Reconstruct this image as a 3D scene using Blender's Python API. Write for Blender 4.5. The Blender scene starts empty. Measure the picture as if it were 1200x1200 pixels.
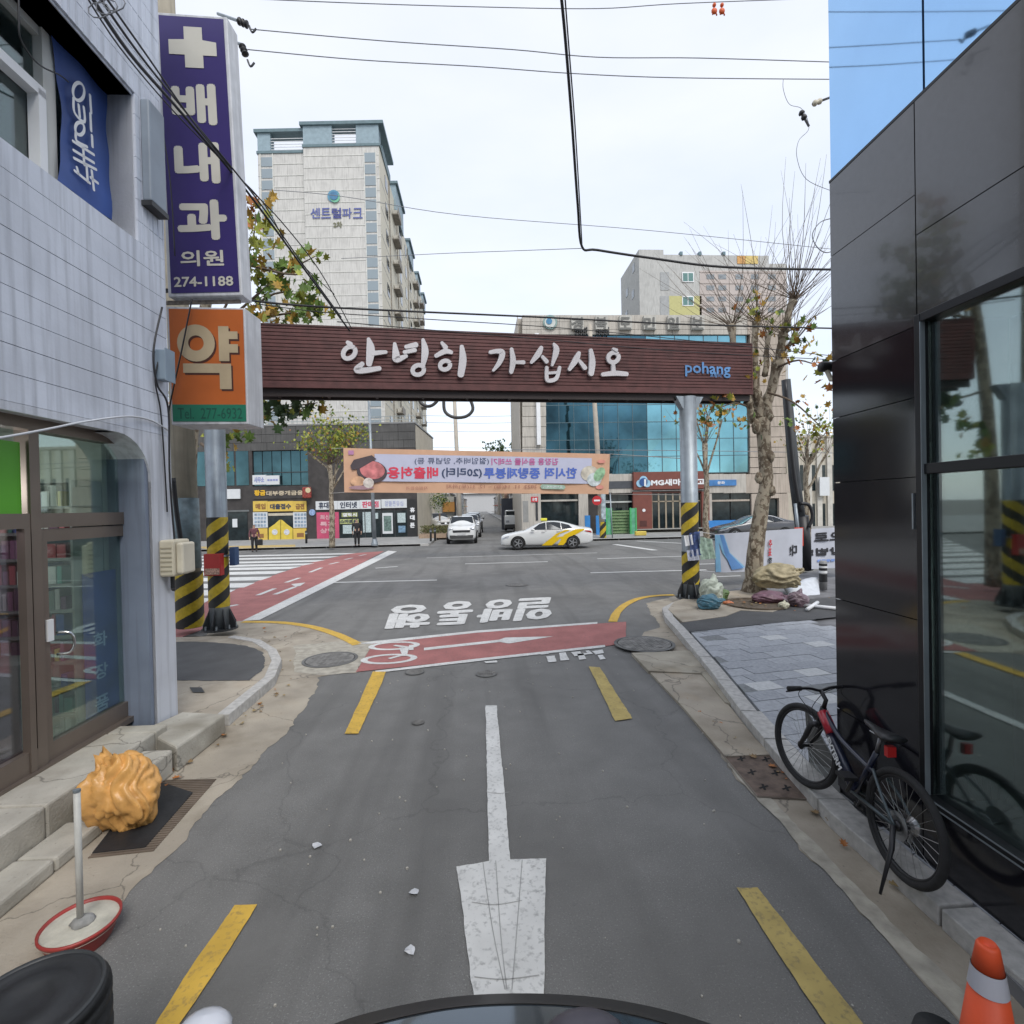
import bpy, bmesh, math, random
from mathutils import Vector, Matrix
random.seed(7)
S = bpy.context.scene
C = S.collection
R = math.radians

# ---------------------------------------------------------------- camera
H = 2.25                                    # camera height, on a vehicle roof
YAW, PITCH, ROLL = R(3.62), R(-0.6), R(1.2)
cam = bpy.data.cameras.new('camera'); camo = bpy.data.objects.new('camera', cam); C.objects.link(camo)
cam.sensor_width = 36; cam.lens = 18.0; cam.clip_end = 2000; cam.clip_start = 0.05
fwd = Vector((math.sin(YAW)*math.cos(PITCH), math.cos(YAW)*math.cos(PITCH), math.sin(PITCH)))
rt0 = Vector((math.cos(YAW), -math.sin(YAW), 0)); up0 = rt0.cross(fwd)
rt = rt0*math.cos(ROLL) - up0*math.sin(ROLL); up = rt.cross(fwd)
M = Matrix((rt, up, -fwd)).transposed().to_4x4(); M.translation = Vector((0, 0, H))
camo.matrix_world = M
S.camera = camo

# ---------------------------------------------------------------- sky, sun, exposure
S.view_settings.view_transform = 'Standard'; S.view_settings.look = 'None'
S.view_settings.exposure = 0.42; S.view_settings.gamma = 1.0; S.view_settings.use_curve_mapping = False
w = bpy.data.worlds.new('World'); S.world = w; w.use_nodes = True
nt = w.node_tree; nt.nodes.clear()
sky = nt.nodes.new('ShaderNodeTexSky'); sky.sky_type = 'NISHITA'; sky.sun_disc = False
sky.sun_elevation = R(48); sky.sun_rotation = R(160)
b1 = nt.nodes.new('ShaderNodeBackground'); b1.inputs[1].default_value = 0.05
nt.links.new(sky.outputs[0], b1.inputs[0])
b2 = nt.nodes.new('ShaderNodeBackground'); b2.inputs[1].default_value = 0.72   # the cloud layer
tc = nt.nodes.new('ShaderNodeTexCoord'); mp = nt.nodes.new('ShaderNodeMapping'); mp.inputs['Scale'].default_value = (1, 1, 3)
nz = nt.nodes.new('ShaderNodeTexNoise'); nz.inputs['Scale'].default_value = 2.2; nz.inputs['Detail'].default_value = 5
cr = nt.nodes.new('ShaderNodeValToRGB')
cr.color_ramp.elements[0].position = .3; cr.color_ramp.elements[0].color = (.78, .82, .90, 1)
cr.color_ramp.elements[1].position = .7; cr.color_ramp.elements[1].color = (.92, .93, .965, 1)
nt.links.new(tc.outputs['Generated'], mp.inputs[0]); nt.links.new(mp.outputs[0], nz.inputs[0]); nt.links.new(nz.outputs[0], cr.inputs[0]); nt.links.new(cr.outputs[0], b2.inputs[0])
ad = nt.nodes.new('ShaderNodeAddShader'); wo = nt.nodes.new('ShaderNodeOutputWorld')
nt.links.new(b1.outputs[0], ad.inputs[0]); nt.links.new(b2.outputs[0], ad.inputs[1]); nt.links.new(ad.outputs[0], wo.inputs[0])
sl = bpy.data.lights.new('sun', 'SUN'); sl.energy = 1.5; sl.angle = R(25); sl.color = (1, .96, .9)
so = bpy.data.objects.new('sun', sl); C.objects.link(so); so.rotation_euler = (R(42), 0, R(20)); so.location = (0, 0, 60)

# ---------------------------------------------------------------- from pixels (1200 px picture) to the place
def ray(px, py): return fwd*600 + rt*(px-600) + up*(600-py)
def G(px, py, z=0.0):                       # point on a level at height z
    d = ray(px, py); t = (z-H)/d.z
    return Vector((d.x*t, d.y*t, z))
fh = Vector((math.sin(YAW), math.cos(YAW), 0))
def W(px, py, D):                           # point at depth D
    d = ray(px, py); t = D/d.dot(fh)
    return Vector((d.x*t, d.y*t, H+d.z*t))
def at(px, D, z=0.0):                       # ground point at depth D under picture column px (near the horizon)
    p = W(px, 594, D); return Vector((p.x, p.y, z))
Z = Vector((0, 0, 1))
class Fr:                                   # a vertical wall plane: u along, n towards the street, z up
    def __init__(s, o, u, n=None):
        s.o = Vector((o[0], o[1], 0)); s.u = Vector((u[0], u[1], 0)).normalized()
        s.n = n if n else Vector((s.u.y, -s.u.x, 0))
    def P(s, u, n, z): return s.o + s.u*u + s.n*n + Z*z
    def hit(s, px, py, n=0.0):
        d = ray(px, py); c = Vector((0, 0, H))
        t = (s.o + s.n*n - c).dot(s.n)/d.dot(s.n); p = c + d*t
        return (p - s.o).dot(s.u), p.z
    def U(s, px, n=0.0, py=594): return s.hit(px, py, n)[0]
    def Zp(s, px, py, n=0.0): return s.hit(px, py, n)[1]
def facing(pa, Da, pb, Db):                 # wall seen from the camera, u runs to the right in the picture
    a, b = at(pa, Da), at(pb, Db); f = Fr(a, b-a)
    f.n = Vector((f.u.y, -f.u.x, 0)); return f

# ---------------------------------------------------------------- materials
MT = {}
def mat(name, col, rough=.7, metal=0, var=.12, scale=3.0, bump=0.0, bscale=40, spec=.5, stain=None, emit=0, kind=None, trans=0, coat=0):
    if name in MT: return MT[name]
    m = bpy.data.materials.new(name); m.use_nodes = True; n = m.node_tree; bs = n.nodes['Principled BSDF']
    bs.inputs['Roughness'].default_value = rough; bs.inputs['Metallic'].default_value = metal
    bs.inputs['Specular IOR Level'].default_value = spec; bs.inputs['Coat Weight'].default_value = coat
    bs.inputs['Transmission Weight'].default_value = trans
    c = (*col, 1)
    geo = n.nodes.new('ShaderNodeNewGeometry')
    def noise(sc, det=6):
        t = n.nodes.new('ShaderNodeTexNoise'); t.inputs['Scale'].default_value = sc; t.inputs['Detail'].default_value = det
        n.links.new(geo.outputs['Position'], t.inputs['Vector']); return t
    def mix(a, b, f, mode='MIX'):
        x = n.nodes.new('ShaderNodeMix'); x.data_type = 'RGBA'; x.blend_type = mode
        for s_, v in ((0, f), (6, a), (7, b)):
            if isinstance(v, (tuple, float, int)): x.inputs[s_].default_value = v
            else: n.links.new(v, x.inputs[s_])
        return x.outputs[2]
    def ramp(src, p0, p1, a=(0, 0, 0, 1), b=(1, 1, 1, 1)):
        r = n.nodes.new('ShaderNodeValToRGB'); r.color_ramp.elements[0].position = p0; r.color_ramp.elements[1].position = p1
        r.color_ramp.elements[0].color = a; r.color_ramp.elements[1].color = b; n.links.new(src, r.inputs[0]); return r.outputs[0]
    cur = c
    if var:
        lo = tuple(max(0, x*(1-var)) for x in col)+(1,); hi = tuple(min(1, x*(1+var)) for x in col)+(1,)
        cur = ramp(noise(scale).outputs[0], .3, .7, lo, hi)
    if kind == 'asphalt':
        cur = mix(cur, (.5, .5, .48, 1), ramp(noise(110, 2).outputs[0], .58, .72, b=(.34, .34, .34, 1)))
        cur = mix(cur, (.05, .05, .05, 1), ramp(noise(85, 2).outputs[0], .60, .74, b=(.45, .45, .45, 1)))
        cur = mix(cur, tuple(x*.72 for x in col)+(1,), ramp(noise(.45, 4).outputs[0], .5, .66))
        mps = n.nodes.new('ShaderNodeMapping'); mps.inputs['Scale'].default_value = (1.6, .10, 1); n.links.new(geo.outputs['Position'], mps.inputs[0]); ts = n.nodes.new('ShaderNodeTexNoise'); ts.inputs['Scale'].default_value = 1.2; ts.inputs['Detail'].default_value = 8; n.links.new(mps.outputs[0], ts.inputs[0])
        cur = mix(cur, tuple(x*.70 for x in col)+(1,), ramp(ts.outputs[0], .50, .66, b=(.75, .75, .75, 1)))
        cur = mix(cur, (.03, .03, .03, 1), ramp(noise(5, 4).outputs[0], .70, .78, b=(.35, .35, .35, 1)))
        cur = mix(cur, tuple(min(1, x*1.3) for x in col)+(1,), ramp(noise(.9, 8).outputs[0], .56, .75, b=(.7, .7, .7, 1)))
        vo = n.nodes.new('ShaderNodeTexVoronoi'); vo.feature = 'DISTANCE_TO_EDGE'; vo.inputs['Scale'].default_value = .42
        nn = noise(2.5, 8); va = n.nodes.new('ShaderNodeVectorMath'); va.operation = 'MULTIPLY_ADD'
        n.links.new(nn.outputs['Color'], va.inputs[0]); va.inputs[1].default_value = (.55, .55, 0); n.links.new(geo.outputs['Position'], va.inputs[2]); n.links.new(va.outputs[0], vo.inputs['Vector'])
        cur = mix(cur, (.02, .02, .02, 1), ramp(vo.outputs[0], .0, .0045, (.22, .22, .22, 1), (0, 0, 0, 1)))
    if kind == 'concrete':
        cur = mix(cur, (col[0]*.5, col[1]*.47, col[2]*.42, 1), ramp(noise(1.6, 9).outputs[0], .5, .72, b=(.8, .8, .8, 1)))
        cur = mix(cur, (.42, .3, .17, 1), ramp(noise(1.1, 5).outputs[0], .58, .8, b=(.35, .35, .35, 1)))
        cur = mix(cur, (.05, .045, .04, 1), ramp(noise(26, 3).outputs[0], .68, .8, b=(.7, .7, .7, 1)))
        vo = n.nodes.new('ShaderNodeTexVoronoi'); vo.feature = 'DISTANCE_TO_EDGE'; vo.inputs['Scale'].default_value = .8
        nn = noise(3, 8); va = n.nodes.new('ShaderNodeVectorMath'); va.operation = 'MULTIPLY_ADD'
        n.links.new(nn.outputs['Color'], va.inputs[0]); va.inputs[1].default_value = (.5, .5, 0); n.links.new(geo.outputs['Position'], va.inputs[2]); n.links.new(va.outputs[0], vo.inputs['Vector'])
        cur = mix(cur, (.04, .035, .03, 1), ramp(vo.outputs[0], .0, .007, (.6, .6, .6, 1), (0, 0, 0, 1)))
    if kind == 'worn':                       # road paint rubbed through to the asphalt
        cur = mix(cur, (.085, .087, .088, 1), ramp(noise(38, 12).outputs[0], .53, .72, b=(.5, .5, .5, 1)))
        cur = mix(cur, tuple(x*.7 for x in col)+(1,), ramp(noise(3, 9).outputs[0], .45, .75, b=(.5, .5, .5, 1)))
    if kind == 'streak':                     # rain streaks down a wall
        mp_ = n.nodes.new('ShaderNodeMapping'); mp_.inputs['Scale'].default_value = (9, 9, .5); n.links.new(geo.outputs['Position'], mp_.inputs[0])
        t = n.nodes.new('ShaderNodeTexNoise'); t.inputs['Scale'].default_value = 1.6; t.inputs['Detail'].default_value = 7; n.links.new(mp_.outputs[0], t.inputs[0])
        cur = mix(cur, tuple(x*.62 for x in (stain or col))+(1,), ramp(t.outputs[0], .47, .68, b=(.75, .75, .75, 1)))
        cur = mix(cur, tuple(x*.75 for x in (stain or col))+(1,), ramp(noise(1.3, 6).outputs[0], .5, .7, b=(.6, .6, .6, 1)))
    if kind == 'bark':
        mp_ = n.nodes.new('ShaderNodeMapping'); mp_.inputs['Scale'].default_value = (1, 1, .55); n.links.new(geo.outputs['Position'], mp_.inputs[0])
        t = n.nodes.new('ShaderNodeTexNoise'); t.inputs['Scale'].default_value = 9; t.inputs['Detail'].default_value = 4; n.links.new(mp_.outputs[0], t.inputs[0])
        cur = mix(cur, (.12, .09, .06, 1), ramp(t.outputs[0], .48, .53)); 
        t2 = noise(16, 3); cur = mix(cur, (.30, .27, .20, 1), ramp(t2.outputs[0], .58, .62))
    if isinstance(cur, tuple): bs.inputs['Base Color'].default_value = cur
    else: n.links.new(cur, bs.inputs['Base Color'])
    if bump:
        b = n.nodes.new('ShaderNodeBump'); b.inputs['Strength'].default_value = bump; b.inputs['Distance'].default_value = .01
        n.links.new(noise(bscale, 6).outputs[0], b.inputs['Height']); n.links.new(b.outputs[0], bs.inputs['Normal'])
    if emit:
        bs.inputs['Emission Color'].default_value = c; bs.inputs['Emission Strength'].default_value = emit
    MT[name] = m; return m
def glass(name, col, alpha_mix=.25, rough=.02, refl=.75):      # thin window pane: part mirror, part tinted see-through
    if name in MT: return MT[name]
    m = bpy.data.materials.new(name); m.use_nodes = True; n = m.node_tree; n.nodes.clear()
    tr = n.nodes.new('ShaderNodeBsdfTransparent'); tr.inputs[0].default_value = (*col, 1)
    gl = n.nodes.new('ShaderNodeBsdfGlossy'); gl.inputs['Roughness'].default_value = rough; gl.inputs[0].default_value = (.9, .95, .95, 1)
    fr = n.nodes.new('ShaderNodeFresnel'); fr.inputs[0].default_value = 1.5
    ma = n.nodes.new('ShaderNodeMath'); ma.operation = 'MULTIPLY_ADD'; ma.inputs[1].default_value = refl; ma.inputs[2].default_value = alpha_mix*.1; ma.use_clamp = True
    mx = n.nodes.new('ShaderNodeMixShader'); out = n.nodes.new('ShaderNodeOutputMaterial')
    n.links.new(fr.outputs[0], ma.inputs[0]); n.links.new(ma.outputs[0], mx.inputs[0]); n.links.new(tr.outputs[0], mx.inputs[1]); n.links.new(gl.outputs[0], mx.inputs[2]); n.links.new(mx.outputs[0], out.inputs[0])
    MT[name] = m; return m

asphalt = mat('asphalt', (.165, .163, .156), .9, var=.1, bump=.5, bscale=160, kind='asphalt')
asphalt_new = mat('fresh asphalt', (.075, .076, .078), .9, var=.15, bump=.5, bscale=160)
concrete = mat('worn concrete', (.35, .31, .25), .9, var=.18, scale=2, bump=.5, bscale=60, kind='concrete')
kerbm = mat('kerb granite', (.42, .41, .39), .85, var=.2, scale=18, bump=.4, bscale=120)
slabm = [mat('paver grey', (.35, .365, .39), .85, var=.15, scale=25, bump=.3, bscale=120), mat('paver mid', (.31, .325, .35), .85, var=.15, scale=25, bump=.3, bscale=120),
         mat('paver pale', (.50, .51, .51), .85, var=.12, scale=25, bump=.3, bscale=120), mat('paver dark', (.19, .20, .205), .85, var=.2, scale=25, bump=.3, bscale=120)]
whitep = mat('white road paint', (.62, .62, .60), .8, var=.08, scale=5, kind='worn')
yellowp = mat('yellow road paint', (.60, .38, .06), .8, var=.12, scale=5, kind='worn')
yellowp2 = mat('dull yellow road paint', (.44, .34, .12), .85, var=.15, scale=5, kind='worn')
redp = mat('red cycle lane', (.36, .14, .13), .9, var=.15, scale=2, bump=.4, bscale=120, kind='worn')
walltile = mat('painted tile wall', (.59, .625, .70), .55, var=.06, scale=2, bump=.15, bscale=30, kind='streak')
wallplain = mat('painted render', (.54, .565, .62), .6, var=.06, scale=2, bump=.2, bscale=40, kind='streak')
white = mat('white paint', (.72, .73, .74), .5, var=.05)
offwhite = mat('aged white plastic', (.55, .56, .58), .5, var=.1, scale=6, kind='streak')
cream = mat('cream plastic', (.50, .46, .36), .5, var=.1)
black = mat('black plastic', (.012, .012, .014), .45, var=.1)
rubber = mat('black rubber', (.018, .019, .021), .6, var=.25, scale=9, bump=.2)
steel = mat('galvanised steel', (.32, .36, .39), .45, .55, var=.15, scale=5, kind='streak')
darksteel = mat('dark steel', (.05, .052, .055), .5, .4, var=.2)
alu = mat('brown aluminium', (.20, .165, .14), .38, .6, var=.08, scale=3)
chrome = mat('chrome', (.6, .6, .6), .2, 1, var=.05)

# ---------------------------------------------------------------- mesh building
class MB:
    def __init__(s): s.v = []; s.f = []; s.smooth = False
    def add(s, vs, fs):
        k = len(s.v); s.v += [Vector(v) for v in vs]; s.f += [tuple(i+k for i in f) for f in fs]; return s
    def hexa(s, p):                          # 8 corners: bottom ring then top ring
        return s.add(p, [(3, 2, 1, 0), (4, 5, 6, 7), (0, 1, 5, 4), (1, 2, 6, 5), (2, 3, 7, 6), (3, 0, 4, 7)])
    def box(s, F, u0, u1, n0, n1, z0, z1):
        return s.hexa([F.P(u0, n0, z0), F.P(u1, n0, z0), F.P(u1, n1, z0), F.P(u0, n1, z0), F.P(u0, n0, z1), F.P(u1, n0, z1), F.P(u1, n1, z1), F.P(u0, n1, z1)])
    def abox(s, c, sx, sy, sz, rz=0):
        F = Fr((c[0], c[1]), (math.cos(rz), math.sin(rz))); return s.box(F, -sx/2, sx/2, -sy/2, sy/2, c[2], c[2]+sz)
    def tube(s, pts, r, seg=8, cap=True, closed=False):
        pts = [Vector(p) for p in pts]; n = len(pts); rs = r if isinstance(r, (list, tuple)) else [r]*n
        k = len(s.v); px = None
        for i, p in enumerate(pts):
            if closed: t = pts[(i+1) % n]-pts[i-1]
            else: t = pts[min(i+1, n-1)]-pts[max(i-1, 0)]
            if t.length < 1e-9: t = Vector((0, 0, 1))
            t.normalize()
            if px is None:
                a = Vector((0, 0, 1)) if abs(t.z) < .9 else Vector((1, 0, 0)); px = t.cross(a).normalized()
            else:
                px = px - t*px.dot(t)
                px = px.normalized() if px.length > 1e-6 else t.orthogonal().normalized()
            py = t.cross(px)
            for j in range(seg):
                a = 2*math.pi*j/seg; s.v.append(p+(px*math.cos(a)+py*math.sin(a))*rs[i])
        m = n if closed else n-1
        for i in range(m):
            i2 = (i+1) % n
            for j in range(seg):
                j2 = (j+1) % seg; s.f.append((k+i*seg+j, k+i*seg+j2, k+i2*seg+j2, k+i2*seg+j))
        if cap and not closed:
            s.f.append(tuple(k+j for j in range(seg))[::-1]); s.f.append(tuple(k+(n-1)*seg+j for j in range(seg)))
        return s
    def lathe(s, c, prof, seg=24, ax=Z, cap=True):        # prof: (r, h) along ax
        ax = Vector(ax).normalized(); a = ax.orthogonal().normalized(); b = ax.cross(a); c = Vector(c); k = len(s.v)
        for r, h in prof:
            for j in range(seg):
                t = 2*math.pi*j/seg; s.v.append(c+ax*h+(a*math.cos(t)+b*math.sin(t))*r)
        for i in range(len(prof)-1):
            for j in range(seg):
                j2 = (j+1) % seg; s.f.append((k+i*seg+j, k+i*seg+j2, k+(i+1)*seg+j2, k+(i+1)*seg+j))
        if cap:
            s.f.append(tuple(k+j for j in range(seg))[::-1]); s.f.append(tuple(k+(len(prof)-1)*seg+j for j in range(seg)))
        return s
    def ball(s, c, r, sq=(1, 1, 1), seg=12, rings=7, wob=0, seed=0):
        rnd = random.Random(seed); pr = []; c = Vector(c); k = len(s.v)
        for i in range(rings+1):
            th = math.pi*i/rings
            for j in range(seg):
                a = 2*math.pi*j/seg; q = 1+wob*(rnd.random()-.5)
                s.v.append(c+Vector((math.sin(th)*math.cos(a)*sq[0], math.sin(th)*math.sin(a)*sq[1], -math.cos(th)*sq[2]))*r*q)
        for i in range(rings):
            for j in range(seg):
                j2 = (j+1) % seg; s.f.append((k+i*seg+j, k+i*seg+j2, k+(i+1)*seg+j2, k+(i+1)*seg+j))
        return s
    def prism(s, pts, ext):                  # polygon (world points) extruded by vector
        n = len(pts); ext = Vector(ext); k = len(s.v)
        s.v += [Vector(p) for p in pts]+[Vector(p)+ext for p in pts]
        s.f.append(tuple(k+i for i in range(n))[::-1]); s.f.append(tuple(k+n+i for i in range(n)))
        for i in range(n): s.f.append((k+i, k+(i+1) % n, k+n+(i+1) % n, k+n+i))
        return s
    def face(s, pts): return s.add(pts, [tuple(range(len(pts)))])
    def flatup(s, pts, z): return s.face([(p[0], p[1], z) for p in pts])

def link(name, mesh, parent=None, loc=(0, 0, 0)):
    o = bpy.data.objects.new(name, mesh); C.objects.link(o); o.parent = parent; o.location = loc; return o
def root_loc(o):
    v = Vector((0, 0, 0))
    while o: v += o.location; o = o.parent
    return v
def mesh_of(name, mb, material, off=Vector((0, 0, 0)), smooth=False):
    me = bpy.data.meshes.new(name); me.from_pydata([v-off for v in mb.v], [], mb.f)
    bm = bmesh.new(); bm.from_mesh(me); bmesh.ops.recalc_face_normals(bm, faces=bm.faces); bm.to_mesh(me); bm.free()
    ms = material if isinstance(material, (list, tuple)) else [material]
    for m in ms: me.materials.append(m)
    if smooth:
        for p in me.polygons: p.use_smooth = True
    me.update(); return me
def tag(o, label, cat, group=None):
    o['label'] = label; o['category'] = cat
    if group: o['group'] = group
    return o
def thing(name, label, cat, loc, group=None):
    o = bpy.data.objects.new(name, None); C.objects.link(o); o.location = Vector(loc); o.empty_display_size = .2
    return tag(o, label, cat, group)
def part(parent, name, mb, material, label=None, smooth=False, bevel=0, kind=None):
    off = root_loc(parent); o = link(name, mesh_of(name, mb, material, off, smooth), parent)
    if label: o['label'] = label
    if kind: o['kind'] = kind
    if bevel:
        b = o.modifiers.new('bevel', 'BEVEL'); b.width = bevel; b.segments = 2; b.limit_method = 'ANGLE'
    return o
def solo(name, label, cat, mb, material, group=None, smooth=False, bevel=0, base=None):
    if base is None:
        zs = min(v.z for v in mb.v); base = sum(mb.v, Vector())/len(mb.v); base.z = zs
    o = link(name, mesh_of(name, mb, material, Vector(base), smooth), None, base)
    if bevel:
        b = o.modifiers.new('bevel', 'BEVEL'); b.width = bevel; b.segments = 2; b.limit_method = 'ANGLE'
    return tag(o, label, cat, group)
def struct(name, mb, material, smooth=False):
    o = link(name, mesh_of(name, mb, material, smooth=smooth)); o['kind'] = 'structure'; return o
def sheet(name, pts, z, material):
    amp_ = {'left_gutter': .03, 'right_gutter': .03, 'gutter_edge': .018, 'asphalt_patch': .02, 'road_patch': .02, 'asphalt_band': .02}.get(name, .0045 if ('dash' in name or 'arrow' in name or 'cycle' in name or 'line' in name or 'worn' in name) else 0)
    if amp_: pts = ragged(pts, .05 if amp_ > .01 else .03, amp_)
    mb = MB(); mb.flatup(pts, z); o = struct(name, mb, material)
    bm = bmesh.new(); bm.from_mesh(o.data); bmesh.ops.triangulate(bm, faces=bm.faces); 
    for f in bm.faces:
        if f.normal.z < 0: f.normal_flip()
    bm.to_mesh(o.data); bm.free(); return o
def gp(pts, z=0.0): return [G(x, y, z) for x, y in pts]
def ragged(pts, step=.07, amp=.014):         # broken, uneven edge
    from mathutils import noise as NO
    out = []
    for a, b in zip(pts, pts[1:]+pts[:1]):
        a, b = Vector(a), Vector(b); L = (b-a).length; k = max(1, min(160, int(L/step))); t = (b-a)/max(L, 1e-6); q = Vector((-t.y, t.x, 0))
        far = a.length > 16
        for i in range(k):
            p = a.lerp(b, i/k)
            if not far: p = p+q*(NO.noise(p*3.1)*amp*1.6+NO.noise(p*13)*amp+NO.noise(p*37)*amp*.4)
            out.append(p)
    return out
def mark(name, pts, material, z=.012):       # road marking: a piece of paint on the road
    o = sheet(name, gp(pts), z, material); o.parent = ROAD; del o['kind']; return o
def strip_px(pts, w):                        # px centreline + px half heights -> polygon
    a = []; b = []
    for i, (x, y) in enumerate(pts):
        x0, y0 = pts[max(i-1, 0)]; x1, y1 = pts[min(i+1, len(pts)-1)]
        A = G(x, y); t = (G(x1, y1)-G(x0, y0)).normalized(); n = Vector((-t.y, t.x, 0))*w/2
        a.append(A+n); b.append(A-n)
    return a+b[::-1]
def bez(pts, n=8):                           # smooth a polyline (Catmull-Rom)
    pts = [Vector(p) for p in pts]; out = []
    for i in range(len(pts)-1):
        p0 = pts[max(i-1, 0)]; p1 = pts[i]; p2 = pts[i+1]; p3 = pts[min(i+2, len(pts)-1)]
        for k in range(n):
            t = k/n; out.append(.5*((2*p1)+(p2-p0)*t+(2*p0-5*p1+4*p2-p3)*t*t+(3*p1-p0-3*p2+p3)*t**3))
    out.append(pts[-1]); return out

_tc = {}
def glyphs(body, bold=.02):
    k = (body, bold)
    if k not in _tc:
        c = bpy.data.curves.new('t', 'FONT'); c.body = body; c.size = 1; c.offset = bold; c.resolution_u = 2; c.fill_mode = 'FRONT'
        o = bpy.data.objects.new('t', c); C.objects.link(o); bpy.context.view_layer.update()
        me = bpy.data.meshes.new_from_object(o.evaluated_get(bpy.context.evaluated_depsgraph_get()))
        vs = [v.co.copy() for v in me.vertices]; fs = [tuple(p.vertices) for p in me.polygons]
        x0 = min(v.x for v in vs); x1 = max(v.x for v in vs); y0 = min(v.y for v in vs); y1 = max(v.y for v in vs)
        vs = [((v.x-x0)/(x1-x0), (v.y-y0)/(y1-y0)) for v in vs]
        bpy.data.objects.remove(o); bpy.data.curves.remove(c); bpy.data.meshes.remove(me); _tc[k] = (vs, fs)
    return _tc[k]
def text(body, fn, bold=.02, mirror=False):  # fn(s, t) -> world point
    vs, fs = glyphs(body, 0); mb = MB(); n_ = len(body.strip()); ex = fn(1, .5)-fn(0, .5); ey = fn(.5, 1)-fn(.5, 0); N = ex.cross(ey)
    N = N.normalized()*.0003 if N.length > 1e-9 else Vector((0, 0, .0003)); W_ = ex.length; H_ = ey.length
    r = bold*1.15*H_; k = 0
    offs = [(0, 0)]+([(math.cos(a*math.pi/4), math.sin(a*math.pi/4)) for a in range(8)] if bold > .012 else [])
    sx = 1-2*r/W_; sy = 1-2*r/H_
    for ox, oy in offs:
        mb.add([fn(.5+((1-x if mirror else x)-.5)*sx+ox*r/W_, .5+(y-.5)*sy+oy*r/H_)+N*k for x, y in vs], fs); k += 1
    return mb
def wtext(parent, body, F, u0, u1, z0, z1, n, material, bold=.02, mirror=False, name='lettering'):
    return part(parent, name, text(body, lambda s_, t: F.P(u0+(u1-u0)*s_, n, z0+(z1-z0)*t), bold, mirror), material)
def stroke(pts, ws, F, n, thick):            # brush stroke on a wall frame, pts in (u,z), ws half widths
    P = bez([(p[0], p[1], wv) for p, wv in zip(pts, ws)], 6); mb = MB(); L = []; Rr = []
    if (P[0]-P[-1]).length > .02:
        a = (P[0]-P[1]); a.z = 0; a.normalize(); b = (P[-1]-P[-2]); b.z = 0; b.normalize(); w0, w1 = P[0].z, P[-1].z
        e = lambda p, d, w_, k, f: Vector((p.x+d.x*w_*k, p.y+d.y*w_*k, w_*f))
        P = [e(P[0], a, w0, .8, .25), e(P[0], a, w0, .6, .68), e(P[0], a, w0, .3, .9)]+P+[e(P[-1], b, w1, .3, .9), e(P[-1], b, w1, .6, .68), e(P[-1], b, w1, .8, .25)]
    for i, p in enumerate(P):
        a = P[max(i-1, 0)]; b = P[min(i+1, len(P)-1)]; t = Vector((b.x-a.x, b.y-a.y)).normalized(); q = Vector((-t.y, t.x))
        L.append((p.x+q.x*p.z, p.y+q.y*p.z)); Rr.append((p.x-q.x*p.z, p.y-q.y*p.z))
    k = len(P)
    for (x, y) in L+Rr: mb.v.append(F.P(x, n, y))
    for (x, y) in L+Rr: mb.v.append(F.P(x, n+thick, y))
    for i in range(k-1):
        mb.f += [(i, i+1, k+i+1, k+i), (2*k+i, 3*k+i, 3*k+i+1, 2*k+i+1), (i, 2*k+i, 2*k+i+1, i+1), (k+i, k+i+1, 3*k+i+1, 3*k+i)]
    mb.f += [(0, k, 3*k, 2*k), (k-1, 3*k-1, 4*k-1, 2*k-1)]
    return mb

# ================================================================ GROUND AND ROADS
sheet('ground', [(-400, -60, 0), (400, -60, 0), (400, 900, 0), (-400, 900, 0)], -.03, mat('far ground', (.2, .19, .175), .9, scale=.2, bump=.3))
ROAD = sheet('road', [G(-1300, 1190), (-7, -30, 0), (6, -30, 0), (4.5, 0, 0), G(900, 905), G(800, 760), G(1000, 690), (60, 12.5, 0), (60, 31.3, 0), (3.4, 31.3, 0), (3.2, 300, 0), (-2.9, 300, 0), (-3.0, 31.0, 0), (-60, 31, 0), (-60, 8.2, 0), G(230, 745), G(330, 760), G(300, 850), G(150, 950)], 0, asphalt)
# worn concrete beside the lane
sheet('left_gutter', gp([(255, 728), (290, 727), (350, 733), (392, 744), (418, 757), (436, 760), (417, 789), (392, 790), (374, 794), (368, 815), (335, 860), (272, 920), (215, 985), (140, 1062), (95, 1110), (30, 1190), (-150, 1400), (-900, 1400), (-300, 1000), (90, 870), (200, 800)]), .004, concrete)
sheet('right_gutter', gp([(757, 707), (790, 699), (830, 720), (900, 800), (1000, 900), (1300, 1180), (1330, 1500), (1240, 1330), (1128, 1200), (1045, 1110), (965, 1022), (880, 930), (835, 870), (790, 815), (757, 785), (738, 762), (756, 740), (775, 735), (765, 722)]), .004, concrete)
sheet('gutter_edge', gp([(757, 785), (766, 781), (800, 818), (848, 868), (895, 925), (985, 1022), (1065, 1102), (1160, 1200), (1330, 1390), (1240, 1330), (1128, 1200), (1045, 1110), (965, 1022), (880, 930), (835, 870), (790, 815)]), .009, mat('pale concrete edge', (.36, .335, .28), .9, var=.25, scale=9, bump=.5, bscale=60))

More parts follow.
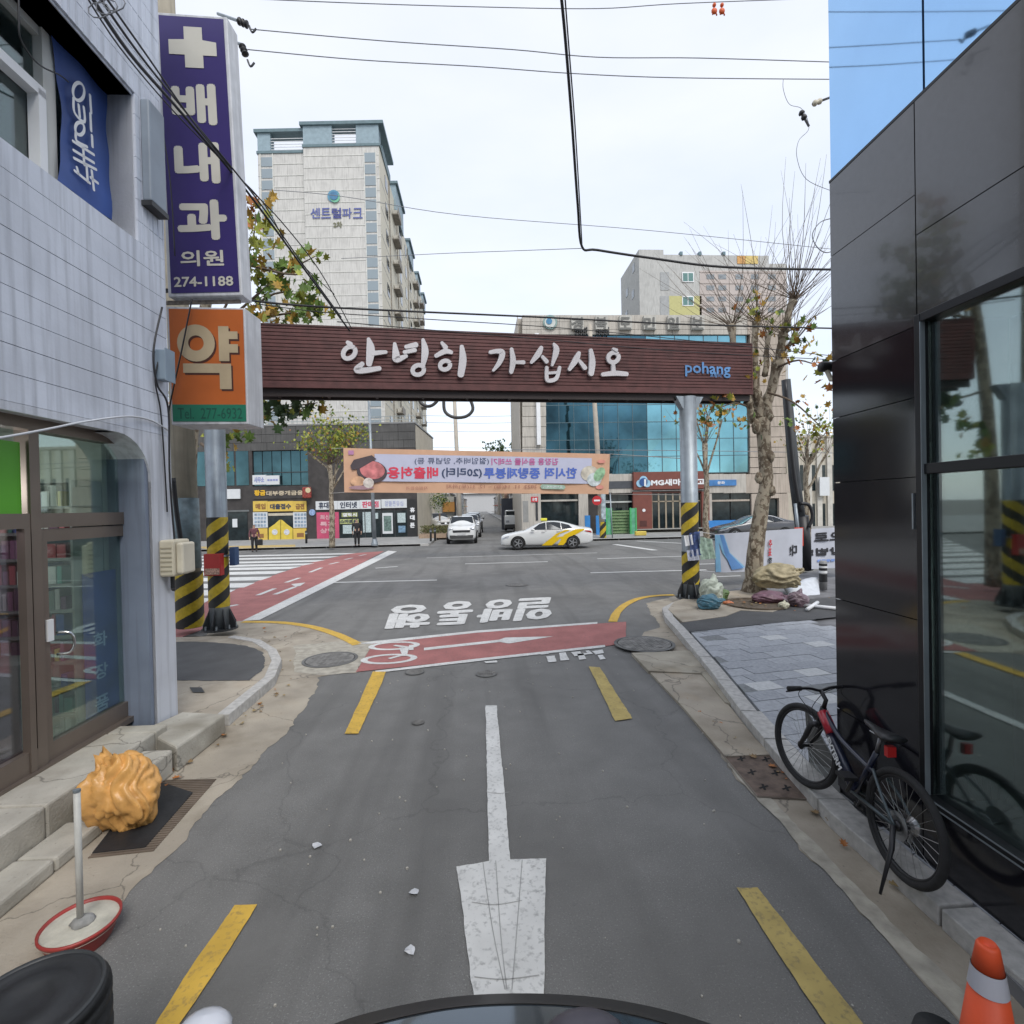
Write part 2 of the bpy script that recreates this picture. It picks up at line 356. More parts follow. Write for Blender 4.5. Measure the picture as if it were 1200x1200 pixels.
def kerb(parent, pts, wd, z0, z1, piece, material=kerbm, name='kerb_stone'):
    L = [Vector((p[0], p[1], 0)) for p in pts]; acc = 0; cur = [L[0]]; pieces = []
    dense = []
    for a, b in zip(L, L[1:]):
        m = max(1, int((b-a).length/.15))
        for k in range(m): dense.append(a.lerp(b, k/m))
    dense.append(L[-1])
    for a, b in zip(dense, dense[1:]):
        cur.append(b); acc += (b-a).length
        if acc >= piece: pieces.append(cur); cur = [b]; acc = 0
    if len(cur) > 1: pieces.append(cur)
    for pc in pieces:
        mb = MB(); k = len(pc); jit = random.uniform(-.004, .004)
        pc = pc[:]; pc[0] = pc[0].lerp(pc[1], .04); pc[-1] = pc[-1].lerp(pc[-2], .04)
        for z in (z0, z1+jit):
            for i, p in enumerate(pc):
                t = (pc[min(i+1, k-1)]-pc[max(i-1, 0)]).normalized(); q = Vector((-t.y, t.x, 0))
                mb.v += [p+Z*z, p+q*wd+Z*z]
        for i in range(k-1):
            a = 2*i; mb.f += [(a, a+1, a+3, a+2), (2*k+a, 2*k+a+2, 2*k+a+3, 2*k+a+1), (a, a+2, 2*k+a+2, 2*k+a), (a+1, 2*k+a+1, 2*k+a+3, a+3)]
        mb.f += [(0, 2*k, 2*k+1, 1), (2*k-2, 2*k-1, 4*k-1, 4*k-2)]
        part(parent, name, mb, material, bevel=.008)

# left corner pavement
lp = [(150, 748), (275, 745), (305, 750), (324, 761), (330, 773), (322, 792), (298, 812), (270, 836)]
mb = MB(); mb.prism([G(x, y, .118) for x, y in lp+[(150, 850)]], (0, 0, -.14)); LEFTPAVE = struct('left_pavement', mb, concrete)
sheet('asphalt_patch', gp([(150, 752), (240, 752), (290, 757), (306, 764), (312, 774), (305, 786), (292, 798), (150, 797)], .122), .123, asphalt_new)
kerb(LEFTPAVE, [G(x, y, .12) for x, y in [(268, 838), (298, 813), (322, 793), (330, 773), (324, 761), (305, 750), (275, 745)]], .13, 0, .13, .75)
mb = MB(); mb.flatup(gp([(222, 806), (236, 806), (240, 812), (226, 812)], .12), .127); mb_ = part(LEFTPAVE, 'drain_plate', mb, darksteel)

# right pavement: base slab, kerbs, single pavers
RPZ = .11
rb_line = [(1128, 1200)]
mb = MB(); mb.prism([G(x, y, RPZ-.03) for x, y in [(786, 716), (795, 735), (830, 775), (868, 822), (905, 862), (960, 925), (1050, 1010), (1150, 1110), (1400, 1370), (1500, 1370), (1500, 690), (1100, 672), (960, 668), (860, 690)]], (0, 0, -.13))
RIGHTPAVE = struct('right_pavement', mb, mat('paving bed', (.16, .16, .165), .95, var=.3))
# ================================================================ FRAMES OF THE TWO NEAR BUILDINGS
def toward(px): d = ray(px, 594); return Vector((d.x, d.y, 0)).normalized()
LO = G(208, 834, .2)
LF = Fr(LO, toward(575)); LF.n = Vector((LF.u.y, -LF.u.x, 0))          # u away from the camera, n towards the lane (right)
RO_ = G(1116, 1033, .12)
RF = Fr(RO_, toward(577)); RF.n = Vector((-RF.u.y, RF.u.x, 0))          # n towards the lane (left)
ucorner = RF.U(977)
RF.o = RF.o + RF.u*ucorner                                               # u=0 at the far corner, negative nearer

kerb(RIGHTPAVE, [G(x, y, .12) for x, y in [(1420, 1335), (1152, 1106), (1101, 1061), (1030, 1000), (972, 950), (912, 884), (868, 832)]], -.2, 0, RPZ+.006, .95)
kerb(RIGHTPAVE, [G(x, y, .12) for x, y in [(868, 832), (830, 782), (795, 740), (779, 722), (776, 712), (790, 705)]], -.16, 0, RPZ+.012, .85)
# running-bond pavers laid parallel to the main road
pm = {}
pd0 = (G(970, 727, RPZ)-G(800, 741, RPZ)); pd0.z = 0; pd0.normalize(); pq = Vector((-pd0.y, pd0.x, 0))
po = G(813, 744, RPZ)
def inside(p, poly):
    c = False; n = len(poly)
    for i in range(n):
        a = poly[i]; b = poly[(i+1) % n]
        if (a.y > p.y) != (b.y > p.y) and p.x < (b.x-a.x)*(p.y-a.y)/(b.y-a.y)+a.x: c = not c
    return c
poly = [G(x, y, RPZ) for x, y in [(797, 738), (975, 717), (1050, 712), (1150, 900), (1400, 1240), (1440, 1300), (1400, 1310), (1158, 1095), (1101, 1045), (1020, 972), (960, 922), (905, 862), (878, 834), (832, 782), (800, 744)]]
PW, PH = .36, .255
for k in range(4):
    b_ = MB(); F0 = Fr((0, 0), pd0); b_.box(F0, -.5*PW+.004, .5*PW-.004, -.5*PH+.004, .5*PH-.004, -.06, 0); pm[k] = mesh_of('paver', b_, slabm[k])
kin = [G(x, y, RPZ) for x, y in [(1420, 1335), (1152, 1106), (1101, 1061), (1030, 1000), (972, 950), (912, 884), (868, 832), (830, 782), (795, 740), (779, 722)]]
def clip(pl, p, nrm):
    out = []
    for a, b in zip(pl, pl[1:]+pl[:1]):
        da, db = (a-p).dot(nrm), (b-p).dot(nrm)
        if da >= 0: out.append(a)
        if (da >= 0) != (db >= 0): out.append(a.lerp(b, da/(da-db)))
    return out
cnt = 0
for j in range(-30, 3):
    for i in range(-6, 22):
        c = po + pd0*((i+(.5 if j % 2 else 0))*PW) + pq*(j*PH)
        ok = inside(c, poly) or any(inside(c+pd0*sx*PW*.5, poly) for sx in (-1, 1))
        if ok and (c-RF.o).dot(RF.n) > -.1 - (3 if (c-RF.o).dot(RF.u) > 0 else 0) and cnt < 290:
            r_ = random.random(); k = 2 if r_ < .05 else 3 if r_ < .11 else (0 if r_ < .6 else 1)
            cs = [c+pd0*sx*(PW/2-.004)+pq*sy*(PH/2-.004) for sx, sy in ((-1, -1), (1, -1), (1, 1), (-1, 1))]; cut = cs
            seg = min(zip(kin, kin[1:]), key=lambda e: ((e[0]+e[1])/2-c).to_2d().length)
            for a_, b_ in zip(kin, kin[1:]):
                if ((a_+b_)/2-c).to_2d().length < max(.6, (b_-a_).length*.75) or (a_, b_) == seg:
                    t_ = (b_-a_).to_2d().normalized(); nr = Vector((t_.y, -t_.x, 0)); cut = clip(cut, a_.lerp(b_, .5)+nr*.19, nr) if cut else cut
            if (c-RF.o).dot(RF.u) < .3 and cut: cut = clip(cut, RF.o+RF.n*-.02, RF.n)
            if len(cut) < 3: continue
            zj = random.uniform(-.003, .003)
            if all((a-b).length < 1e-6 for a, b in zip(cut, cs)) and len(cut) == 4: link('paver', pm[k], RIGHTPAVE, (c.x, c.y, RPZ+zj))
            else:
                b_ = MB(); b_.prism([Vector((p.x, p.y, RPZ-.06+zj)) for p in cut], (0, 0, .06)); part(RIGHTPAVE, 'paver', b_, slabm[k])
            cnt += 1
# the asphalt band and the worn concrete round the tree and post
sheet('asphalt_band', gp([(806, 741), (797, 728), (812, 718), (850, 712), (975, 700), (1100, 690), (1130, 708), (975, 724)], RPZ), RPZ+.009, asphalt_new)
mb = MB(); mb.prism([G(x, y, RPZ+.018) for x, y in [(783, 714), (790, 705), (815, 697), (880, 690), (920, 697), (923, 710), (905, 717), (868, 715), (850, 722), (800, 729)]], (0, 0, -.12)); part(RIGHTPAVE, 'concrete_collar', mb, concrete)
mb = MB(); mb.lathe(G(886, 708, RPZ+.02), [(.62, 0), (.62, .03), (.50, .035), (.49, .01)], 28); part(RIGHTPAVE, 'tree_pit', mb, mat('tree soil', (.11, .085, .06), .95, var=.4, scale=12, bump=.6))
# concrete bay between kerb and pavers
mb = MB(); mb.prism([G(x, y, .03) for x, y in [(762, 788), (822, 790), (845, 815), (886, 866), (905, 884), (850, 886), (800, 828)]], (0, 0, -.05)); GB = struct('gutter_slab', mb, concrete)
mb = MB(); mb.prism([G(x, y, .045) for x, y in [(740, 765), (812, 762), (830, 775), (905, 822), (868, 827), (850, 823), (822, 789), (760, 786)]], (0, 0, -.06)); struct('crossing_slab', mb, mat('worn concrete light', (.34, .31, .25), .9, var=.18, scale=3, bump=.5, bscale=60, kind='concrete'))

# far pavements
mb = MB(); mb.prism([Vector(p) for p in [(-60, 31, .12), (-3.6, 31, .12), (-3.1, 32, .12), (-3.1, 300, .12), (-5.4, 300, .12), (-5.4, 60, .12), (-60, 60, .12)]], (0, 0, -.16)); FLP = struct('far_left_pavement', mb, mat('pavement grey', (.30, .30, .29), .9, var=.2, scale=2, bump=.3))
mb = MB(); mb.prism([Vector(p) for p in [(60, 31.5, .12), (4.2, 31.5, .12), (3.4, 32.5, .12), (3.4, 300, .12), (5.4, 300, .12), (5.4, 60, .12), (60, 60, .12)]], (0, 0, -.16)); FRP = struct('far_right_pavement', mb, MT['pavement grey'])
kerb(FLP, [(-3.1, 31.0), (-30, 31.0)], -.18, 0, .135, 1.5); kerb(FRP, [(4.0, 31.5), (34, 31.5)], .18, 0, .135, 1.5)
mb = MB(); mb.flatup([at(245, 29.6), at(345, 30.4), at(345, 32.5), at(225, 32.5)], .128); part(FLP, 'tactile_paving', mb, mat('ochre tactile tiles', (.46, .34, .13), .9, var=.25, scale=6))

# ---------------------------------------------------------------- road markings
n_ = 'white_marking'
mark('cycle_lane', [(120, 765), (200, 716), (232, 706), (273, 692), (313, 677), (361, 660.5), (411, 648.5), (450, 646), (300, 727), (262, 729), (205, 750)], redp, .006)
mark('lane_edge_line', [(455, 645.5), (465, 646.5), (304, 727), (284, 728)], whitep, .010)
for y, xr, t in [(649, 412, .8), (653, 392, 1.0), (657.5, 376, 1.1), (661.5, 363, 1.2), (665.5, 347, 1.5), (671, 330, 1.8), (678, 313, 2.2), (686, 293, 2.7), (694.5, 270, 3.2), (705, 243, 3.8)]:
    yl = lambda x: y+(xr-x)*.021
    mark('crossing_bar', [(130, yl(130)-t), (xr+6, y-t), (xr-7, y+t), (130, yl(130)+t)], whitep, .008)
for (x0, y0, x1, y1) in [(246, 715, 279, 709), (302, 698, 322, 690), (335, 683, 351, 677.5), (363, 671, 377, 665.5), (386, 661.5, 397, 659), (404, 656, 413, 654), (322, 697, 346, 688), (421, 651.5, 429, 650)]:
    o = sheet('cycle_dash', strip_px([(x0, y0), (x1, y1)], .14), .011, whitep); o.parent = ROAD; del o['kind']
mark('arrow_head', [(341, 685), (358, 683), (352, 687), (346, 688)], whitep, .012)
for (x0, y0, x1, y1, w_) in [(385, 683, 512, 680, .16), (545, 661, 642, 658.4, .16), (440, 666, 466, 664, .16), (692, 671.5, 828, 668, .16), (700, 655, 800, 652, .16), (500, 654, 700, 648, .12), (840, 676, 868, 675, .12), (720, 638, 768, 645, .35), (745, 634, 812, 637.5, .3), (905, 689, 1000, 682, .14), (800, 662, 860, 660, .16)]:
    o = sheet('lane_line', strip_px([(x0, y0), (x1, y1)], w_), .008, whitep); o.parent = ROAD; del o['kind']
for pts in ([(285, 729), (330, 730), (365, 735), (392, 743), (410, 751), (419, 756)], [(718, 729), (723, 718), (733, 709), (748, 702), (768, 698.5), (790, 697.5)]):
    pp = [tuple(v)[:2] for v in bez([(x, y, 0) for x, y in pts], 4)]
    o = sheet('yellow_corner_line', strip_px(pp, .17), .010, yellowp); o.parent = ROAD; del o['kind']
sheet('road_patch', gp([(345, 757), (395, 752), (438, 752), (418, 788), (380, 792), (345, 788)]), .006, MT['pale concrete edge'])
mark('cycle_lane', [(417, 788), (438, 754), (560, 741), (734, 729), (733, 754), (709, 758), (560, 773)], redp, .009)
mark('cycle_lane_border', [(419, 755), (438, 752), (560, 739.5), (700, 729.5), (700, 731.5), (560, 742), (438, 755)], whitep, .011)
mark('cycle_lane_border', [(440, 787), (560, 772.5), (709, 756.5), (709, 759), (560, 775.5), (440, 789.5)], whitep, .011)
mark('cycle_arrow', [(497, 760), (585, 750.5), (592, 748), (649, 746.5), (596, 755), (586, 753.2), (497, 763)], whitep, .013)
mb = MB()
for cx, cy in ((456, 773), (462, 757.5)):
    c = G(cx, cy); ring = [(c.x+.42*math.cos(a*math.pi/10), c.y+.26*math.sin(a*math.pi/10)) for a in range(20)]; rin = [(c.x+.32*math.cos(a*math.pi/10), c.y+.18*math.sin(a*math.pi/10)) for a in range(20)]
    k = len(mb.v); mb.v += [Vector((x, y, .013)) for x, y in ring+rin]; mb.f += [(k+i, k+(i+1) % 20, k+20+(i+1) % 20, k+20+i) for i in range(20)]
for a, b in (((456, 773), (474, 768)), ((474, 768), (470, 760)), ((462, 757.5), (482, 760)), ((474, 770), (477, 760)), ((482, 763), (482, 757))):
    q = strip_px([a, b], .07); mb.face([(p.x, p.y, .0132+.0007*(len(mb.f) % 9)) for p in q])
o = part(ROAD, 'bicycle_symbol', mb, whitep)
mark('yellow_dash', [(437, 788), (452, 788), (448, 800), (420, 861), (404, 861)], yellowp)
mark('yellow_dash', [(275, 1063), (302, 1062), (240, 1160), (200, 1220), (170, 1220), (215, 1150)], yellowp)
mark('yellow_dash', [(690, 782), (703, 783), (741, 843), (721, 846)], yellowp2)
mark('yellow_dash', [(863, 1042), (888, 1042), (955, 1130), (1024, 1220), (978, 1220), (920, 1130)], yellowp2)
mark('lane_arrow', [(569, 828), (582, 828), (598, 1009), (640, 1008), (637, 1165), (636, 1300), (565, 1300), (555, 1165), (535, 1018), (573, 1011)], whitep)
for i, pl_ in enumerate(([(553, 1060), (580, 1063), (612, 1058)], [(566, 1013), (577, 1090), (592, 1163)], [(581, 1011), (587, 1100), (594, 1163)], [(612, 1010), (606, 1090), (600, 1163)], [(556, 1148), (590, 1151), (632, 1146)], [(570, 930), (584, 932), (597, 930)])):
    o = sheet('paint_seam', strip_px([tuple(v)[:2] for v in bez([(x, y, 0) for x, y in pl_], 4)], .0045), .0145, mat('seam grey', (.30, .30, .29), .9)); o.parent = ROAD; del o['kind']
# the words on the road read from the other side
rows = [((456, 737), (508, 709), '행'), ((513, 733), (555, 705), '통'), ((562, 730), (602, 703), '방'), ((605, 728), (650, 701), '일')]
for (x0, y0), (x1, y1), ch in rows:
    def fn(s_, t, x0=x0, y0=y0, x1=x1, y1=y1):
        sx = 1-s_; y = y0+(y1-y0)*t_(t); x = x0+(x1-x0)*sx + (y0-y)*.35 - 6; return Vector((*G(x, y+ (sx-.5)*-2).to_2d(), .013))
    t_ = lambda t: 1-t
    o = part(ROAD, 'road_lettering', text(ch, fn, .020), whitep)
for q in ([(640, 770), (650, 769), (652, 776), (643, 777)], [(676, 767), (684, 766.5), (687, 773), (679, 774)], [(700, 768.5), (706, 768), (710, 773), (703, 774)], [(655, 766), (663, 765.3), (667, 774), (657, 775)], [(669, 765), (680, 764), (681, 766), (688, 766), (686, 763.5), (690, 763), (695, 767), (673, 770)], [(694, 764), (706, 762), (708, 766), (698, 768)], [(567, 776), (582, 775), (583, 777), (570, 778)], [(632, 766), (645, 765), (643, 767), (634, 768)]):
    mark('worn_lettering', q, whitep)
def manhole(px, py, r, label, zz=.012):
    c = G(px, py, zz); t = thing('manhole_cover', label, 'manhole cover', c)
    part(t, 'ring', MB().lathe(c, [(r*1.12, -.004), (r*1.12, .002), (r, .003), (r, -.004)], 32), mat('cast iron rim', (.15, .15, .145), .7, .3, var=.3))
    m2 = MB().lathe(c, [(r*.97, -.004), (r*.97, .004)], 32)
    for i in range(-4, 5):
        for j in range(-4, 5):
            x, y = i*r*.2, j*r*.2
            if math.hypot(x, y) < r*.85: m2.abox((c.x+x, c.y+y, c.z+.003), r*.13, r*.13, .005, .4)
    part(t, 'lid', m2, mat('cast iron', (.19, .185, .175), .75, .2, var=.35, scale=10))
manhole(387, 772.5, .36, 'round iron manhole cover in the left gutter concrete', .012)
manhole(755, 754, .42, 'round iron manhole cover at the right end of red cycle lane', .05)
manhole(570, 789, .13, 'small round utility lid in the asphalt below the red lane')
manhole(486, 787, .12, 'small worn round lid at lower edge of red lane')
manhole(606, 685, .3, 'manhole cover out in the main road above the white words')
manhole(490, 846, .06, 'tiny round lid in the left half of the lane')
# litter and marks
rnd = random.Random(3)
for i, (x, y, lb) in enumerate([(486, 1046, 'crumpled scrap of white paper left of the big arrow'), (482, 1115, 'pale paper scrap lying low left of the arrow'), (372, 992, 'pale fleck of litter near the left dash')]):
    p = G(x, y, .004); m2 = MB(); pts = [p+Vector((math.cos(a)*.035*rnd.uniform(.5, 1.2), math.sin(a)*.03*rnd.uniform(.5, 1.2), rnd.uniform(0, .015))) for a in [k*.9 for k in range(7)]]
    for k in range(7): m2.face([p+Z*.012, pts[k], pts[(k+1) % 7]])
    solo('paper_scrap', lb, 'litter', m2, offwhite)
m2 = MB()
for i in range(120):
    x = rnd.uniform(-1.9, 2.2); y = rnd.uniform(1.6, 8); s_ = rnd.uniform(.004, .011); m2.ball((x, y, .004), s_, seg=5, rings=3)
o = solo('grit', 'tiny pale grit scattered over the lane', 'grit', m2, mat('grit', (.4, .38, .34), .9)); o['kind'] = 'stuff'

# ================================================================ LEFT BUILDING
def hull(F, mb, u0, u1, n0, n1, z0, z1): return mb.box(F, u0, u1, n0, n1, z0, z1)
LB = thing('shop_building', 'pale blue grey tiled building with arched shopfront at left edge', 'building', LF.P(0, 0, 0))
U0 = -7.5
w2b = LF.Zp(100, 236)                         # 2nd floor window sill height
w2t = LF.Zp(158, 112)
u2r = LF.U(160, 0, 200)
ut_l = U0; 
sft = LF.Zp(82, 495)                          # shopfront opening top
usr = LF.U(182, 0, 750)                       # its right edge
ZT = 9.0
bw = MB()
bw.box(LF, usr, 0, -4, 0, -.05, sft-.0)       # pilaster
bw.box(LF, U0, 0, -.35, -.03, sft+.02, w2b)   # backing behind the tiles
bw.box(LF, u2r, 0, -.35, -.03, w2b, ZT)
bw.box(LF, U0, u2r, -.35, -.03, w2t, ZT)
bw.box(LF, U0, 0, -4, -3.8, 0, ZT)
bw.box(LF, -.2, 0, -3.8, -.35, sft, ZT)
bw.box(LF, U0, 0, -3.8, -.35, ZT-.3, ZT-.1)
bw.box(LF, U0, -.2, -3.8, -.35, sft+.35, sft+.5)
part(LB, 'wall', bw, wallplain)
# arch filler with the rounded corner
m2 = MB(); R0 = .42; cx, cz = usr-R0, sft-R0
pts = [(usr, sft), (usr, sft-R0)]+[(cx+R0*math.cos(a*math.pi/16), cz+R0*math.sin(a*math.pi/16)) for a in range(1, 8)]+[(cx, sft)]
m2.prism([LF.P(u, -.3, z) for u, z in pts], LF.n*.3); part(LB, 'arch_corner', m2, wallplain)
m2 = MB(); m2.box(LF, U0, 0, -.03, .0, sft, sft+.06); m2.box(LF, usr-.0, 0, -.03, .004, 0, sft); part(LB, 'plaster_edge', m2, wallplain)
# tile courses
def course(u0, u1, z, h):
    k = max(1, round((u1-u0)/2.9)); d = (u1-u0)/k
    for i in range(k):
        m_ = MB(); m_.box(LF, u0+i*d+.0015, u0+(i+1)*d-.0015, -.031, .0+random.uniform(-.0015, .0015), z+.0025, z+h-.0025); part(LB, 'wall_tile', m_, walltile)
ch = .20; z = sft+.06
while z < ZT-.5:
    zh = min(ch, 9)
    if z+zh <= w2b+.02: course(max(U0, -5.6), 0, z, zh)
    elif z < w2t: course(u2r, 0, z, zh)
    else: course(-4.4, 0, z, zh)
    z += zh
# small vertical flutes high on the wall
m2 = MB()
for i in range(54):
    u = -4.0+i*.075; zt = ZT-.5; zb = w2t+.02 if u < u2r else w2b-.1
    m2.box(LF, u, u+.007, .0, .003, zb, zt)
part(LB, 'tile_ribs', m2, walltile, kind='stuff')
# upper window with reveal
m2 = MB(); m2.box(LF, U0, u2r, -.36, -.02, w2t, w2t+.03); m2.box(LF, u2r, u2r+.02, -.36, -.02, w2b, w2t); part(LB, 'window_reveal', m2, wallplain)
m2 = MB(); rec = -.3
ua = LF.U(62, rec, 150); ub = LF.U(136, rec, 190)
frm = mat('pale window frame', (.50, .50, .47), .5, var=.06)
W2 = part(LB, 'window_frame', MB().box(LF, ub, u2r, rec-.06, rec+.02, w2b, w2t).box(LF, ua-.12, ua, rec-.06, rec+.03, w2b, w2t).box(LF, U0, u2r, rec-.06, rec+.01, w2t-.07, w2t).box(LF, U0, ub, rec-.06, rec+.01, w2b, w2b+.07), frm)
part(W2, 'pane', MB().box(LF, ua, ub, rec-.05, rec-.04, w2b, w2t), glass('window glass', (.5, .56, .55), .5))
# lower sliding sash in the left window
zm = LF.Zp(30, 95, rec)
part(W2, 'sash', MB().box(LF, ua-.19, ua-.12, rec-.04, rec+.05, w2b+.05, zm).box(LF, U0, ua-.12, rec-.04, rec+.05, zm-.05, zm+.03), white)
part(W2, 'pane', MB().box(LF, U0, ua-.12, rec-.05, rec-.045, w2b, w2t), MT['window glass'])
part(W2, 'blind', MB().box(LF, U0, ua-.45, rec-.14, rec-.13, w2b, w2t-.3), mat('pale blind', (.50, .56, .53), .8))
part(LB, 'room_back', MB().box(LF, U0, 0, -2.4, -2.3, w2b-.2, w2t+.3).box(LF, U0, 0, -2.4, -.4, w2b-.25, w2b-.15), mat('room grey', (.30, .32, .31), .9))
# blue advert banner stretched in the window
BB = thing('window_banner', 'blue fabric banner with white vertical letters in upper window', 'banner', LF.P((ua+ub)/2, rec+.05, w2b))
m2 = MB(); nu, nz_ = 10, 14; c00, c10 = LF.hit(67, 212, rec+.05), LF.hit(141, 266, rec+.05); c01, c11 = LF.hit(60, 40, rec+.05), LF.hit(131, 117, rec+.05)
def bpt(s_, t): 
    a = Vector(c00).lerp(Vector(c10), s_); b = Vector(c01).lerp(Vector(c11), s_); q = a.lerp(b, t)
    sag = .035*math.sin(math.pi*t)*(1-s_)**2
    return LF.P(q.x+sag*1.5, rec+.05+.012*math.sin(9*s_+4*t)+.008*math.sin(15*t), q.y)
for j in range(nz_+1):
    for i in range(nu+1): m2.v.append(bpt(i/nu, j/nz_))
for j in range(nz_):
    for i in range(nu): k = j*(nu+1)+i; m2.f.append((k, k+1, k+nu+2, k+nu+1))
blue = mat('banner blue', (.035, .075, .25), .55, var=.35, scale=1.3)
part(BB, 'cloth', m2, blue, smooth=True)
def pstroke(parent, F, n, pts, wpx, material, name, thick=.002, closed=False, ox=0, oy=0, k=1.0):
    uz = [F.hit(ox+x/k, oy+y/k, n) for x, y in pts]
    wr = wpx/k; d = Vector((F.hit(ox+pts[0][0]/k, oy+pts[0][1]/k-wr, n)))-Vector(F.hit(ox+pts[0][0]/k, oy+pts[0][1]/k, n)); hw = abs(d.y)
    return part(parent, name, stroke(uz, [hw]*len(uz), F, n, thick), material)
K = dict(ox=70, oy=80, k=7.5)
ring_ = lambda cx, cy, rx, ry, n=14, a0=0: [(cx+rx*math.cos(a0+2*math.pi*i/n), cy+ry*math.sin(a0+2*math.pi*i/n)) for i in range(n+1)]
for pts in (ring_(165, 205, 50, 78), [(120, 265), (130, 390), (215, 470), (210, 340)], [(165, 320), (175, 425)], ring_(175, 530, 40, 55), [(140, 570), (150, 640), (240, 690)],
            [(265, 235), (275, 390)], [(268, 400), (275, 550)], [(282, 590), (287, 690)], [(115, 640), (300, 760)], [(120, 720), (300, 830)], [(125, 790), (320, 890)], [(205, 700), (215, 850)],
            [(130, 900), (265, 1010)], [(150, 870), (165, 930)], [(235, 850), (245, 1000)], [(280, 900), (300, 1070)], [(270, 960), (335, 1010)]):
    pstroke(BB, LF, rec+.085, pts, 12, white, 'lettering', **K)
# shopfront, recessed
sn = -.24
def lu(px, py=750): return LF.U(px, sn, py)
def lz(px, py): return LF.Zp(px, py, sn)
SF = part(LB, 'shopfront_frame', MB(), alu)
um1, um2 = lu(36), lu(48); ue = lu(153); zb0 = .3
ztr0, ztr1 = lz(20, 620), lz(20, 602)
f_ = MB()
f_.box(LF, um1, um2, sn-.08, sn+.03, zb0, sft)
f_.box(LF, ue, usr-.06, sn-.10, sn+.02, zb0, sft)
f_.box(LF, U0, um1, sn-.06, sn+.025, ztr0, ztr1); f_.box(LF, um2, ue, sn-.06, sn+.02, ztr0, ztr1)
f_.box(LF, U0, ue, sn-.08, sn+.04, lz(80, 512), sft+.1)
f_.box(LF, U0, um1, sn-.06, sn+.03, zb0, zb0+.18); f_.box(LF, um1-.07, um1-.02, sn-.02, sn+.04, zb0, ztr0)
f_.box(LF, U0, ue, sn-.08, sn+.06, zb0-.03, zb0+.02)
SF.data = mesh_of('shopfront_frame', f_, alu, root_loc(LB))
part(LB, 'reveal', MB().box(LF, usr-.062, usr-.012, sn-.2, -.02, zb0-.2, sft-.2), mat('blue grey reveal', (.17, .205, .27), .6, var=.1, kind='streak'))
part(LB, 'sliding_door', MB().box(LF, um2+.02, um2+.07, sn-.05, sn+.01, zb0+.02, ztr0-.01).box(LF, ue-.055, ue-.01, sn-.05, sn+.01, zb0+.02, ztr0-.01).box(LF, um2+.07, ue-.055, sn-.05, sn+.01, ztr0-.11, ztr0-.01).box(LF, um2+.07, ue-.055, sn-.05, sn+.01, zb0+.02, zb0+.16), alu)
DG = glass('shop glass', (.85, .92, .88), .3, refl=.4)
dk = MT
part(LB, 'pane', MB().box(LF, um2+.07, ue-.055, sn-.03, sn-.022, zb0+.16, ztr0-.11), DG)
part(LB, 'pane', MB().box(LF, um2, ue, sn-.03, sn-.022, ztr1, lz(80, 512)), DG)
part(LB, 'pane', MB().box(LF, U0, um1-.07, sn-.03, sn-.022, zb0+.18, ztr0), glass('shop glass dark', (.75, .70, .76), .4, refl=.45))
part(LB, 'green_panel', MB().box(LF, U0, um1-.03, sn-.03, sn-.01, ztr1, lz(15, 517)), mat('green acrylic', (.10, .40, .02), .35, var=.03))
hp = [LF.P(*a) for a in [(0, 0, 0)]]
hu0 = um2+.13; hz0, hz1 = LF.Zp(62, 768, sn), LF.Zp(62, 742, sn)
part(LB, 'door_handle', MB().tube(bez([LF.P(hu0, sn+.01, hz1), LF.P(hu0+.03, sn+.09, hz1-.01), LF.P(hu0+.05, sn+.11, (hz0+hz1)/2), LF.P(hu0+.03, sn+.09, hz0+.01), LF.P(hu0, sn+.01, hz0)], 4), .011), chrome, smooth=True)
part(LB, 'door_lock', MB().box(LF, um2+.03, um2+.085, sn+.01, sn+.03, hz1-.05, hz1+.12), white)
# inside the shop: floor, back wall, shelves with goods
part(LB, 'shop_room', MB().box(LF, U0, usr-.1, -2.9, -2.8, .2, sft).box(LF, U0, usr-.1, -2.8, sn-.1, .2, .27).box(LF, U0, usr-.1, -2.8, sn-.1, sft+.05, sft+.1).box(LF, usr-.16, usr-.1, -2.8, sn-.1, .27, sft+.05), mat('shop wall', (.22, .25, .22), .8))
rnd = random.Random(11)
pal = [(.5, .5, .48), (.05, .09, .3), (.1, .3, .25), (.45, .1, .12), (.55, .5, .15), (.2, .25, .22), (.6, .62, .6), (.12, .04, .1), (.25, .1, .2)]
def shelf(u0, u1, n0, n1, z0, z1, rowsn, label, purple=False):
    t = thing('shop_shelf', label, 'shelf', LF.P((u0+u1)/2, (n0+n1)/2, z0))
    m_ = MB(); hs = (z1-z0)/rowsn
    for k in range(rowsn+1): m_.box(LF, u0, u1, n0, n1, z0+k*hs-.012, z0+k*hs+.012)
    m_.box(LF, u0, u0+.02, n0, n1, z0+.012, z1-.012); m_.box(LF, u1-.02, u1, n0, n1, z0+.012, z1-.012)
    part(t, 'shelf_frame', m_, mat('shelf metal', (.22, .24, .23), .5))
    gm = [MB() for _ in pal]
    for k in range(rowsn):
        u = u0+.04
        while u < u1-.12:
            d = rnd.uniform(.035, .09); h = rnd.uniform(.45, .92)*hs; c = rnd.randrange(len(pal)) if not purple else rnd.choice([7, 8, 1, 7, 5])
            gm[c].box(LF, u, u+d-.012, (n0+n1)/2-.05, n1-.03, z0+k*hs+.013, z0+k*hs+.013+h); u += d
    for c, g in enumerate(gm):
        if g.v: part(t, 'packets', g, mat('packet %d' % c, pal[c], .5), kind='stuff')
EWF = Fr(LF.P(usr-.17, -2.75, 0), LF.n, -LF.u); _L = LF; LF = EWF
shelf(1.15, 2.42, .02, .36, .3, 2.55, 10, 'tall shelf of packets seen through the glass door of left shop')
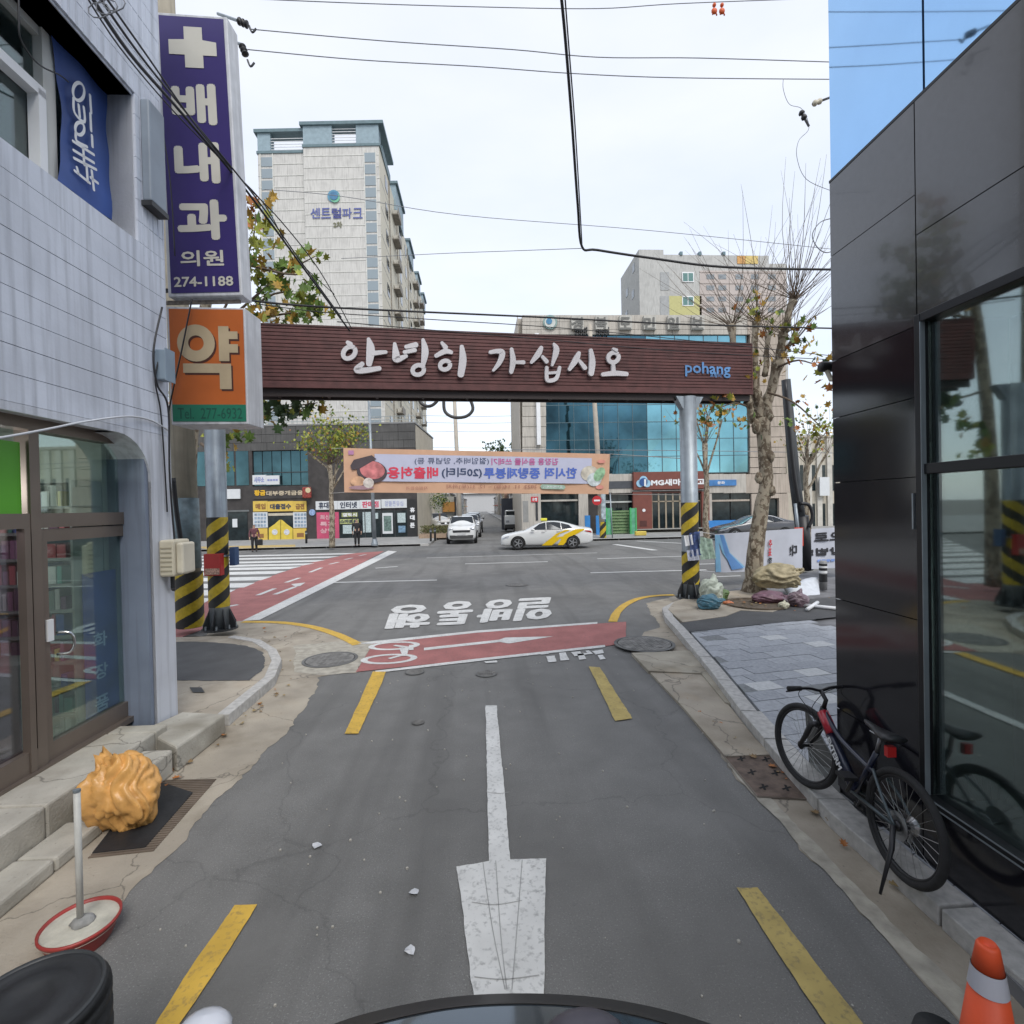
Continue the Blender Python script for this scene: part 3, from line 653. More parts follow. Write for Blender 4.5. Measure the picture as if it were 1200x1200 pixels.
shelf(.05, 1.1, .02, .42, .3, 2.3, 8, 'shelf of dark purple boxes deep inside the left shop', True)
LF = _L
# counter and blue poster
part(LB, 'counter', MB().box(LF, um2+.15, um2+.7, -.95, -.55, .3, 1.05), mat('counter green', (.30, .38, .33), .6))
BP = thing('shop_poster', 'dark blue poster with white letters stuck inside the shop door', 'poster', LF.P(0, 0, 0))
pa = LF.hit(100, 860, sn-.07); pb = LF.hit(130, 662, sn-.07)
pz0 = LF.Zp(115, 868, sn-.07); pz1 = LF.Zp(115, 670, sn-.07); pu0, pu1 = LF.U(94, sn-.07), LF.U(134, sn-.07)
part(BP, 'sheet', MB().box(LF, pu0, pu1, sn-.075, sn-.07, pz0, pz1), mat('poster blue', (.03, .055, .26), .4, var=.4, scale=2))
for i, ch_ in enumerate('화장품'):
    zc = pz1-.42*(pz1-pz0)-i*.19*(pz1-pz0)+.06
    wtext(BP, ch_, LF, pu0+.10, pu1-.14, zc-.11, zc+.03, sn-.069, mat('poster pale blue', (.3, .4, .6), .6), .02)
# lamp in the shop
lp_ = LF.P(um2+.55, -1.2, LF.Zp(68, 561, -1.0)); t = thing('ceiling_lamp', 'small lit white ceiling lamp inside the left shop', 'lamp', lp_); part(t, 'bulb', MB().ball(lp_, .05, (1, 1, .7)), mat('lamp glow', (1, 1, 1), .5, emit=4), smooth=True)
for dn in (0, .9):  # the lamp's own light, then an added fill light with no lamp
    pl_ = bpy.data.lights.new('shop_lamp_and_fill', 'POINT'); pl_.energy = 26; pl_.shadow_soft_size = .12; plo = bpy.data.objects.new('shop_lamp_and_fill', pl_); C.objects.link(plo); plo.location = lp_-Z*.12+LF.u*-dn*1.6

# steps in front
def nz_at(px, py, z): p = G(px, py, z); return (p-LF.o).dot(LF.n), (p-LF.o).dot(LF.u)
STEP = thing('concrete_steps', 'two tier worn concrete steps along the left shopfront', 'steps', LF.P(-1.5, .3, 0))
na = (nz_at(0, 990, .3)[0]+nz_at(67, 925, .3)[0]+nz_at(150, 880, .3)[0])/3
nb = (nz_at(0, 1060, .10)[0]+nz_at(100, 975, .10)[0])/2
ucut = nz_at(200, 850, .28)[1]
stc = mat('step concrete', (.40, .38, .33), .9, var=.15, scale=4, bump=.5, bscale=50, kind='concrete')
uu = U0; i = 0
while uu < ucut-.05:
    e = min(ucut, uu+1.13); part(STEP, 'upper_block', MB().box(LF, uu+.003, e-.003, -.6, na+random.uniform(-.006, .006), 0, .3-(0 if i % 2 else .004)), stc, bevel=.015); uu = e; i += 1
uu = U0
while uu < -1.75:
    e = min(-1.7, uu+.9); part(STEP, 'lower_block', MB().box(LF, uu+.003, e-.003, na+.01, nb+random.uniform(-.01, .01), 0, .10+random.uniform(-.006, .006)), stc, bevel=.02); uu = e
u1_ = nz_at(265, 832, .2)[1]; n1_ = nz_at(262, 838, .2)[0]
part(STEP, 'end_block', MB().hexa([LF.P(ucut+.01, 0, 0), LF.P(u1_, .05, 0), LF.P(u1_-.1, n1_, 0), LF.P(ucut+.01-.35, na+.28, 0), LF.P(ucut+.01, 0, .25), LF.P(u1_, .05, .2), LF.P(u1_-.1, n1_, .2), LF.P(ucut-.35, na+.28, .23)]), stc, bevel=.02)
part(STEP, 'end_block', MB().box(LF, -1.65, ucut-.36, na+.012, na+.26, 0, .22), stc, bevel=.02)

# conduits and cables on the wall
def cable(name, label, pts, r, material=black, group=None, seg=6, sm=8):
    m_ = MB().tube(bez(pts, sm), r, seg); return solo(name, label, 'cable', m_, material, group, smooth=True, base=Vector(pts[0]))
LW = lambda px, py, n=.02: LF.P(*[LF.hit(px, py, n)[0], n, LF.hit(px, py, n)[1]])
cable('wall_cable', 'pale cable sagging across the shopfront arch', [LW(-60, 522, .05), LW(0, 513, .05), (LW(55, 503, .05)), LW(100, 494, .04), LW(150, 488, .03), LW(178, 493, .02), LW(198, 505, .02)], .009, mat('pale cable', (.5, .52, .55), .5))
cable('wall_cable', 'thin black cable hanging down the corner of left building', [LW(186, 420, .03), LW(182, 447), LW(188, 480), LW(192, 530), LW(196, 600)], .007)
cable('wall_cable', 'black cable curving beside the orange sign down the wall corner', [LW(190, 360, .05), LW(180, 410, .05), LW(184, 450, .05), LW(197, 478, .06), LW(199, 560, .05), LW(206, 650, .05)], .009)
cable('wall_cable', 'cable hanging across the upper left window to the blue banner', [LW(22, -40, .1), LW(22, 20, .08), LW(25, 48, .06), LW(45, 75, .02), LW(70, 88, -.1), LW(80, 96, -.2)], .006)
JB = thing('junction_box', 'small grey blue steel junction box on left wall beside orange sign', 'junction box', LW(188, 448))
u_, z_ = LF.hit(188, 447); part(JB, 'box', MB().box(LF, u_-.08, u_+.05, 0, .10, z_, z_+.30), mat('blue grey steel', (.21, .27, .33), .5), bevel=.01)
part(JB, 'lid', MB().box(LF, u_-.09, u_+.06, .102, .112, z_-.01, z_+.31), MT['blue grey steel'])
VB = thing('light_box', 'narrow grey wall light box left of the purple sign', 'sign', LW(175, 245))
u_, z_ = LF.hit(176, 243); z2 = LF.hit(176, 130)[1]; part(VB, 'case', MB().box(LF, u_-.12, u_+.12, .005, .09, z_, z2), mat('case grey', (.24, .28, .33), .5), bevel=.015); part(VB, 'cap', MB().box(LF, u_-.13, u_+.13, .0, .10, z_-.05, z_-.003), darksteel)
EM = thing('meter_box', 'beige plastic electricity meter box on the left corner pilaster', 'meter box', LW(205, 680))
Ff = Fr(LF.o, rt0); Ff.n = Vector((Ff.u.y, -Ff.u.x, 0))
eu0, ez0 = LF.hit(190, 676, .02); ez1 = LF.hit(190, 633, .02)[1]
part(EM, 'case', MB().box(LF, eu0-.02, eu0+.26, .005, .15, ez0, ez1), cream, bevel=.02)
part(EM, 'cover', MB().box(LF, eu0+.01, eu0+.23, .15, .22, ez0+.02, ez1-.03), mat('cream cover', (.56, .52, .42), .35), bevel=.02)
m_ = MB()
for k in range(6): m_.box(LF, eu0-.024, eu0-.02, .02, .13, ez0+.05+k*.045, ez0+.065+k*.045)
part(EM, 'louvre', m_, mat('louvre shade', (.3, .27, .2), .6))
part(EM, 'pipe', MB().tube([LF.P(eu0+.1, .06, ez0), LF.P(eu0+.1, .06, ez0-.12), LF.P(eu0+.16, .03, ez0-.15)], .02), black)

# ================================================================ SIGNS ON THE CORNER
SD = 6.3
SG = facing(180, SD, 300, SD)
def wz(F, px, py): return F.hit(px, py)
def quadbox(F, q, t):                          # picture corners TL,TR,BR,BL on the frame, extruded back
    P4 = [F.P(*[F.hit(x, y)[0], 0, F.hit(x, y)[1]]) for x, y in q]; m_ = MB(); m_.prism(P4, F.n*-t); return m_
def qfn(F, q, n):
    h = [Vector(F.hit(x, y)) for x, y in q]
    def fn(s_, t):
        a = h[3].lerp(h[2], s_); b = h[0].lerp(h[1], s_); c = a.lerp(b, t); return F.P(c.x, n, c.y)
    return fn
PS = thing('purple_sign', 'tall purple clinic sign with white cross and letters on corner', 'sign', SG.P(SG.U(240), 0, SG.Zp(240, 345)))
q = [(182, 14), (266, 20), (284, 346), (197, 348)]
part(PS, 'case', quadbox(SG, q, .24), offwhite, bevel=.01)
qf = [(186, 18), (262, 23), (281, 342), (201, 344)]
fnq = qfn(SG, qf, .006)
m_ = MB(); m_.face([fnq(0, 0), fnq(1, 0), fnq(1, 1), fnq(0, 1)]); part(PS, 'face', m_, mat('purple acrylic', (.035, .022, .13), .3, var=.06))
dirty = mat('lettering cream', (.55, .53, .46), .5, var=.05)
def rects(parent, fn, rs, material, name='lettering'):
    for (s0, t0, s1, t1) in rs:
        m_ = MB(); m_.prism([fn(s0, t0), fn(s1, t0), fn(s1, t1), fn(s0, t1)], SG.n*.003); part(parent, name, m_, material)
fn2 = qfn(SG, qf, .009)
Y = lambda y: 1-(y-18)/(343-18)
m_ = MB(); cr_ = [(.38, Y(30)), (.66, Y(30)), (.66, Y(45)), (.87, Y(47)), (.87, Y(63)), (.66, Y(63)), (.66, Y(78)), (.38, Y(78)), (.38, Y(63)), (.14, Y(63)), (.14, Y(46)), (.38, Y(45))]
m_.prism([fn2(a, b) for a, b in cr_], SG.n*.003); part(PS, 'cross', m_, dirty)
def sub(fn, s0, t0, s1, t1): return lambda s_, t: fn(s0+(s1-s0)*s_, t0+(t1-t0)*t)
for ch_, y0, y1, s0, s1 in (('배', 96, 145, .14, .82), ('내', 165, 214, .14, .82), ('과', 233, 281, .14, .88)):
    part(PS, 'lettering', text(ch_, sub(fn2, s0, Y(y1), s1, Y(y0)), .045), dirty)
part(PS, 'lettering', text('의원', sub(fn2, .16, Y(312), .80, Y(293)), .025), dirty)
part(PS, 'lettering', text('274-1188', sub(fn2, .05, Y(336), .92, Y(324)), .03), dirty)
m_ = MB()
for py in (20, 130, 240, 335): m_.box(SG, SG.U(180), SG.U(196), -.16, -.12, SG.Zp(190, py)-.02, SG.Zp(190, py)+.02)
part(PS, 'bracket', m_, darksteel)
OS = thing('orange_sign', 'square orange pharmacy sign with beige 약 over green phone strip', 'sign', SG.P(SG.U(250), 0, SG.Zp(250, 497)))
q = [(195, 359), (287, 361), (291, 497), (201, 498)]
part(OS, 'case', quadbox(SG, q, .40), offwhite, bevel=.01)
qf = [(198, 362), (285, 363), (289, 494), (203, 494)]
fo = qfn(SG, qf, .006); Y2 = lambda y: 1-(y-362)/(494-362)
m_ = MB(); m_.face([fo(0, Y2(474)), fo(1, Y2(474)), fo(1, 1), fo(0, 1)]); part(OS, 'orange_face', m_, mat('orange acrylic', (.46, .115, .022), .35, var=.08))
m_ = MB(); m_.face([fo(0, 0), fo(1, 0), fo(1, Y2(474)), fo(0, Y2(474))]); part(OS, 'green_face', m_, mat('green acrylic dark', (.015, .16, .095), .35, var=.08))
fo2 = qfn(SG, qf, .008); fo3 = qfn(SG, qf, .012)
beige = mat('beige lettering', (.45, .36, .23), .5)
def yak(fn, dx, dy, material, name):
    m_ = MB(); k = 28
    cx_, cy_ = .355+dx, Y2(402)+dy
    o_ = [fn(cx_+.255*math.cos(2*math.pi*i/k), cy_+.165*math.sin(2*math.pi*i/k)) for i in range(k)]
    i_ = [fn(cx_+.105*math.cos(2*math.pi*i/k), cy_+.068*math.sin(2*math.pi*i/k)) for i in range(k)]
    m_.v = o_+i_; m_.f = [(i, (i+1) % k, k+(i+1) % k, k+i) for i in range(k)]
    for pts in ([(.66, 382), (.80, 382), (.80, 388), (.92, 388), (.92, 397), (.80, 397), (.80, 403), (.92, 403), (.92, 413), (.80, 413), (.80, 423), (.66, 423)], [(.17, 426), (.82, 426), (.82, 456), (.66, 456), (.66, 437), (.17, 437)]):
        m_.face([fn(a+dx, Y2(b)+dy) for a, b in pts])
    part(OS, name, m_, material)
yak(fo2, .02, -.017, mat('letter shadow brown', (.07, .02, .012), .6), 'letter_shadow'); yak(fo3, 0, 0, beige, 'lettering')  # dark brown offset copy paints the letter's shadow
part(OS, 'lettering', text('Tel.  277-6932', sub(fo2, .07, Y2(491), .95, Y2(478)), .005), mat('dark green ink', (.008, .07, .05), .5))
cable('sign_cable', 'thin black cable crossing the orange sign diagonally', [W(225, 350, SD-.1), W(213, 410, SD-.12), W(199, 475, SD-.1), W(197, 500, SD-.05)], .009)
m_ = MB().box(SG, SG.U(196), SG.U(284), -.1, -.06, SG.Zp(240, 352)-.01, SG.Zp(240, 352)+.03); solo('sign_bar', 'rusty steel bar between purple and orange signs', 'bar', m_, mat('rusty steel', (.2, .17, .14), .8, var=.4, scale=20))

# ================================================================ LEFT POLES
def stripes(t, base, r, z0, z1, turns, tilt=0, seg=72, wind=1):
    # yellow and black sleeve as real quads of two materials
    m_ = MB(); nzz = 150; mats = []
    for j in range(nzz+1):
        z = z0+(z1-z0)*j/nzz
        for i in range(seg):
            a = 2*math.pi*i/seg; m_.v.append(Vector((base.x+r*math.cos(a)+tilt*(z-base.z), base.y+r*math.sin(a), z)))
    for j in range(nzz):
        for i in range(seg):
            m_.f.append((j*seg+i, j*seg+(i+1) % seg, (j+1)*seg+(i+1) % seg, (j+1)*seg+i)); mats.append(1 if ((-i/seg*wind*1.0*turns_per+j/nzz*turns) % 1) < .5 else 0)
    o = part(t, 'warning_sleeve', m_, [mat('warning black', (.02, .02, .018), .55, var=.3, scale=14), mat('warning yellow', (.50, .36, .02), .5, var=.2, scale=14)], smooth=True)
    # recalc may not reorder faces
    for p, k in zip(o.data.polygons, mats): p.material_index = k
    return o
turns_per = 2
GPL = at(254, 9.35); ZL = .12
def gatepost(base, r, ztop, label, sleeve, lat, turns):
    t = thing('gate_post', label, 'post', base)
    part(t, 'shaft', MB().tube([base+Z*.0, base+Z*1.0, Vector((base.x, base.y, ztop))], r, 28), steel, smooth=True)
    m_ = MB(); m_.lathe(base, [(r*1.75, 0), (r*1.75, .03)], 28)
    part(t, 'base_plate', m_, darksteel)
    for k in range(8):
        a = k*math.pi/4; d = Vector((math.cos(a), math.sin(a), 0)); q = Vector((-d.y, d.x, 0))*.008
        part(t, 'gusset', MB().prism([base+d*r+Z*.03-q, base+d*r*1.65+Z*.03-q, base+d*r*1.65+Z*.12-q, base+d*r+Z*.38-q], q*2), darksteel)
        part(t, 'bolt', MB().lathe(base+(d*r*1.6).lerp(q*9+d*r*1.5, .9)+Z*.03, [(.016, 0), (.016, .07)], 8), steel)
    for (z0, z1) in sleeve: stripes(t, base, r+.004, base.z+z0, base.z+z1, turns*(z1-z0), 0)
    m_ = MB().box(Fr(base, GF.u), -.28, .28, -.1, .1, ztop-.12, ztop); m_.box(Fr(base, GF.u), -.38, -.02, -.02, .02, ztop-.3, ztop-.12); part(t, 'bracket', MB().prism([base+Z*(ztop-base.z)+GF.u*a+GF.n*.09+Z*b for a, b in ((-.34, 0), (.34, 0), (.17, -.28), (-.17, -.28))], GF.n*-.18), steel)
    return t
# gate frame
GF = facing(252, 9.35, 808, 11.6)
bl = GPL.copy(); bl.z = ZL; br_ = at(808, 11.55, RPZ)
gz = lambda px, py, n=0: GF.hit(px, py, n)
ZPL = W(250, 505, 9.35).z
POSTL = gatepost(bl, .17, W(252, 462, 9.35).z, 'left round steel gate post with striped sleeve and red box', [(.42, 2.05)], 0, 2.6)
POSTR = gatepost(br_, .185, W(808, 466, 11.6).z, 'right round steel gate post with striped sleeve wrapped in litter', [(.32, 1.05), (1.42, 2.15)], 0, 2.4)
c = bl+Z*.12
GX = thing('notice_box', 'small red metal box strapped to the left gate post', 'box', W(247, 672, 9.1))
NB = facing(240, 9.13, 270, 9.13)
u0, z0 = NB.hit(239, 675); u1, z1 = NB.hit(258, 649)
part(GX, 'body', MB().box(NB, u0, u1, -.12, 0, z0, z1), mat('red paint', (.45, .03, .025), .45, var=.15), bevel=.006)
part(GX, 'label', MB().box(NB, u0+.02, u1-.02, .001, .004, z0+.02, z0+.13), mat('pale red label', (.5, .3, .22), .6, var=.6, scale=40))
GX = thing('blue_box', 'small blue box tied to right side of left gate post', 'box', W(270, 665, 9.4))
u0, z0 = NB.hit(263.5, 664); u1, z1 = NB.hit(269.5, 642)
part(GX, 'body', MB().box(NB, u0, u1, -.3, -.15, z0, z1), mat('blue paint', (.03, .07, .16), .45, var=.2), bevel=.006)
part(GX, 'strap', MB().lathe(bl+Z*((z0+z1)/2-.12), [(.2, 0), (.2, .03)], 20), steel)
# concrete utility pole
pb_ = at(219, 9.6, .12)
UP = thing('utility_pole', 'thick concrete utility pole standing behind left building corner', 'utility pole', pb_)
ptop = W(192, -60, 9.6); 
part(UP, 'pole', MB().tube([pb_, pb_.lerp(ptop, .5), ptop], [.22, .18, .14], 24), mat('pole concrete', (.30, .27, .21), .85, var=.15, scale=3, kind='streak'), smooth=True)
pbe = pb_.lerp(ptop, .0)
m_ = MB().tube([pb_.lerp(ptop, (1.05)/12), pb_.lerp(ptop, 2.3/12)], [.228, .222], 24); part(UP, 'plastic_wrap', m_, mat('blue grey wrap', (.13, .18, .20), .5, var=.4, scale=7), smooth=True)
stripes(UP, pb_, .235, .13, 1.15, 2.6)
m_ = MB().tube(bez([W(203, 560, 9.2), W(207, 600, 9.25), W(213, 640, 9.3)], 5), .04, 8); part(UP, 'cable_riser', m_, black, smooth=True)
# insulators near its top
for (a, b, lb) in (((278, 24), (292, 30), 'upper'), ((283, 52), (290, 70), 'lower')):
    p = W(a[0], a[1], 9.4); q_ = W(b[0], b[1], 9.4); t = thing('insulator', lb+' black line insulator on arm right of purple sign top', 'insulator', p)
    part(t, 'arm', MB().tube([W(255, a[1]-8, 9.5), p], .025, 6), steel)
    pr = [(.02, 0)]
    for k in range(3): pr += [(.06, .03+k*.07), (.065, .05+k*.07), (.025, .06+k*.07)]
    part(t, 'discs', MB().lathe(p, pr, 12, (q_-p)), black, smooth=True)
    part(t, 'clamp', MB().tube(bez([q_, q_+Vector((.05, 0, -.12)), q_+Vector((.12, 0, -.05))], 4), .018, 6), darksteel)

# ================================================================ THE GATE BEAM
slatm = mat('brown slat', (.10, .035, .032), .6, var=.25, scale=6, bump=.2)
BM = thing('gateway_sign', 'long brown slatted gateway sign with white brush letters over lane', 'sign', GF.P(4, 0, 4.2))
uL = gz(302, 420)[0]; uR = gz(876, 430)[0]
tl, tr_ = gz(302, 382)[1], gz(876, 405)[1]; bl_, br2 = gz(303, 455)[1], gz(876, 463)[1]
def bz(u, t): k = (u-uL)/(uR-uL); a = bl_+(br2-bl_)*k; b = tl+(tr_-tl)*k; return a+(b-a)*t
NSL = 16
for i in range(NSL):
    t0 = (i+.06)/NSL*(1-.05)+.05; t1 = (i+.86)/NSL*(1-.05)+.05
    for side, n0, n1 in ((0, .10, .135), (1, -.36, -.325)):
        m_ = MB(); m_.hexa([GF.P(uL, n0, bz(uL, t0)), GF.P(uR, n0, bz(uR, t0)), GF.P(uR, n1, bz(uR, t0)), GF.P(uL, n1, bz(uL, t0)), GF.P(uL, n0, bz(uL, t1)), GF.P(uR, n0, bz(uR, t1)), GF.P(uR, n1, bz(uR, t1)), GF.P(uL, n1, bz(uL, t1))])
        part(BM, 'slat', m_, slatm)
def bbox_(u0, u1, n0, n1, ta, tb):
    return [GF.P(u0, n0, bz(u0, ta)), GF.P(u1, n0, bz(u1, ta)), GF.P(u1, n1, bz(u1, ta)), GF.P(u0, n1, bz(u0, ta)), GF.P(u0, n0, bz(u0, tb)), GF.P(u1, n0, bz(u1, tb)), GF.P(u1, n1, bz(u1, tb)), GF.P(u0, n1, bz(u0, tb))]
part(BM, 'backing', MB().hexa(bbox_(uL, uR, -.32, .098, .02, .99)), mat('dark backing', (.03, .015, .014), .8))
part(BM, 'bottom_rail', MB().hexa(bbox_(uL, uR, .10, .15, -.01, .05)).hexa(bbox_(uL, uR, -.37, -.32, -.01, .05)), slatm)
part(BM, 'top_cap', MB().hexa(bbox_(uL-.01, uR+.01, -.38, .15, .985, 1.01)), mat('brown cap', (.07, .028, .026), .5))
part(BM, 'end_cap', MB().hexa(bbox_(uR, uR+.03, -.38, .14, -.01, 1.0)), slatm)
part(BM, 'end_cap', MB().hexa(bbox_(uL-.03, uL, -.38, .14, -.01, 1.0)), slatm)
ff = MB()
for n0 in (-.32, .0): ff.hexa(bbox_(uL, uR, n0, n0+.06, -.13, -.02))
for k in range(12):
    u = uL+.3+(uR-uL-.6)*k/11; ff.hexa(bbox_(u, u+.05, -.26, 0, -.11, -.03))
part(BM, 'support_frame', ff, mat('dark brown steel', (.035, .025, .023), .6))
# brush letters, traced as strokes
lt = mat('letter white', (.58, .56, .57), .45, var=.05)
_bn = [0]
def bs(pts, wv, k=4.0, ox=290, oy=360, name='brush_letter'):
    n = .155; uz = [gz(ox+x/k, oy+y/k, n) for x, y in pts]; sc = 11.0/600/k
    ws = [a*sc for a in wv]; _bn[0] += 1; part(BM, name, stroke(uz, ws, GF, n-.001, .05+.0022*(_bn[0] % 9)), lt)
def r4(cx, cy, rx, ry, rot=0, n=12):
    return [(cx+rx*math.cos(2*math.pi*i/n)*math.cos(rot)-ry*math.sin(2*math.pi*i/n)*math.sin(rot), cy+rx*math.cos(2*math.pi*i/n)*math.sin(rot)+ry*math.sin(2*math.pi*i/n)*math.cos(rot)) for i in range(n+1)]
# 안
bs(r4(478, 216, 32, 24, -.75), [9]*13); bs([(470, 168), (482, 178)], [8, 12])
bs([(568, 152), (578, 200), (570, 270)], [7, 17, 12]); bs([(585, 220), (620, 216), (650, 214)], [10, 9, 7]); bs([(540, 268), (512, 296), (545, 300), (620, 290)], [9, 12, 12, 9])
# 녕
bs([(690, 175), (696, 225), (700, 248), (745, 232)], [7, 15, 14, 7]); bs([(742, 190), (790, 180)], [8, 11]); bs([(735, 215), (785, 205)], [8, 9]); bs([(822, 155), (832, 210), (822, 275)], [7, 15, 9]); bs(r4(800, 297, 27, 22, -.3), [9]*13)
# 히
bs([(910, 170), (928, 192)], [7, 11]); bs([(882, 232), (925, 210), (955, 215)], [8, 11, 8]); bs(r4(925, 275, 24, 20, -.4), [9]*13); bs([(1003, 188), (1008, 250), (998, 320)], [9, 16, 14])
# 가
bs([(1135, 215), (1170, 210), (1192, 218), (1180, 260), (1150, 300)], [8, 10, 13, 11, 6])
kk = dict(k=4.0, ox=590, oy=360)
bs([(35, 200), (42, 255), (33, 308)], [8, 13, 9], **kk); bs([(52, 262), (92, 262)], [7, 9], **kk)
# 십
bs([(175, 192), (160, 222), (128, 262)], [9, 13, 7], **kk); bs([(180, 235), (200, 258)], [8, 10], **kk); bs([(233, 175), (245, 205), (225, 275)], [6, 14, 6], **kk)
bs([(200, 285), (200, 335), (212, 347), (245, 335), (260, 285)], [8, 9, 9, 9, 8], **kk); bs([(203, 312), (254, 308)], [6, 6], **kk)
# 시
bs([(350, 218), (335, 250), (305, 295)], [9, 14, 8], **kk); bs([(352, 255), (378, 288)], [8, 11], **kk); bs([(405, 205), (412, 260), (406, 315)], [9, 15, 13], **kk)
# 오
bs([(508, 198), (525, 205)], [5, 8], **kk); bs(r4(512, 238, 25, 22, -.6), [10]*13, **kk); bs([(510, 268), (512, 300)], [9, 11], **kk); bs([(460, 318), (520, 312), (574, 316)], [9, 12, 10], **kk)
# small blue logotype
lb_ = mat('logo blue', (.10, .25, .50), .5, var=.3, scale=2); n = .155
u0, z0 = gz(803, 441, n); u1, z1 = gz(856, 426, n); wtext(BM, 'pohang', GF, u0, u1, z0, z1, n, lb_, .02)
u0, z0 = gz(832, 442, n); u1, z1 = gz(845, 438, n); wtext(BM, '포항시', GF, u0, u1, z0, z1, n, lb_, .02)

# ================================================================ RIGHT BUILDING
RB = thing('black_building', 'glossy black stone building with large shop windows at right', 'building', RF.P(0, 0, 0))
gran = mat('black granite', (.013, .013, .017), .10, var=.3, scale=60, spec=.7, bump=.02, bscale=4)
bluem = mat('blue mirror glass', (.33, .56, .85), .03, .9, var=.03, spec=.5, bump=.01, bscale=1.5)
gran2 = mat('black granite painted reflection', (.028, .028, .032), .13, var=.35, scale=30, spec=.9, bump=.04, bscale=6, coat=.35)  # same granite as below, lighter to put the sky reflection into it
jm = mat('joint sealant', (.10, .10, .10), .6)
RU0 = -6.5
zb = RF.Zp(977, 210); zfr = RF.Zp(1092, 360)
uW = RF.U(1078); uS = RF.U(1092)
core = MB(); core.box(RF, uW-.02, 0-.03, -5, -.03, .05, 8.8); core.box(RF, RU0, uW-.02, -5, -.03, RF.Zp(1090, 372)+.02, 8.8); core.box(RF, RU0, uW-.02, -5, -.03, .05, RF.Zp(1085, 935)-.03)
core.box(RF, RU0, uW-.02, -5, -4.8, .05, 8.8)
part(RB, 'wall', core, jm)
wt = RF.Zp(1090, 374); wb = RF.Zp(1085, 928)
lv = sorted([.10, RF.Zp(975, 715), RF.Zp(975, 566), RF.Zp(975, 491), RF.Zp(975, 424)])
lv = [.10, .72, RF.Zp(975, 700), RF.Zp(975, 566), RF.Zp(975, 491), RF.Zp(975, 424), RF.Zp(975, 300), zb]
for a, b in zip(lv, lv[1:]):
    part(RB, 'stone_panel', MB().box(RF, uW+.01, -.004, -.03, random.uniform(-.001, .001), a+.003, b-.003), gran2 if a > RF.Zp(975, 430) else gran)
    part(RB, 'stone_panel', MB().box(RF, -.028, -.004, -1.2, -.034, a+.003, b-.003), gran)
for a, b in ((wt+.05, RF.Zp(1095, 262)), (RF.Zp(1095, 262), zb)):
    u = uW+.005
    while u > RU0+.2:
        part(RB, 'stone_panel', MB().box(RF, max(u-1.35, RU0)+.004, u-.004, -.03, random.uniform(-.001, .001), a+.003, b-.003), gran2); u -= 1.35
u = uW+.005
while u > RU0+.2:
    part(RB, 'stone_panel', MB().box(RF, max(u-1.1, RU0)+.004, u-.004, -.03, random.uniform(-.001, .001), .09, wb-.06), gran); u -= 1.1
# blue glass storey
ub0 = RF.U(1081, 0, 60)
bl2 = [0-.002, ub0]
while bl2[-1] > RU0: bl2.append(bl2[-1]-(abs(ub0)))
for a, b in zip(bl2[1:], bl2[:-1]):
    for z0, z1 in ((zb+.02, zb+2.3), (zb+2.33, 8.75)):
        part(RB, 'blue_pane', MB().box(RF, a+.008, b-.008, -.028, -.006, z0, z1), bluem)
part(RB, 'blue_trim', MB().box(RF, RU0, -.0, -.03, .002, zb-.0, zb+.018), darksteel)
# shop window
dfr = mat('black aluminium', (.022, .023, .026), .3, .5, var=.05)
zt1 = RF.Zp(1090, 549)
m_ = MB()
m_.box(RF, uW-.045, uW, -.08, .025, wb, wt+.05); m_.box(RF, RU0, uW-.045, -.08, .025, wt, wt+.05); m_.box(RF, RU0, uW-.045, -.08, .03, wb-.05, wb)
m_.box(RF, RU0, uW-.045, -.06, .015, zt1-.03, zt1+.03)
for px in (1320, 1700): u = RF.U(px); m_.box(RF, u-.025, u+.025, -.06, .012, wb, wt)
WF = part(RB, 'window_frame', m_, dfr, bevel=.004)
part(WF, 'frame_trim', MB().box(RF, uW-.05, uW-.046, .0, .03, wb, wt).box(RF, RU0, uW-.05, .031, .034, wb-.012, wb-.004).box(RF, RU0, uW-.05, .031, .034, wb-.045, wb-.037), steel)
RG = glass('dark shop glass', (.85, .92, .90), .5, .03, refl=.38)
for a, b in ((wb, zt1-.03), (zt1+.03, wt)):
    part(WF, 'pane', MB().box(RF, RU0, uW-.046, -.03, -.022, a, b), RG)
# interior: dark reveal, grey-green screens, floor
ui = RF.U(1108, -.35, 600)
part(RB, 'inner_pillar', MB().box(RF, uW-.5, uW-.1, -.75, -.45, .3, wt), mat('dark interior', (.03, .028, .028), .8))
ui1 = RF.U(1187, -.8)
part(RB, 'screen_wall', MB().box(RF, RF.U(1186, -.6), RF.U(1109, -.6), -.64, -.6, .35, wt-.1), mat('grey green screen', (.62, .70, .67), .7, var=.1))
part(RB, 'pale_screen', MB().box(RF, RU0, RF.U(1190, -.5), -1.6, -1.55, .35, wt-.5), mat('pale screen', (.72, .74, .72), .7, var=.2))
part(RB, 'interior_floor', MB().box(RF, RU0, uW-.1, -4.7, -.1, .25, .32), mat('interior floor', (.4, .4, .38), .5))
part(RB, 'lower_frame', MB().box(RF, RU0, uW-.05, -.5, -.42, wb-.05, wb+.06), mat('inner sill', (.1, .105, .105), .5))
part(RB, 'interior_ceiling', MB().box(RF, RU0, uW-.1, -4.7, -.1, wt+.06, wt+.1), mat('interior ceiling', (.6, .6, .6), .8))
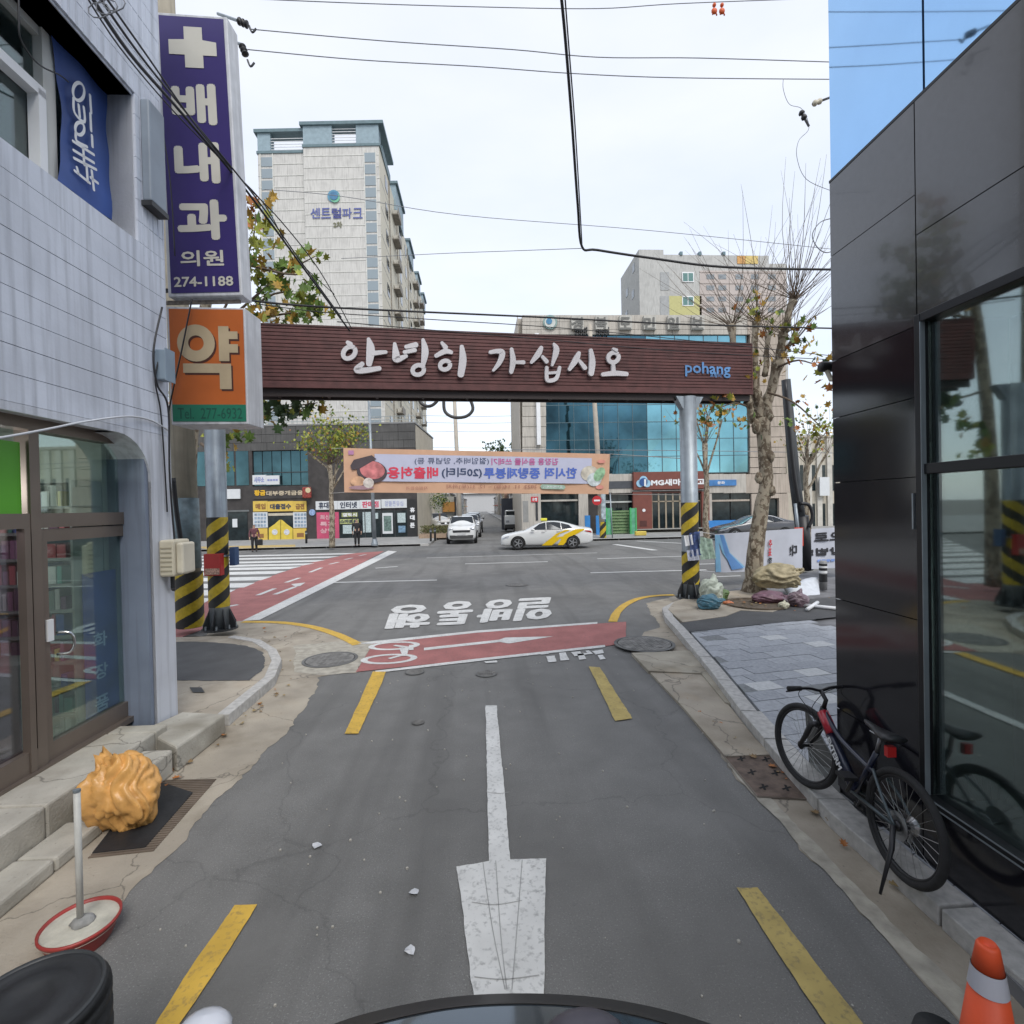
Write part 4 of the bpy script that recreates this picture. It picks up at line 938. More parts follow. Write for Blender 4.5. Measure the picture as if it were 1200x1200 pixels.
# door handle strip and camera
part(RB, 'handle', MB().box(RF, uW+.025, uW+.035, .002, .02, RF.Zp(1073, 620), RF.Zp(1073, 578)), steel)
cp = W(975, 431, 4.0); SC = thing('security_camera', 'small black security camera on far corner of black building', 'camera', cp)
part(SC, 'housing', MB().lathe(W(961, 430, 4.0), [(.035, 0), (.04, .01), (.04, .11), (.03, .13)], 14, rt0), black, smooth=True); part(SC, 'mount', MB().tube([W(968, 432, 4.0), W(974, 445, 3.95), W(984, 445, 3.85)], .018, 6), cream)
PB = thing('leaning_board', 'thin grey board leaning behind the bicycle front wheel at corner', 'board', G(975, 925, RPZ))
m_ = MB(); m_.prism([G(948, 893, RPZ), G(984, 930, RPZ), W(984, 903, 3.80), W(943, 829, 4.0)], Vector((.015, .01, 0))); part(PB, 'sheet', m_, mat('grey board', (.14, .145, .14), .7, var=.3, scale=8))

# ================================================================ BICYCLE
def bike():
    r = .30; a = at(600+600*2.14/2.86, 2.86, RPZ); a = W(600+(2.145/2.86)*600, 594, 2.86); a.z = RPZ
    b = W(600+(2.15/3.84)*600, 594, 3.84); b.z = RPZ
    d = (b-a); d.z = 0; wb_ = d.length; d.normalize(); s = Vector((-d.y, d.x, 0))       # s: towards the lane
    lean = R(4); U = Z*math.cos(lean)-s*math.sin(lean); s = s*math.cos(lean)+Z*math.sin(lean)
    t = thing('bicycle', 'black mountain bike with red and navy frame parked by black wall', 'bicycle', a)
    P = lambda x, y, z: a+d*x+s*y+U*z
    blk = mat('bike black', (.014, .014, .016), .4, var=.1); rubb = mat('tyre rubber', (.02, .02, .021), .75, var=.2, scale=30, bump=.5, bscale=300)
    navy = mat('bike navy', (.01, .014, .035), .3, coat=.5, var=.05); red = mat('bike red', (.40, .012, .03), .3, coat=.5, var=.05)
    spk = mat('spoke steel', (.45, .45, .45), .3, .9, var=0)
    def wheel(cx, steer, label=None):
        dd = d*math.cos(steer)+s*math.sin(steer); ss = s*math.cos(steer)-d*math.sin(steer); c_ = P(cx, 0, r)
        pt = lambda a_, rr, y=0: c_+dd*rr*math.cos(a_)+U*rr*math.sin(a_)+ss*y
        w_ = part(t, 'wheel', MB().tube([pt(k*math.pi/28, r-.045) for k in range(56)], .011, 8, closed=True), blk, label, smooth=True)
        part(w_, 'tyre', MB().tube([pt(k*math.pi/32, r-.022) for k in range(64)], .022, 10, closed=True), rubb, smooth=True)
        m_ = MB()
        for k in range(28): m_.tube([pt(k*math.pi*2/28+(.35 if k % 2 else -.35), .022, .02 if k % 4 < 2 else -.02), pt(k*math.pi*2/28, r-.05)], .0014, 4, cap=False)
        part(w_, 'spokes', m_, spk)
        part(w_, 'hub', MB().lathe(c_-ss*.05, [(.012, 0), (.03, .01), (.018, .02), (.018, .08), (.03, .09), (.012, .1)], 14, ss), blk, smooth=True)
        return pt, ss
    ptr, _ = wheel(0, 0, 'rear wheel'); st = R(14)
    ptf, sf = wheel(wb_, st, 'front wheel turned towards the lane')
    ht, hb = P(wb_-.20, 0, .66), P(wb_-.165, 0, .555)
    bb = P(.40, 0, .27); se = P(.24, 0, .60); ra = P(0, 0, r)
    fr_ = part(t, 'frame', MB().tube([bb, P(wb_-.19, 0, .60)], [.036, .03], 12).tube([bb, se], .017, 10), navy, smooth=True)
    part(t, 'top_tube', MB().tube(bez([P(wb_-.20, 0, .645), P(wb_-.40, 0, .53), P(.26, 0, .47)], 5), .016, 10), navy, smooth=True)
    part(t, 'red_tube', MB().tube([P(wb_-.195, 0, .625), P(wb_-.31, 0, .525)], [.038, .038], 12), red, 'red front section of the frame', smooth=True)
    part(t, 'head_tube', MB().tube([ht, hb], .022, 12), blk, smooth=True)
    m_ = MB()
    for y in (-.055, .055): m_.tube(bez([P(.235, y*.4, .50), P(.1, y, .40), P(0, y, r)], 4), .009, 8).tube([P(.40, y*.5, .27), P(0, y, r)], .010, 8)
    part(t, 'rear_stay', m_, mat('stay grey', (.08, .1, .11), .35, .4), smooth=True)
    # fork
    m_ = MB(); ax_ = (hb-ht).normalized()
    fc = P(wb_-.14, 0, .50); m_.tube([hb, fc], .02, 8)
    f2 = lambda x, y, z: ptf(0, 0)*0+(ptf(0, .0)-ptf(0, 0)) if False else None
    for y in (-.055, .055): m_.tube([fc+sf*y+U*.03, (fc+ptf(0, 0))/2+sf*y*.95, ptf(0, 0)+sf*y*.9], [.019, .018, .013], 10)
    m_.tube([fc+sf*-.06+U*.02, fc+sf*.06+U*.02], .02, 8)
    part(t, 'fork', m_, blk, smooth=True)
    # bars: stem and flat bar with grips
    top = ht+(ht-hb)*.6; stm = top+(d*math.cos(st)+s*math.sin(st))*.05+U*.05
    part(t, 'stem', MB().tube([ht, top, stm], .015, 8), blk, smooth=True)
    hbx = MB().tube(bez([stm-sf*.27+U*.03-d*.02, stm-sf*.1+U*.02, stm, stm+sf*.1+U*.02, stm+sf*.27+U*.03-d*.02], 4), .011, 8); part(t, 'handlebar', hbx, blk, smooth=True)
    for sg in (-1, 1):
        part(t, 'grip', MB().tube([stm+sf*sg*.18+U*.026-d*.01, stm+sf*sg*.29+U*.032-d*.02], .017, 10), rubb, smooth=True)
        part(t, 'brake_lever', MB().tube(bez([stm+sf*sg*.16+U*.02, stm+sf*sg*.18+d*.05-U*.01, stm+sf*sg*.26+d*.05-U*.015], 4), .006, 6), blk, smooth=True)
        part(t, 'brake_cable', MB().tube(bez([stm+sf*sg*.15+d*.03, stm+sf*sg*.1+d*.12-U*.08, stm+d*.1-U*.2, P(wb_-.2, .03*sg, .5)], 5), .0025, 4), blk)
    # saddle
    part(t, 'seat_post', MB().tube([se, P(.215, 0, .70)], .012, 8), mat('post steel', (.25, .25, .26), .3, .8), smooth=True)
    m_ = MB(); pr = [(-.13, .065, .02), (-.10, .075, .028), (-.03, .06, .022), (.04, .03, .018), (.12, .017, .014), (.14, .008, .01)]
    for x, hw, th in pr:
        for k in range(10):
            a_ = 2*math.pi*k/10; m_.v.append(P(.215+x, hw*math.cos(a_), .735+th*math.sin(a_)+.012*(x/.14)**2))
    for i in range(len(pr)-1):
        for k in range(10): m_.f.append((i*10+k, i*10+(k+1) % 10, (i+1)*10+(k+1) % 10, (i+1)*10+k))
    m_.f.append(tuple(range(10))); m_.f.append(tuple(range(50, 60)))
    sd = part(t, 'saddle', m_, mat('saddle black', (.02, .02, .022), .35), smooth=True)
    part(sd, 'rail', MB().tube([P(.14, .02, .715), P(.28, .02, .715)], .004, 6).tube([P(.14, -.02, .715), P(.28, -.02, .715)], .004, 6), spk)
    part(t, 'rear_light', MB().box(Fr(P(.13, 0, .63), s), -.025, .025, -.015, .015, P(.13, 0, .63).z, P(.13, 0, .63).z+.06), mat('reflector red', (.5, .02, .02), .3))
    # drivetrain, on the wall side and lane side cranks
    part(t, 'chainring', MB().lathe(bb-s*.05, [(.085, 0), (.085, .004), (.06, .005), (.06, 0)], 28, s), blk)
    for sg, an in ((1, 2.1), (-1, 2.1+math.pi)):
        e = bb+s*sg*.07+(d*math.cos(an)+U*math.sin(an))*.16
        cr_ = part(t, 'crank', MB().tube([bb+s*sg*.06, e], .011, 8), blk, smooth=True); c0 = e+s*sg*.05
        part(cr_, 'pedal', MB().hexa([c0+d*x+s*y+U*z for z in (-.01, .01) for x, y in ((-.045, -.045), (.045, -.045), (.045, .045), (-.045, .045))]), blk)
    ch_ = MB(); ch_.tube([bb-s*.05+U*.08, ra-s*.05+U*.04], .004, 5).tube([bb-s*.05-U*.08, P(.03, -.05, r-.12), P(-.02, -.05, r-.10), ra-s*.05-U*.03], .004, 5)
    part(t, 'chain', ch_, mat('chain', (.12, .12, .12), .4, .8))
    part(t, 'cassette', MB().lathe(ra-s*.055, [(.05, 0), (.05, .006), (.035, .02), (.02, .03)], 20, s), spk)
    part(t, 'brake_disc', MB().lathe(ra+s*.035, [(.075, 0), (.075, .003), (.05, .003), (.05, 0)], 28, s), spk)
    m_ = MB().tube([P(.0, .06, r), P(-.05, .10, .20), P(-.13, .21, .0)], [.015, .014, .007], 8); part(t, 'kickstand', m_, blk, smooth=True)
    part(t, 'rear_mech', MB().tube([P(0, -.06, r-.01), P(.03, -.06, r-.11)], .012, 6), spk)
    # pale lettering along the lane side of the down tube
    A, B = P(wb_-.33, 0, .50), bb.lerp(P(wb_-.19, 0, .60), .18)
    dn = (B-A).normalized(); n_ = s; vv = dn.cross(n_)
    part(t, 'frame_decal', text('EVTERMA', lambda a_, b_: A+(B-A)*a_+n_*.040+(vv if vv.z > 0 else -vv)*(b_-.5)*.05, .04), white)
bike()

# ================================================================ LEFT FOREGROUND THINGS
def sack(name, label, c, rx, ry, rz, material, seed, neck=None, cat='rubbish bag', wob=.16, group=None, tie=None, taper=False):
    rnd = random.Random(seed); bm = bmesh.new(); bmesh.ops.create_icosphere(bm, subdivisions=5, radius=1)
    ph = [rnd.uniform(0, 6) for _ in range(9)]; nk = Vector(neck or (.3, .2, 1)).normalized()
    from mathutils import noise as NO
    sd_ = Vector((seed*3.7, seed*1.3, seed*.7)); t1 = nk.orthogonal().normalized(); t2 = nk.cross(t1)
    for v in bm.verts:
        p = v.co.normalized(); g = max(0, p.dot(nk)); a = math.atan2(p.dot(t1), p.dot(t2))
        f = 1+wob*1.0*NO.noise(p*1.3+sd_)
        h_ = p.dot(nk); aw = a+1.1*h_+.9*NO.noise(p*1.2+sd_)
        q1 = Vector((math.cos(aw)*2.2, math.sin(aw)*2.2, h_*.45))+sd_; q2 = Vector((p.x*2.6+1.5*p.z, p.y*2.6, p.z*5.2+1.6*p.x))+sd_*2
        f += wob*(1.7*abs(NO.noise(q1))**.75+.55*abs(NO.noise(q2*.7))**.8+.6*abs(NO.noise(q1*1.9-sd_))**.75*(.3+.7*g)+.08*abs(NO.noise(q2*2.2+sd_))-.6)
        f += wob*.42*(abs(math.sin(3.5*a+ph[3]+2*NO.noise(p*3+sd_)))-.5)*g*1.1
        f -= .34*g**4; f += .62*g**34
        tp_ = 1-.30*max(0, -p.z)**1.5 if taper else 1; q = p*f; v.co = Vector((q.x*rx*tp_+(-q.z*.16*rx if taper else 0), q.y*ry*tp_, max(-.88 if taper else -.80, q.z)*rz+(.86 if taper else .78)*rz))
    me = bpy.data.meshes.new(name); bm.to_mesh(me); bm.free(); me.materials.append(material)
    for p in me.polygons: p.use_smooth = True
    o = link(name, me, None, c); tag(o, label, cat, group)
    if tie:
        ep = Vector((nk.x*rx, nk.y*ry, nk.z*rz*.95+.78*rz)); m_ = MB()
        for k in range(7):
            a = k*.9; m_.face([o.location+ep*.93, o.location+ep+Vector((math.cos(a)*.05, math.sin(a)*.05, .05))*tie, o.location+ep+Vector((math.cos(a+.5)*.06, math.sin(a+.5)*.06, .02))*tie])
        m_.lathe(o.location+ep*.9, [(.035*tie, 0), (.02*tie, .03*tie), (.035*tie, .05*tie)], 10, nk)
        part(o, 'knot', m_, material)
    return o
orange = mat('orange sack', (.62, .33, .10), .38, var=.2, scale=10, bump=.25, bscale=40)
sb = G(150, 972); ob = sack('rubbish_bag', 'bulging orange rubbish bag with tied top on the rubber mat by the steps', (sb.x-.02, sb.y+.02, .02), .20, .165, .27, orange, 5, (-.55, .1, .8), tie=1.4, wob=.30, taper=True)
m_ = MB().ball(sb+Vector((0, .0, .12)), .0001)
# lower pointed corner of the bag
mtp = gp([(106, 1002), (172, 995), (246, 914), (190, 912)], 0); mt0 = sum(mtp, Vector())/4
MTt = thing('drain_mat', 'black rubber mat laid over the grating under orange bag', 'mat', (mt0.x, mt0.y, 0))
part(MTt, 'sheet', MB().prism([G(x, y, .008) for x, y in [(108, 1001), (170, 994), (226, 930), (190, 918), (165, 928)]], (0, 0, .01)), rubber)
gr = mat('grate iron', (.17, .135, .105), .7, .3, var=.3); m_ = MB()
A, B = G(196, 914, .014), G(246, 913, .014); C_, D_ = G(108, 1003, .014), G(172, 996, .014)
for i in range(34):
    t = i/33; p = A.lerp(C_, t); q_ = B.lerp(D_, t); p, q_ = p+(p-q_)*.06, q_+(q_-p)*.14; m_.hexa([p+Vector((0, -.008, -.01)), q_+Vector((0, -.008, -.01)), q_+Vector((0, .008, -.01)), p+Vector((0, .008, -.01)), p+Vector((0, -.008, -.002)), q_+Vector((0, -.008, -.002)), q_+Vector((0, .008, -.002)), p+Vector((0, .008, -.002))])
part(MTt, 'grating_bars', m_, gr, kind='stuff')
# basin with a pole set in concrete
bc = G(95, 1105, 0); 
BS = thing('basin_stand', 'white pole set in concrete in a red plastic basin', 'pole stand', bc)
rr = .17
part(BS, 'basin', MB().lathe(bc, [(rr*.72, 0), (rr*.8, .02), (rr, .10), (rr*1.04, .105), (rr*1.04, .118), (rr*.98, .118), (rr*.96, .10)], 36, cap=False), mat('red plastic', (.30, .035, .03), .45, var=.15), smooth=True)
part(BS, 'concrete_fill', MB().lathe(bc+Z*.085, [(rr*.97, 0), (rr*.97, .018), (rr*.5, .024), (.01, .02)], 36), mat('pale concrete fill', (.46, .44, .37), .9, var=.25, scale=8, bump=.6))
part(BS, 'base_lump', MB().ball(bc+Z*.11+Vector((.01, 0, 0)), .05, (1.1, 1, .6), wob=.2), mat('grey mortar', (.25, .25, .24), .9, var=.3, scale=20, bump=.5), smooth=True)
bt = W(90, 928, (bc-Vector((0, 0, 0))).dot(fh)-.02); part(BS, 'pole', MB().tube([bc+Z*.1, Vector((bc.x, bc.y, .1)).lerp(bt, 1)], .0155, 12), mat('white pole', (.5, .5, .47), .5, var=.15, scale=10), smooth=True)
part(BS, 'pole_cap', MB().tube([bt-Z*.0, bt+Z*.012], .017, 12), steel)
# black ribbed drum at the lower left
dc = W(30, 1200, 1.52); dc.z = 0
DR = thing('black_drum', 'black ribbed rubber drum cut by the lower left picture corner', 'drum', dc); dz = W(50, 1122, 1.68).z
pr = [(.20, 0), (.205, .03)]
k = 0
while .05+k*.06 < dz-.05: z_ = .05+k*.06; pr += [(.195, z_), (.207, z_+.015), (.207, z_+.04), (.195, z_+.055)]; k += 1
pr += [(.205, dz-.03), (.19, dz-.008), (.165, dz), (.16, dz-.006), (.12, dz-.004), (.115, dz+.003), (.07, dz+.004), (.065, dz-.003), (.005, dz-.002)]
part(DR, 'body', MB().lathe(dc, pr, 40), rubber, smooth=True)
part(DR, 'rim_ring', MB().lathe(dc+Z*(dz-.005), [(.18, 0), (.186, .009), (.192, 0)], 40, cap=False), mat('rim rubber', (.035, .038, .04), .5), smooth=True)

# right: cone and black rubber foot
cc = G(1150, 1255, 0); cc = W(1160, 1330, 1.62); cc.z = 0.01
CN = thing('traffic_cone', 'orange traffic cone with pale band at lower right', 'traffic cone', cc)
ct = W(1150, 1108, 1.62).z
cone_o = mat('cone orange', (.68, .085, .025), .5, var=.15, scale=5); cr0 = .14
rad = lambda z: .03+(cr0-.03)*(1-z/ct)
part(CN, 'cone', MB().lathe(cc, [(rad(.03), .03), (rad(ct*.82), ct*.82)], 28).lathe(cc, [(rad(ct*.90), ct*.90), (rad(ct)*1.0, ct-.012), (.022, ct), (.015, ct-.02)], 28), cone_o, smooth=True)
part(CN, 'reflective_band', MB().lathe(cc, [(rad(ct*.82)+.002, ct*.82), (rad(ct*.90)+.002, ct*.90)], 28, cap=False), mat('cone band', (.5, .5, .55), .35, var=.1), smooth=True)
part(CN, 'base', MB().box(Fr(cc, rt0), -.19, .19, -.19, .19, .01, .045), rubber, bevel=.01)
fc = W(1100, 1215, 1.78); m_ = MB(); fz = fc.z
solo('rubber_foot', 'black rubber block beside foot of the orange cone', 'rubber block', MB().lathe((fc.x, fc.y, 0), [(.10, 0), (.10, .05), (.085, fz*.9), (.07, fz+.02), (.02, fz+.025)], 24), rubber, smooth=True)

# ================================================================ CAMERA VEHICLE TAIL (bottom edge)
vh = thing('survey_vehicle', 'rear of dark vehicle roof and glass at the bottom edge', 'car', (0.02, .25, 0))
def vp(x, y, z): return Vector((0, 0, 0))+rt0*x+fh*y+Z*z
arc = [(385, 1202), (420, 1190), (470, 1178), (530, 1168), (600, 1164), (670, 1166), (730, 1173), (790, 1186), (840, 1202)]
Dv = lambda px: .98-.10*abs((px-605)/220)**2
top_ = [W(x, y, Dv(x)) for x, y in [(v.x, v.y) for v in bez([(a, b, 0) for a, b in arc], 4)]]
cen = W(605, 1330, .62)
m_ = MB(); n0 = len(top_)
rings = [(0, 0), (.10, .006), (.35, -.004), (1.0, .03)]
low = [Vector((p.x*1.02, p.y+.015, p.z-.35)) for p in top_]
for p in low: m_.v.append(p)
for p in top_: m_.v.append(p)
inn = [p.lerp(cen, .13)+Z*.004 for p in top_]
for p in inn: m_.v.append(p)
for j in range(2):
    for i in range(n0-1): m_.f.append((j*n0+i, j*n0+i+1, (j+1)*n0+i+1, (j+1)*n0+i))
part(vh, 'rubber_seal', m_, mat('seal black', (.01, .01, .011), .35, var=.1), smooth=True)
m_ = MB()
for p in inn: m_.v.append(p-Z*.002)
for p in inn: m_.v.append(p.lerp(cen, .9)-Z*.05)
for i in range(n0-1): m_.f.append((i, i+1, n0+i+1, n0+i))
part(vh, 'rear_glass', m_, mat('rear window', (.10, .12, .14), .05, .6, var=.1), smooth=True)
part(vh, 'camera_shadow', MB().ball(W(685, 1215, .80), .042, (1.6, 1, .6), seg=16), mat('camera shadow grey', (.06, .055, .07), .4), smooth=True)  # dark flattened ball stands in for the camera's shadow on the glass
part(vh, 'mirror_cap', MB().ball(W(240, 1207, 1.02), .05, (1.05, .8, .6), seg=16), mat('mirror white', (.55, .57, .62), .25, coat=.5), smooth=True)

# ================================================================ PLANE TREES
bark = mat('plane bark', (.30, .255, .19), .85, var=.15, scale=6, bump=.7, bscale=14, kind='bark')
twig = mat('twig bark', (.14, .105, .075), .9, var=.2)
LM = [mat('leaf green', (.10, .17, .025), .6, var=.3, scale=8), mat('leaf yellow green', (.26, .28, .035), .6, var=.3, scale=8), mat('leaf ochre', (.36, .22, .03), .6, var=.3, scale=8), mat('leaf brown orange', (.34, .12, .025), .6, var=.3, scale=8), mat('leaf dark green', (.035, .075, .018), .6, var=.3, scale=8)]
def leafpoly(sz, rnd, M3):
    out = []; lob = [(0, 0), (.30, -.05), (.22, .18), (.55, .25), (.30, .42), (.40, .75), (.14, .66), (0, 1.0)]
    cv = rnd.uniform(-.5, .6); R_ = [(x, y, abs(x)*.45-cv*y*y*.5) for x, y in lob]; L_ = [(-x, y, abs(x)*.3-cv*y*y*.5) for x, y in lob]
    a = [M3@Vector(p)*sz for p in R_]; b = [M3@Vector(p)*sz for p in L_]; return a, b
def rot3(rnd): return (Matrix.Rotation(rnd.uniform(0, 6.28), 3, 'Z') @ Matrix.Rotation(rnd.uniform(.6, 2.6), 3, 'X') @ Matrix.Rotation(rnd.uniform(-.6, .6), 3, 'Y'))
def leaf_mesh(material, seed, sz):
    rnd = random.Random(seed); m_ = MB(); a, b = leafpoly(sz, rnd, Matrix.Identity(3)); m_.face(a); m_.face(b[::-1]); return mesh_of('leaf', m_, material)
def crown(tree, pts, n, sz, spread, mix, seed, name='foliage'):
    rnd = random.Random(seed); gs = [MB() for _ in LM]
    for i in range(n):
        c = rnd.choice(pts)+Vector((rnd.gauss(0, spread), rnd.gauss(0, spread), rnd.gauss(0, spread*.8))); k = rnd.choices(range(5), mix)[0]
        a, b = leafpoly(sz*rnd.uniform(.6, 1.15), rnd, rot3(rnd)); gs[k].face([c+p for p in a]); gs[k].face([c+p for p in b][::-1])
    o = []
    for k, g in enumerate(gs):
        if g.v: q_ = part(tree, name, g, LM[k], kind='stuff'); o.append(q_)
    return o
def crooked(p0, p1, r0, r1, rnd, n=6, wob=.06, seg=10, mb=None, knob=True):
    L = (p1-p0).length; pts = [p0.lerp(p1, i/n)+(Vector((rnd.gauss(0, 1), rnd.gauss(0, 1), rnd.gauss(0, .4)))*wob*L/4 if 0 < i < n else Vector((0, 0, 0))) for i in range(n+1)]
    P = bez(pts, 3); m = len(P); rs = [(r0+(r1-r0)*i/(m-1))*(1+rnd.uniform(-.05, .09)) for i in range(m)]
    if knob: rs[-1] *= 1.5; rs[-2] *= 1.35; rs[-3] *= 1.15
    mb.tube(P, rs, seg); return P
def shoots(mb, base, n, L, rnd, spread=.7, r=.012, up_=1.0, tips=None):
    for i in range(n):
        d = Vector((rnd.gauss(0, spread), rnd.gauss(0, spread), abs(rnd.gauss(up_, .3)))).normalized(); l = L*rnd.uniform(.45, 1.1)
        b = base+Vector((rnd.gauss(0, .04), rnd.gauss(0, .04), rnd.gauss(0, .03))); m_ = b+d*l*.5+Vector((0, 0, .06*l)); e = b+d*l+Z*.18*l
        m_ += Vector((rnd.gauss(0, .05), rnd.gauss(0, .05), 0))*l; P = bez([b, m_, e], 3); mb.tube(P, [r*(1-.8*k/(len(P)-1)) for k in range(len(P))], 4, cap=False)
        if tips is not None: tips += [P[3], P[4], e]
# big pollarded tree, right
TB = W(884, 702, 12.1); TB.z = RPZ
rnd = random.Random(21)
TR = thing('plane_tree', 'big mottled plane tree with pollarded limbs right of the gate', 'tree', TB, 'plane trees along the main road')
tm = MB(); f1 = W(898, 560, 12.15); f2 = W(893, 490, 12.2)
tp = bez([TB, W(884, 660, 12.1), W(891, 600, 12.12), f1, f2], 5); nn = len(tp); trs = [.215-.065*min(1, i/(nn*.6)) for i in range(nn)]; trs[0] = .32; trs[1] = .27; trs[2] = .24
trs[-1] = .18; trs[-2] = .165
tm.tube([p+Vector((rnd.gauss(0, .008), rnd.gauss(0, .008), 0)) for p in tp], trs, 18)
for px, py, D, rr_ in ((884, 640, 12.0, .12), (905, 575, 12.0, .09), (889, 560, 12.0, .10), (903, 535, 12.05, .11), (886, 500, 12.1, .13), (900, 487, 12.1, .14)): tm.ball(W(px, py, D), rr_*.85, (1, .9, 1.5), wob=.3, seed=px)
part(TR, 'trunk', tm, bark, smooth=True)
kn = []; sh = MB(); tips = []
for (a, b, r0, r1) in (((890, 492, 12.2), (883, 430, 12.2), .12, .09), ((883, 432, 12.2), (886, 378, 12.3), .09, .06), ((898, 488, 12.2), (912, 425, 12.2), .13, .10), ((912, 428, 12.2), (918, 392, 12.0), .10, .08), ((918, 394, 12.0), (930, 352, 11.9), .08, .07),
                       ((888, 485, 12.4), (860, 440, 13.0), .09, .08), ((860, 441, 13.0), (857, 382, 13.2), .09, .075), ((896, 440, 12.2), (900, 392, 12.6), .07, .05), ((912, 415, 12.2), (930, 400, 12), .05, .04), ((883, 495, 12.2), (876, 470, 12), .08, .07)):
    lm = MB(); A, B = W(*a), W(*b); crooked(A, B, r0, r1, rnd, mb=lm, n=4); 
    lm.ball(A.lerp(B, rnd.random()), r1*1.35, wob=.3, seed=3)
    part(TR, 'limb', lm, bark, smooth=True); kn.append(B)
for b, n, L in ((kn[4], 46, 2.4), (kn[6], 34, 2.6), (kn[1], 26, 2.5), (kn[7], 16, 2.2), (kn[3], 18, 1.8), (kn[2], 12, 1.3), (kn[8], 16, 1.6)): shoots(sh, b, n, L, rnd, tips=tips, spread=.85, r=.009)
part(TR, 'shoots', sh, twig, kind='stuff')
lfp = [W(*p) for p in ((944, 385, 11.5), (935, 410, 11.6), (955, 430, 11), (962, 415, 11), (968, 450, 11), (950, 470, 11), (880, 440, 12), (875, 365, 12.2), (885, 355, 12), (905, 380, 12), (893, 430, 12), (930, 400, 12), (838, 490, 11.6), (843, 478, 11.6), (828, 494, 11.7), (850, 485, 11.8), (875, 500, 12), (790, 500, 11.6), (960, 505, 10.8), (945, 500, 10.5))]
crown(TR, lfp, 190, .17, .17, (2, 3, 5, 2, .5), 4)
m_ = MB()
for a, b in (((885, 480, 12.1), (838, 480, 11.6)), ((912, 430, 12.1), (962, 430, 11)), ((900, 460, 12), (962, 500, 10.8))): P = bez([W(*a), (W(*a)+W(*b))/2+Z*.15, W(*b)], 4); m_.tube(P, [.03*(1-.7*i/(len(P)-1)) for i in range(len(P))], 6)
part(TR, 'branch', m_, twig, smooth=True)

# left tree behind the signs: its broad leaves stand singly
T2 = at(222, 11.4, .12); rnd = random.Random(5)
TL_ = thing('plane_tree', 'yellowing plane tree with large leaves behind the purple and orange signs', 'tree', T2, 'plane trees along the main road')
m_ = MB().tube(bez([T2, W(222, 560, 11.4), W(232, 420, 11.3), W(246, 330, 11.2)], 5), [.16-.004*i for i in range(16)], 12); part(TL_, 'trunk', m_, bark, smooth=True)
brs = [[(236, 420, 11.3), (290, 300, 10.6), (300, 250, 10.4)], [(236, 420, 11.3), (310, 350, 10.5), (350, 345, 10.3)], [(240, 400, 11.3), (320, 330, 10.4), (370, 300, 10.3)], [(232, 470, 11.3), (300, 480, 10.6), (372, 472, 10.4)], [(240, 380, 11.2), (320, 370, 10.4), (375, 360, 10.3)], [(290, 310, 10.6), (330, 320, 10.2), (355, 322, 10.2)], [(236, 520, 11.3), (245, 530, 10.9), (262, 560, 10.7)]]
lp2 = []
for b in brs:
    P = bez([W(*p) for p in b], 5); q_ = MB().tube(P, [.035*(1-.75*i/(len(P)-1)) for i in range(len(P))], 6); part(TL_, 'branch', q_, twig, smooth=True)
lmesh = [[leaf_mesh(LM[k], k, .16), leaf_mesh(LM[k], k, .22)] for k in range(5)]
clus = [(300, 245, 5, 3), (318, 238, 4, 2), (295, 262, 7, 3), (308, 270, 8, 1), (296, 290, 12, 1), (320, 286, 5, 2), (295, 308, 9, 3), (312, 315, 8, 2), (300, 325, 8, 1), (330, 312, 9, 0), (322, 335, 10, 1), (345, 318, 5, 2), (352, 302, 3, 1), (373, 300, 3, 1), (366, 305, 3, 0), (340, 345, 10, 0), (355, 350, 8, 1), (368, 340, 8, 0), (310, 345, 8, 0), (302, 368, 8, 2), (318, 372, 9, 2), (335, 373, 9, 1), (350, 375, 9, 0), (368, 372, 8, 1), (372, 362, 6, 0), (312, 470, 5, 4), (330, 480, 7, 4), (345, 487, 9, 4), (360, 478, 9, 4), (372, 470, 6, 4), (378, 465, 3, 0), (310, 490, 7, 0), (300, 480, 6, 4), (335, 492, 7, 4), (268, 520, 8, 0), (262, 545, 9, 1), (285, 515, 6, 0)]
for x, y, n, k in clus:
    for i in range(int(n*1.7)):
        p = W(x+rnd.gauss(0, 6), y+rnd.gauss(0, 6), 10.4+rnd.gauss(0, .25)); kk_ = k if rnd.random() < .65 else rnd.choice((0, 1, 2))
        o = link('leaf', rnd.choice(lmesh[kk_]), TL_, p-T2); o.rotation_euler = rot3(rnd).to_euler()
# smaller street trees across the road
def street_tree(px, D, toppy, label, mixv, n, spreadpx, seed, leaf=.16, crownpy=None, bare=30):
    rnd = random.Random(seed); b = at(px, D, .13); t = thing('plane_tree', label, 'tree', b, 'plane trees along the main road')
    h1 = W(px-2, toppy, D); m_ = MB(); P = crooked(b, h1, .17, .10, rnd, mb=m_, n=5, wob=.05); part(t, 'trunk', m_, bark, smooth=True)
    sh = MB(); tips = []; lms = MB()
    for k in range(5):
        e = h1+Vector((rnd.uniform(-1, 1)*spreadpx*D/600*.5, rnd.uniform(-.6, .6), rnd.uniform(.4, 1.6))); s_ = P[int(len(P)*rnd.uniform(.6, .95))]; crooked(s_, e, .06, .035, rnd, mb=lms, n=3, seg=7); shoots(sh, e, bare//3, 1.6, rnd, tips=tips, r=.014)
    shoots(sh, h1, bare, 2.0, rnd, tips=tips, spread=.8, r=.014)
    part(t, 'limbs', lms, bark, smooth=True); part(t, 'shoots', sh, twig, kind='stuff')
    lfs = crown(t, [q_ for q_ in tips], n, leaf, .28, mixv, seed+1)
    return t
street_tree(388, 29.2, 545, 'bushy yellow green plane tree before the black shopfronts', (3, 7, 1.5, .3, 1), 1150, 60, 31, .17, bare=40)
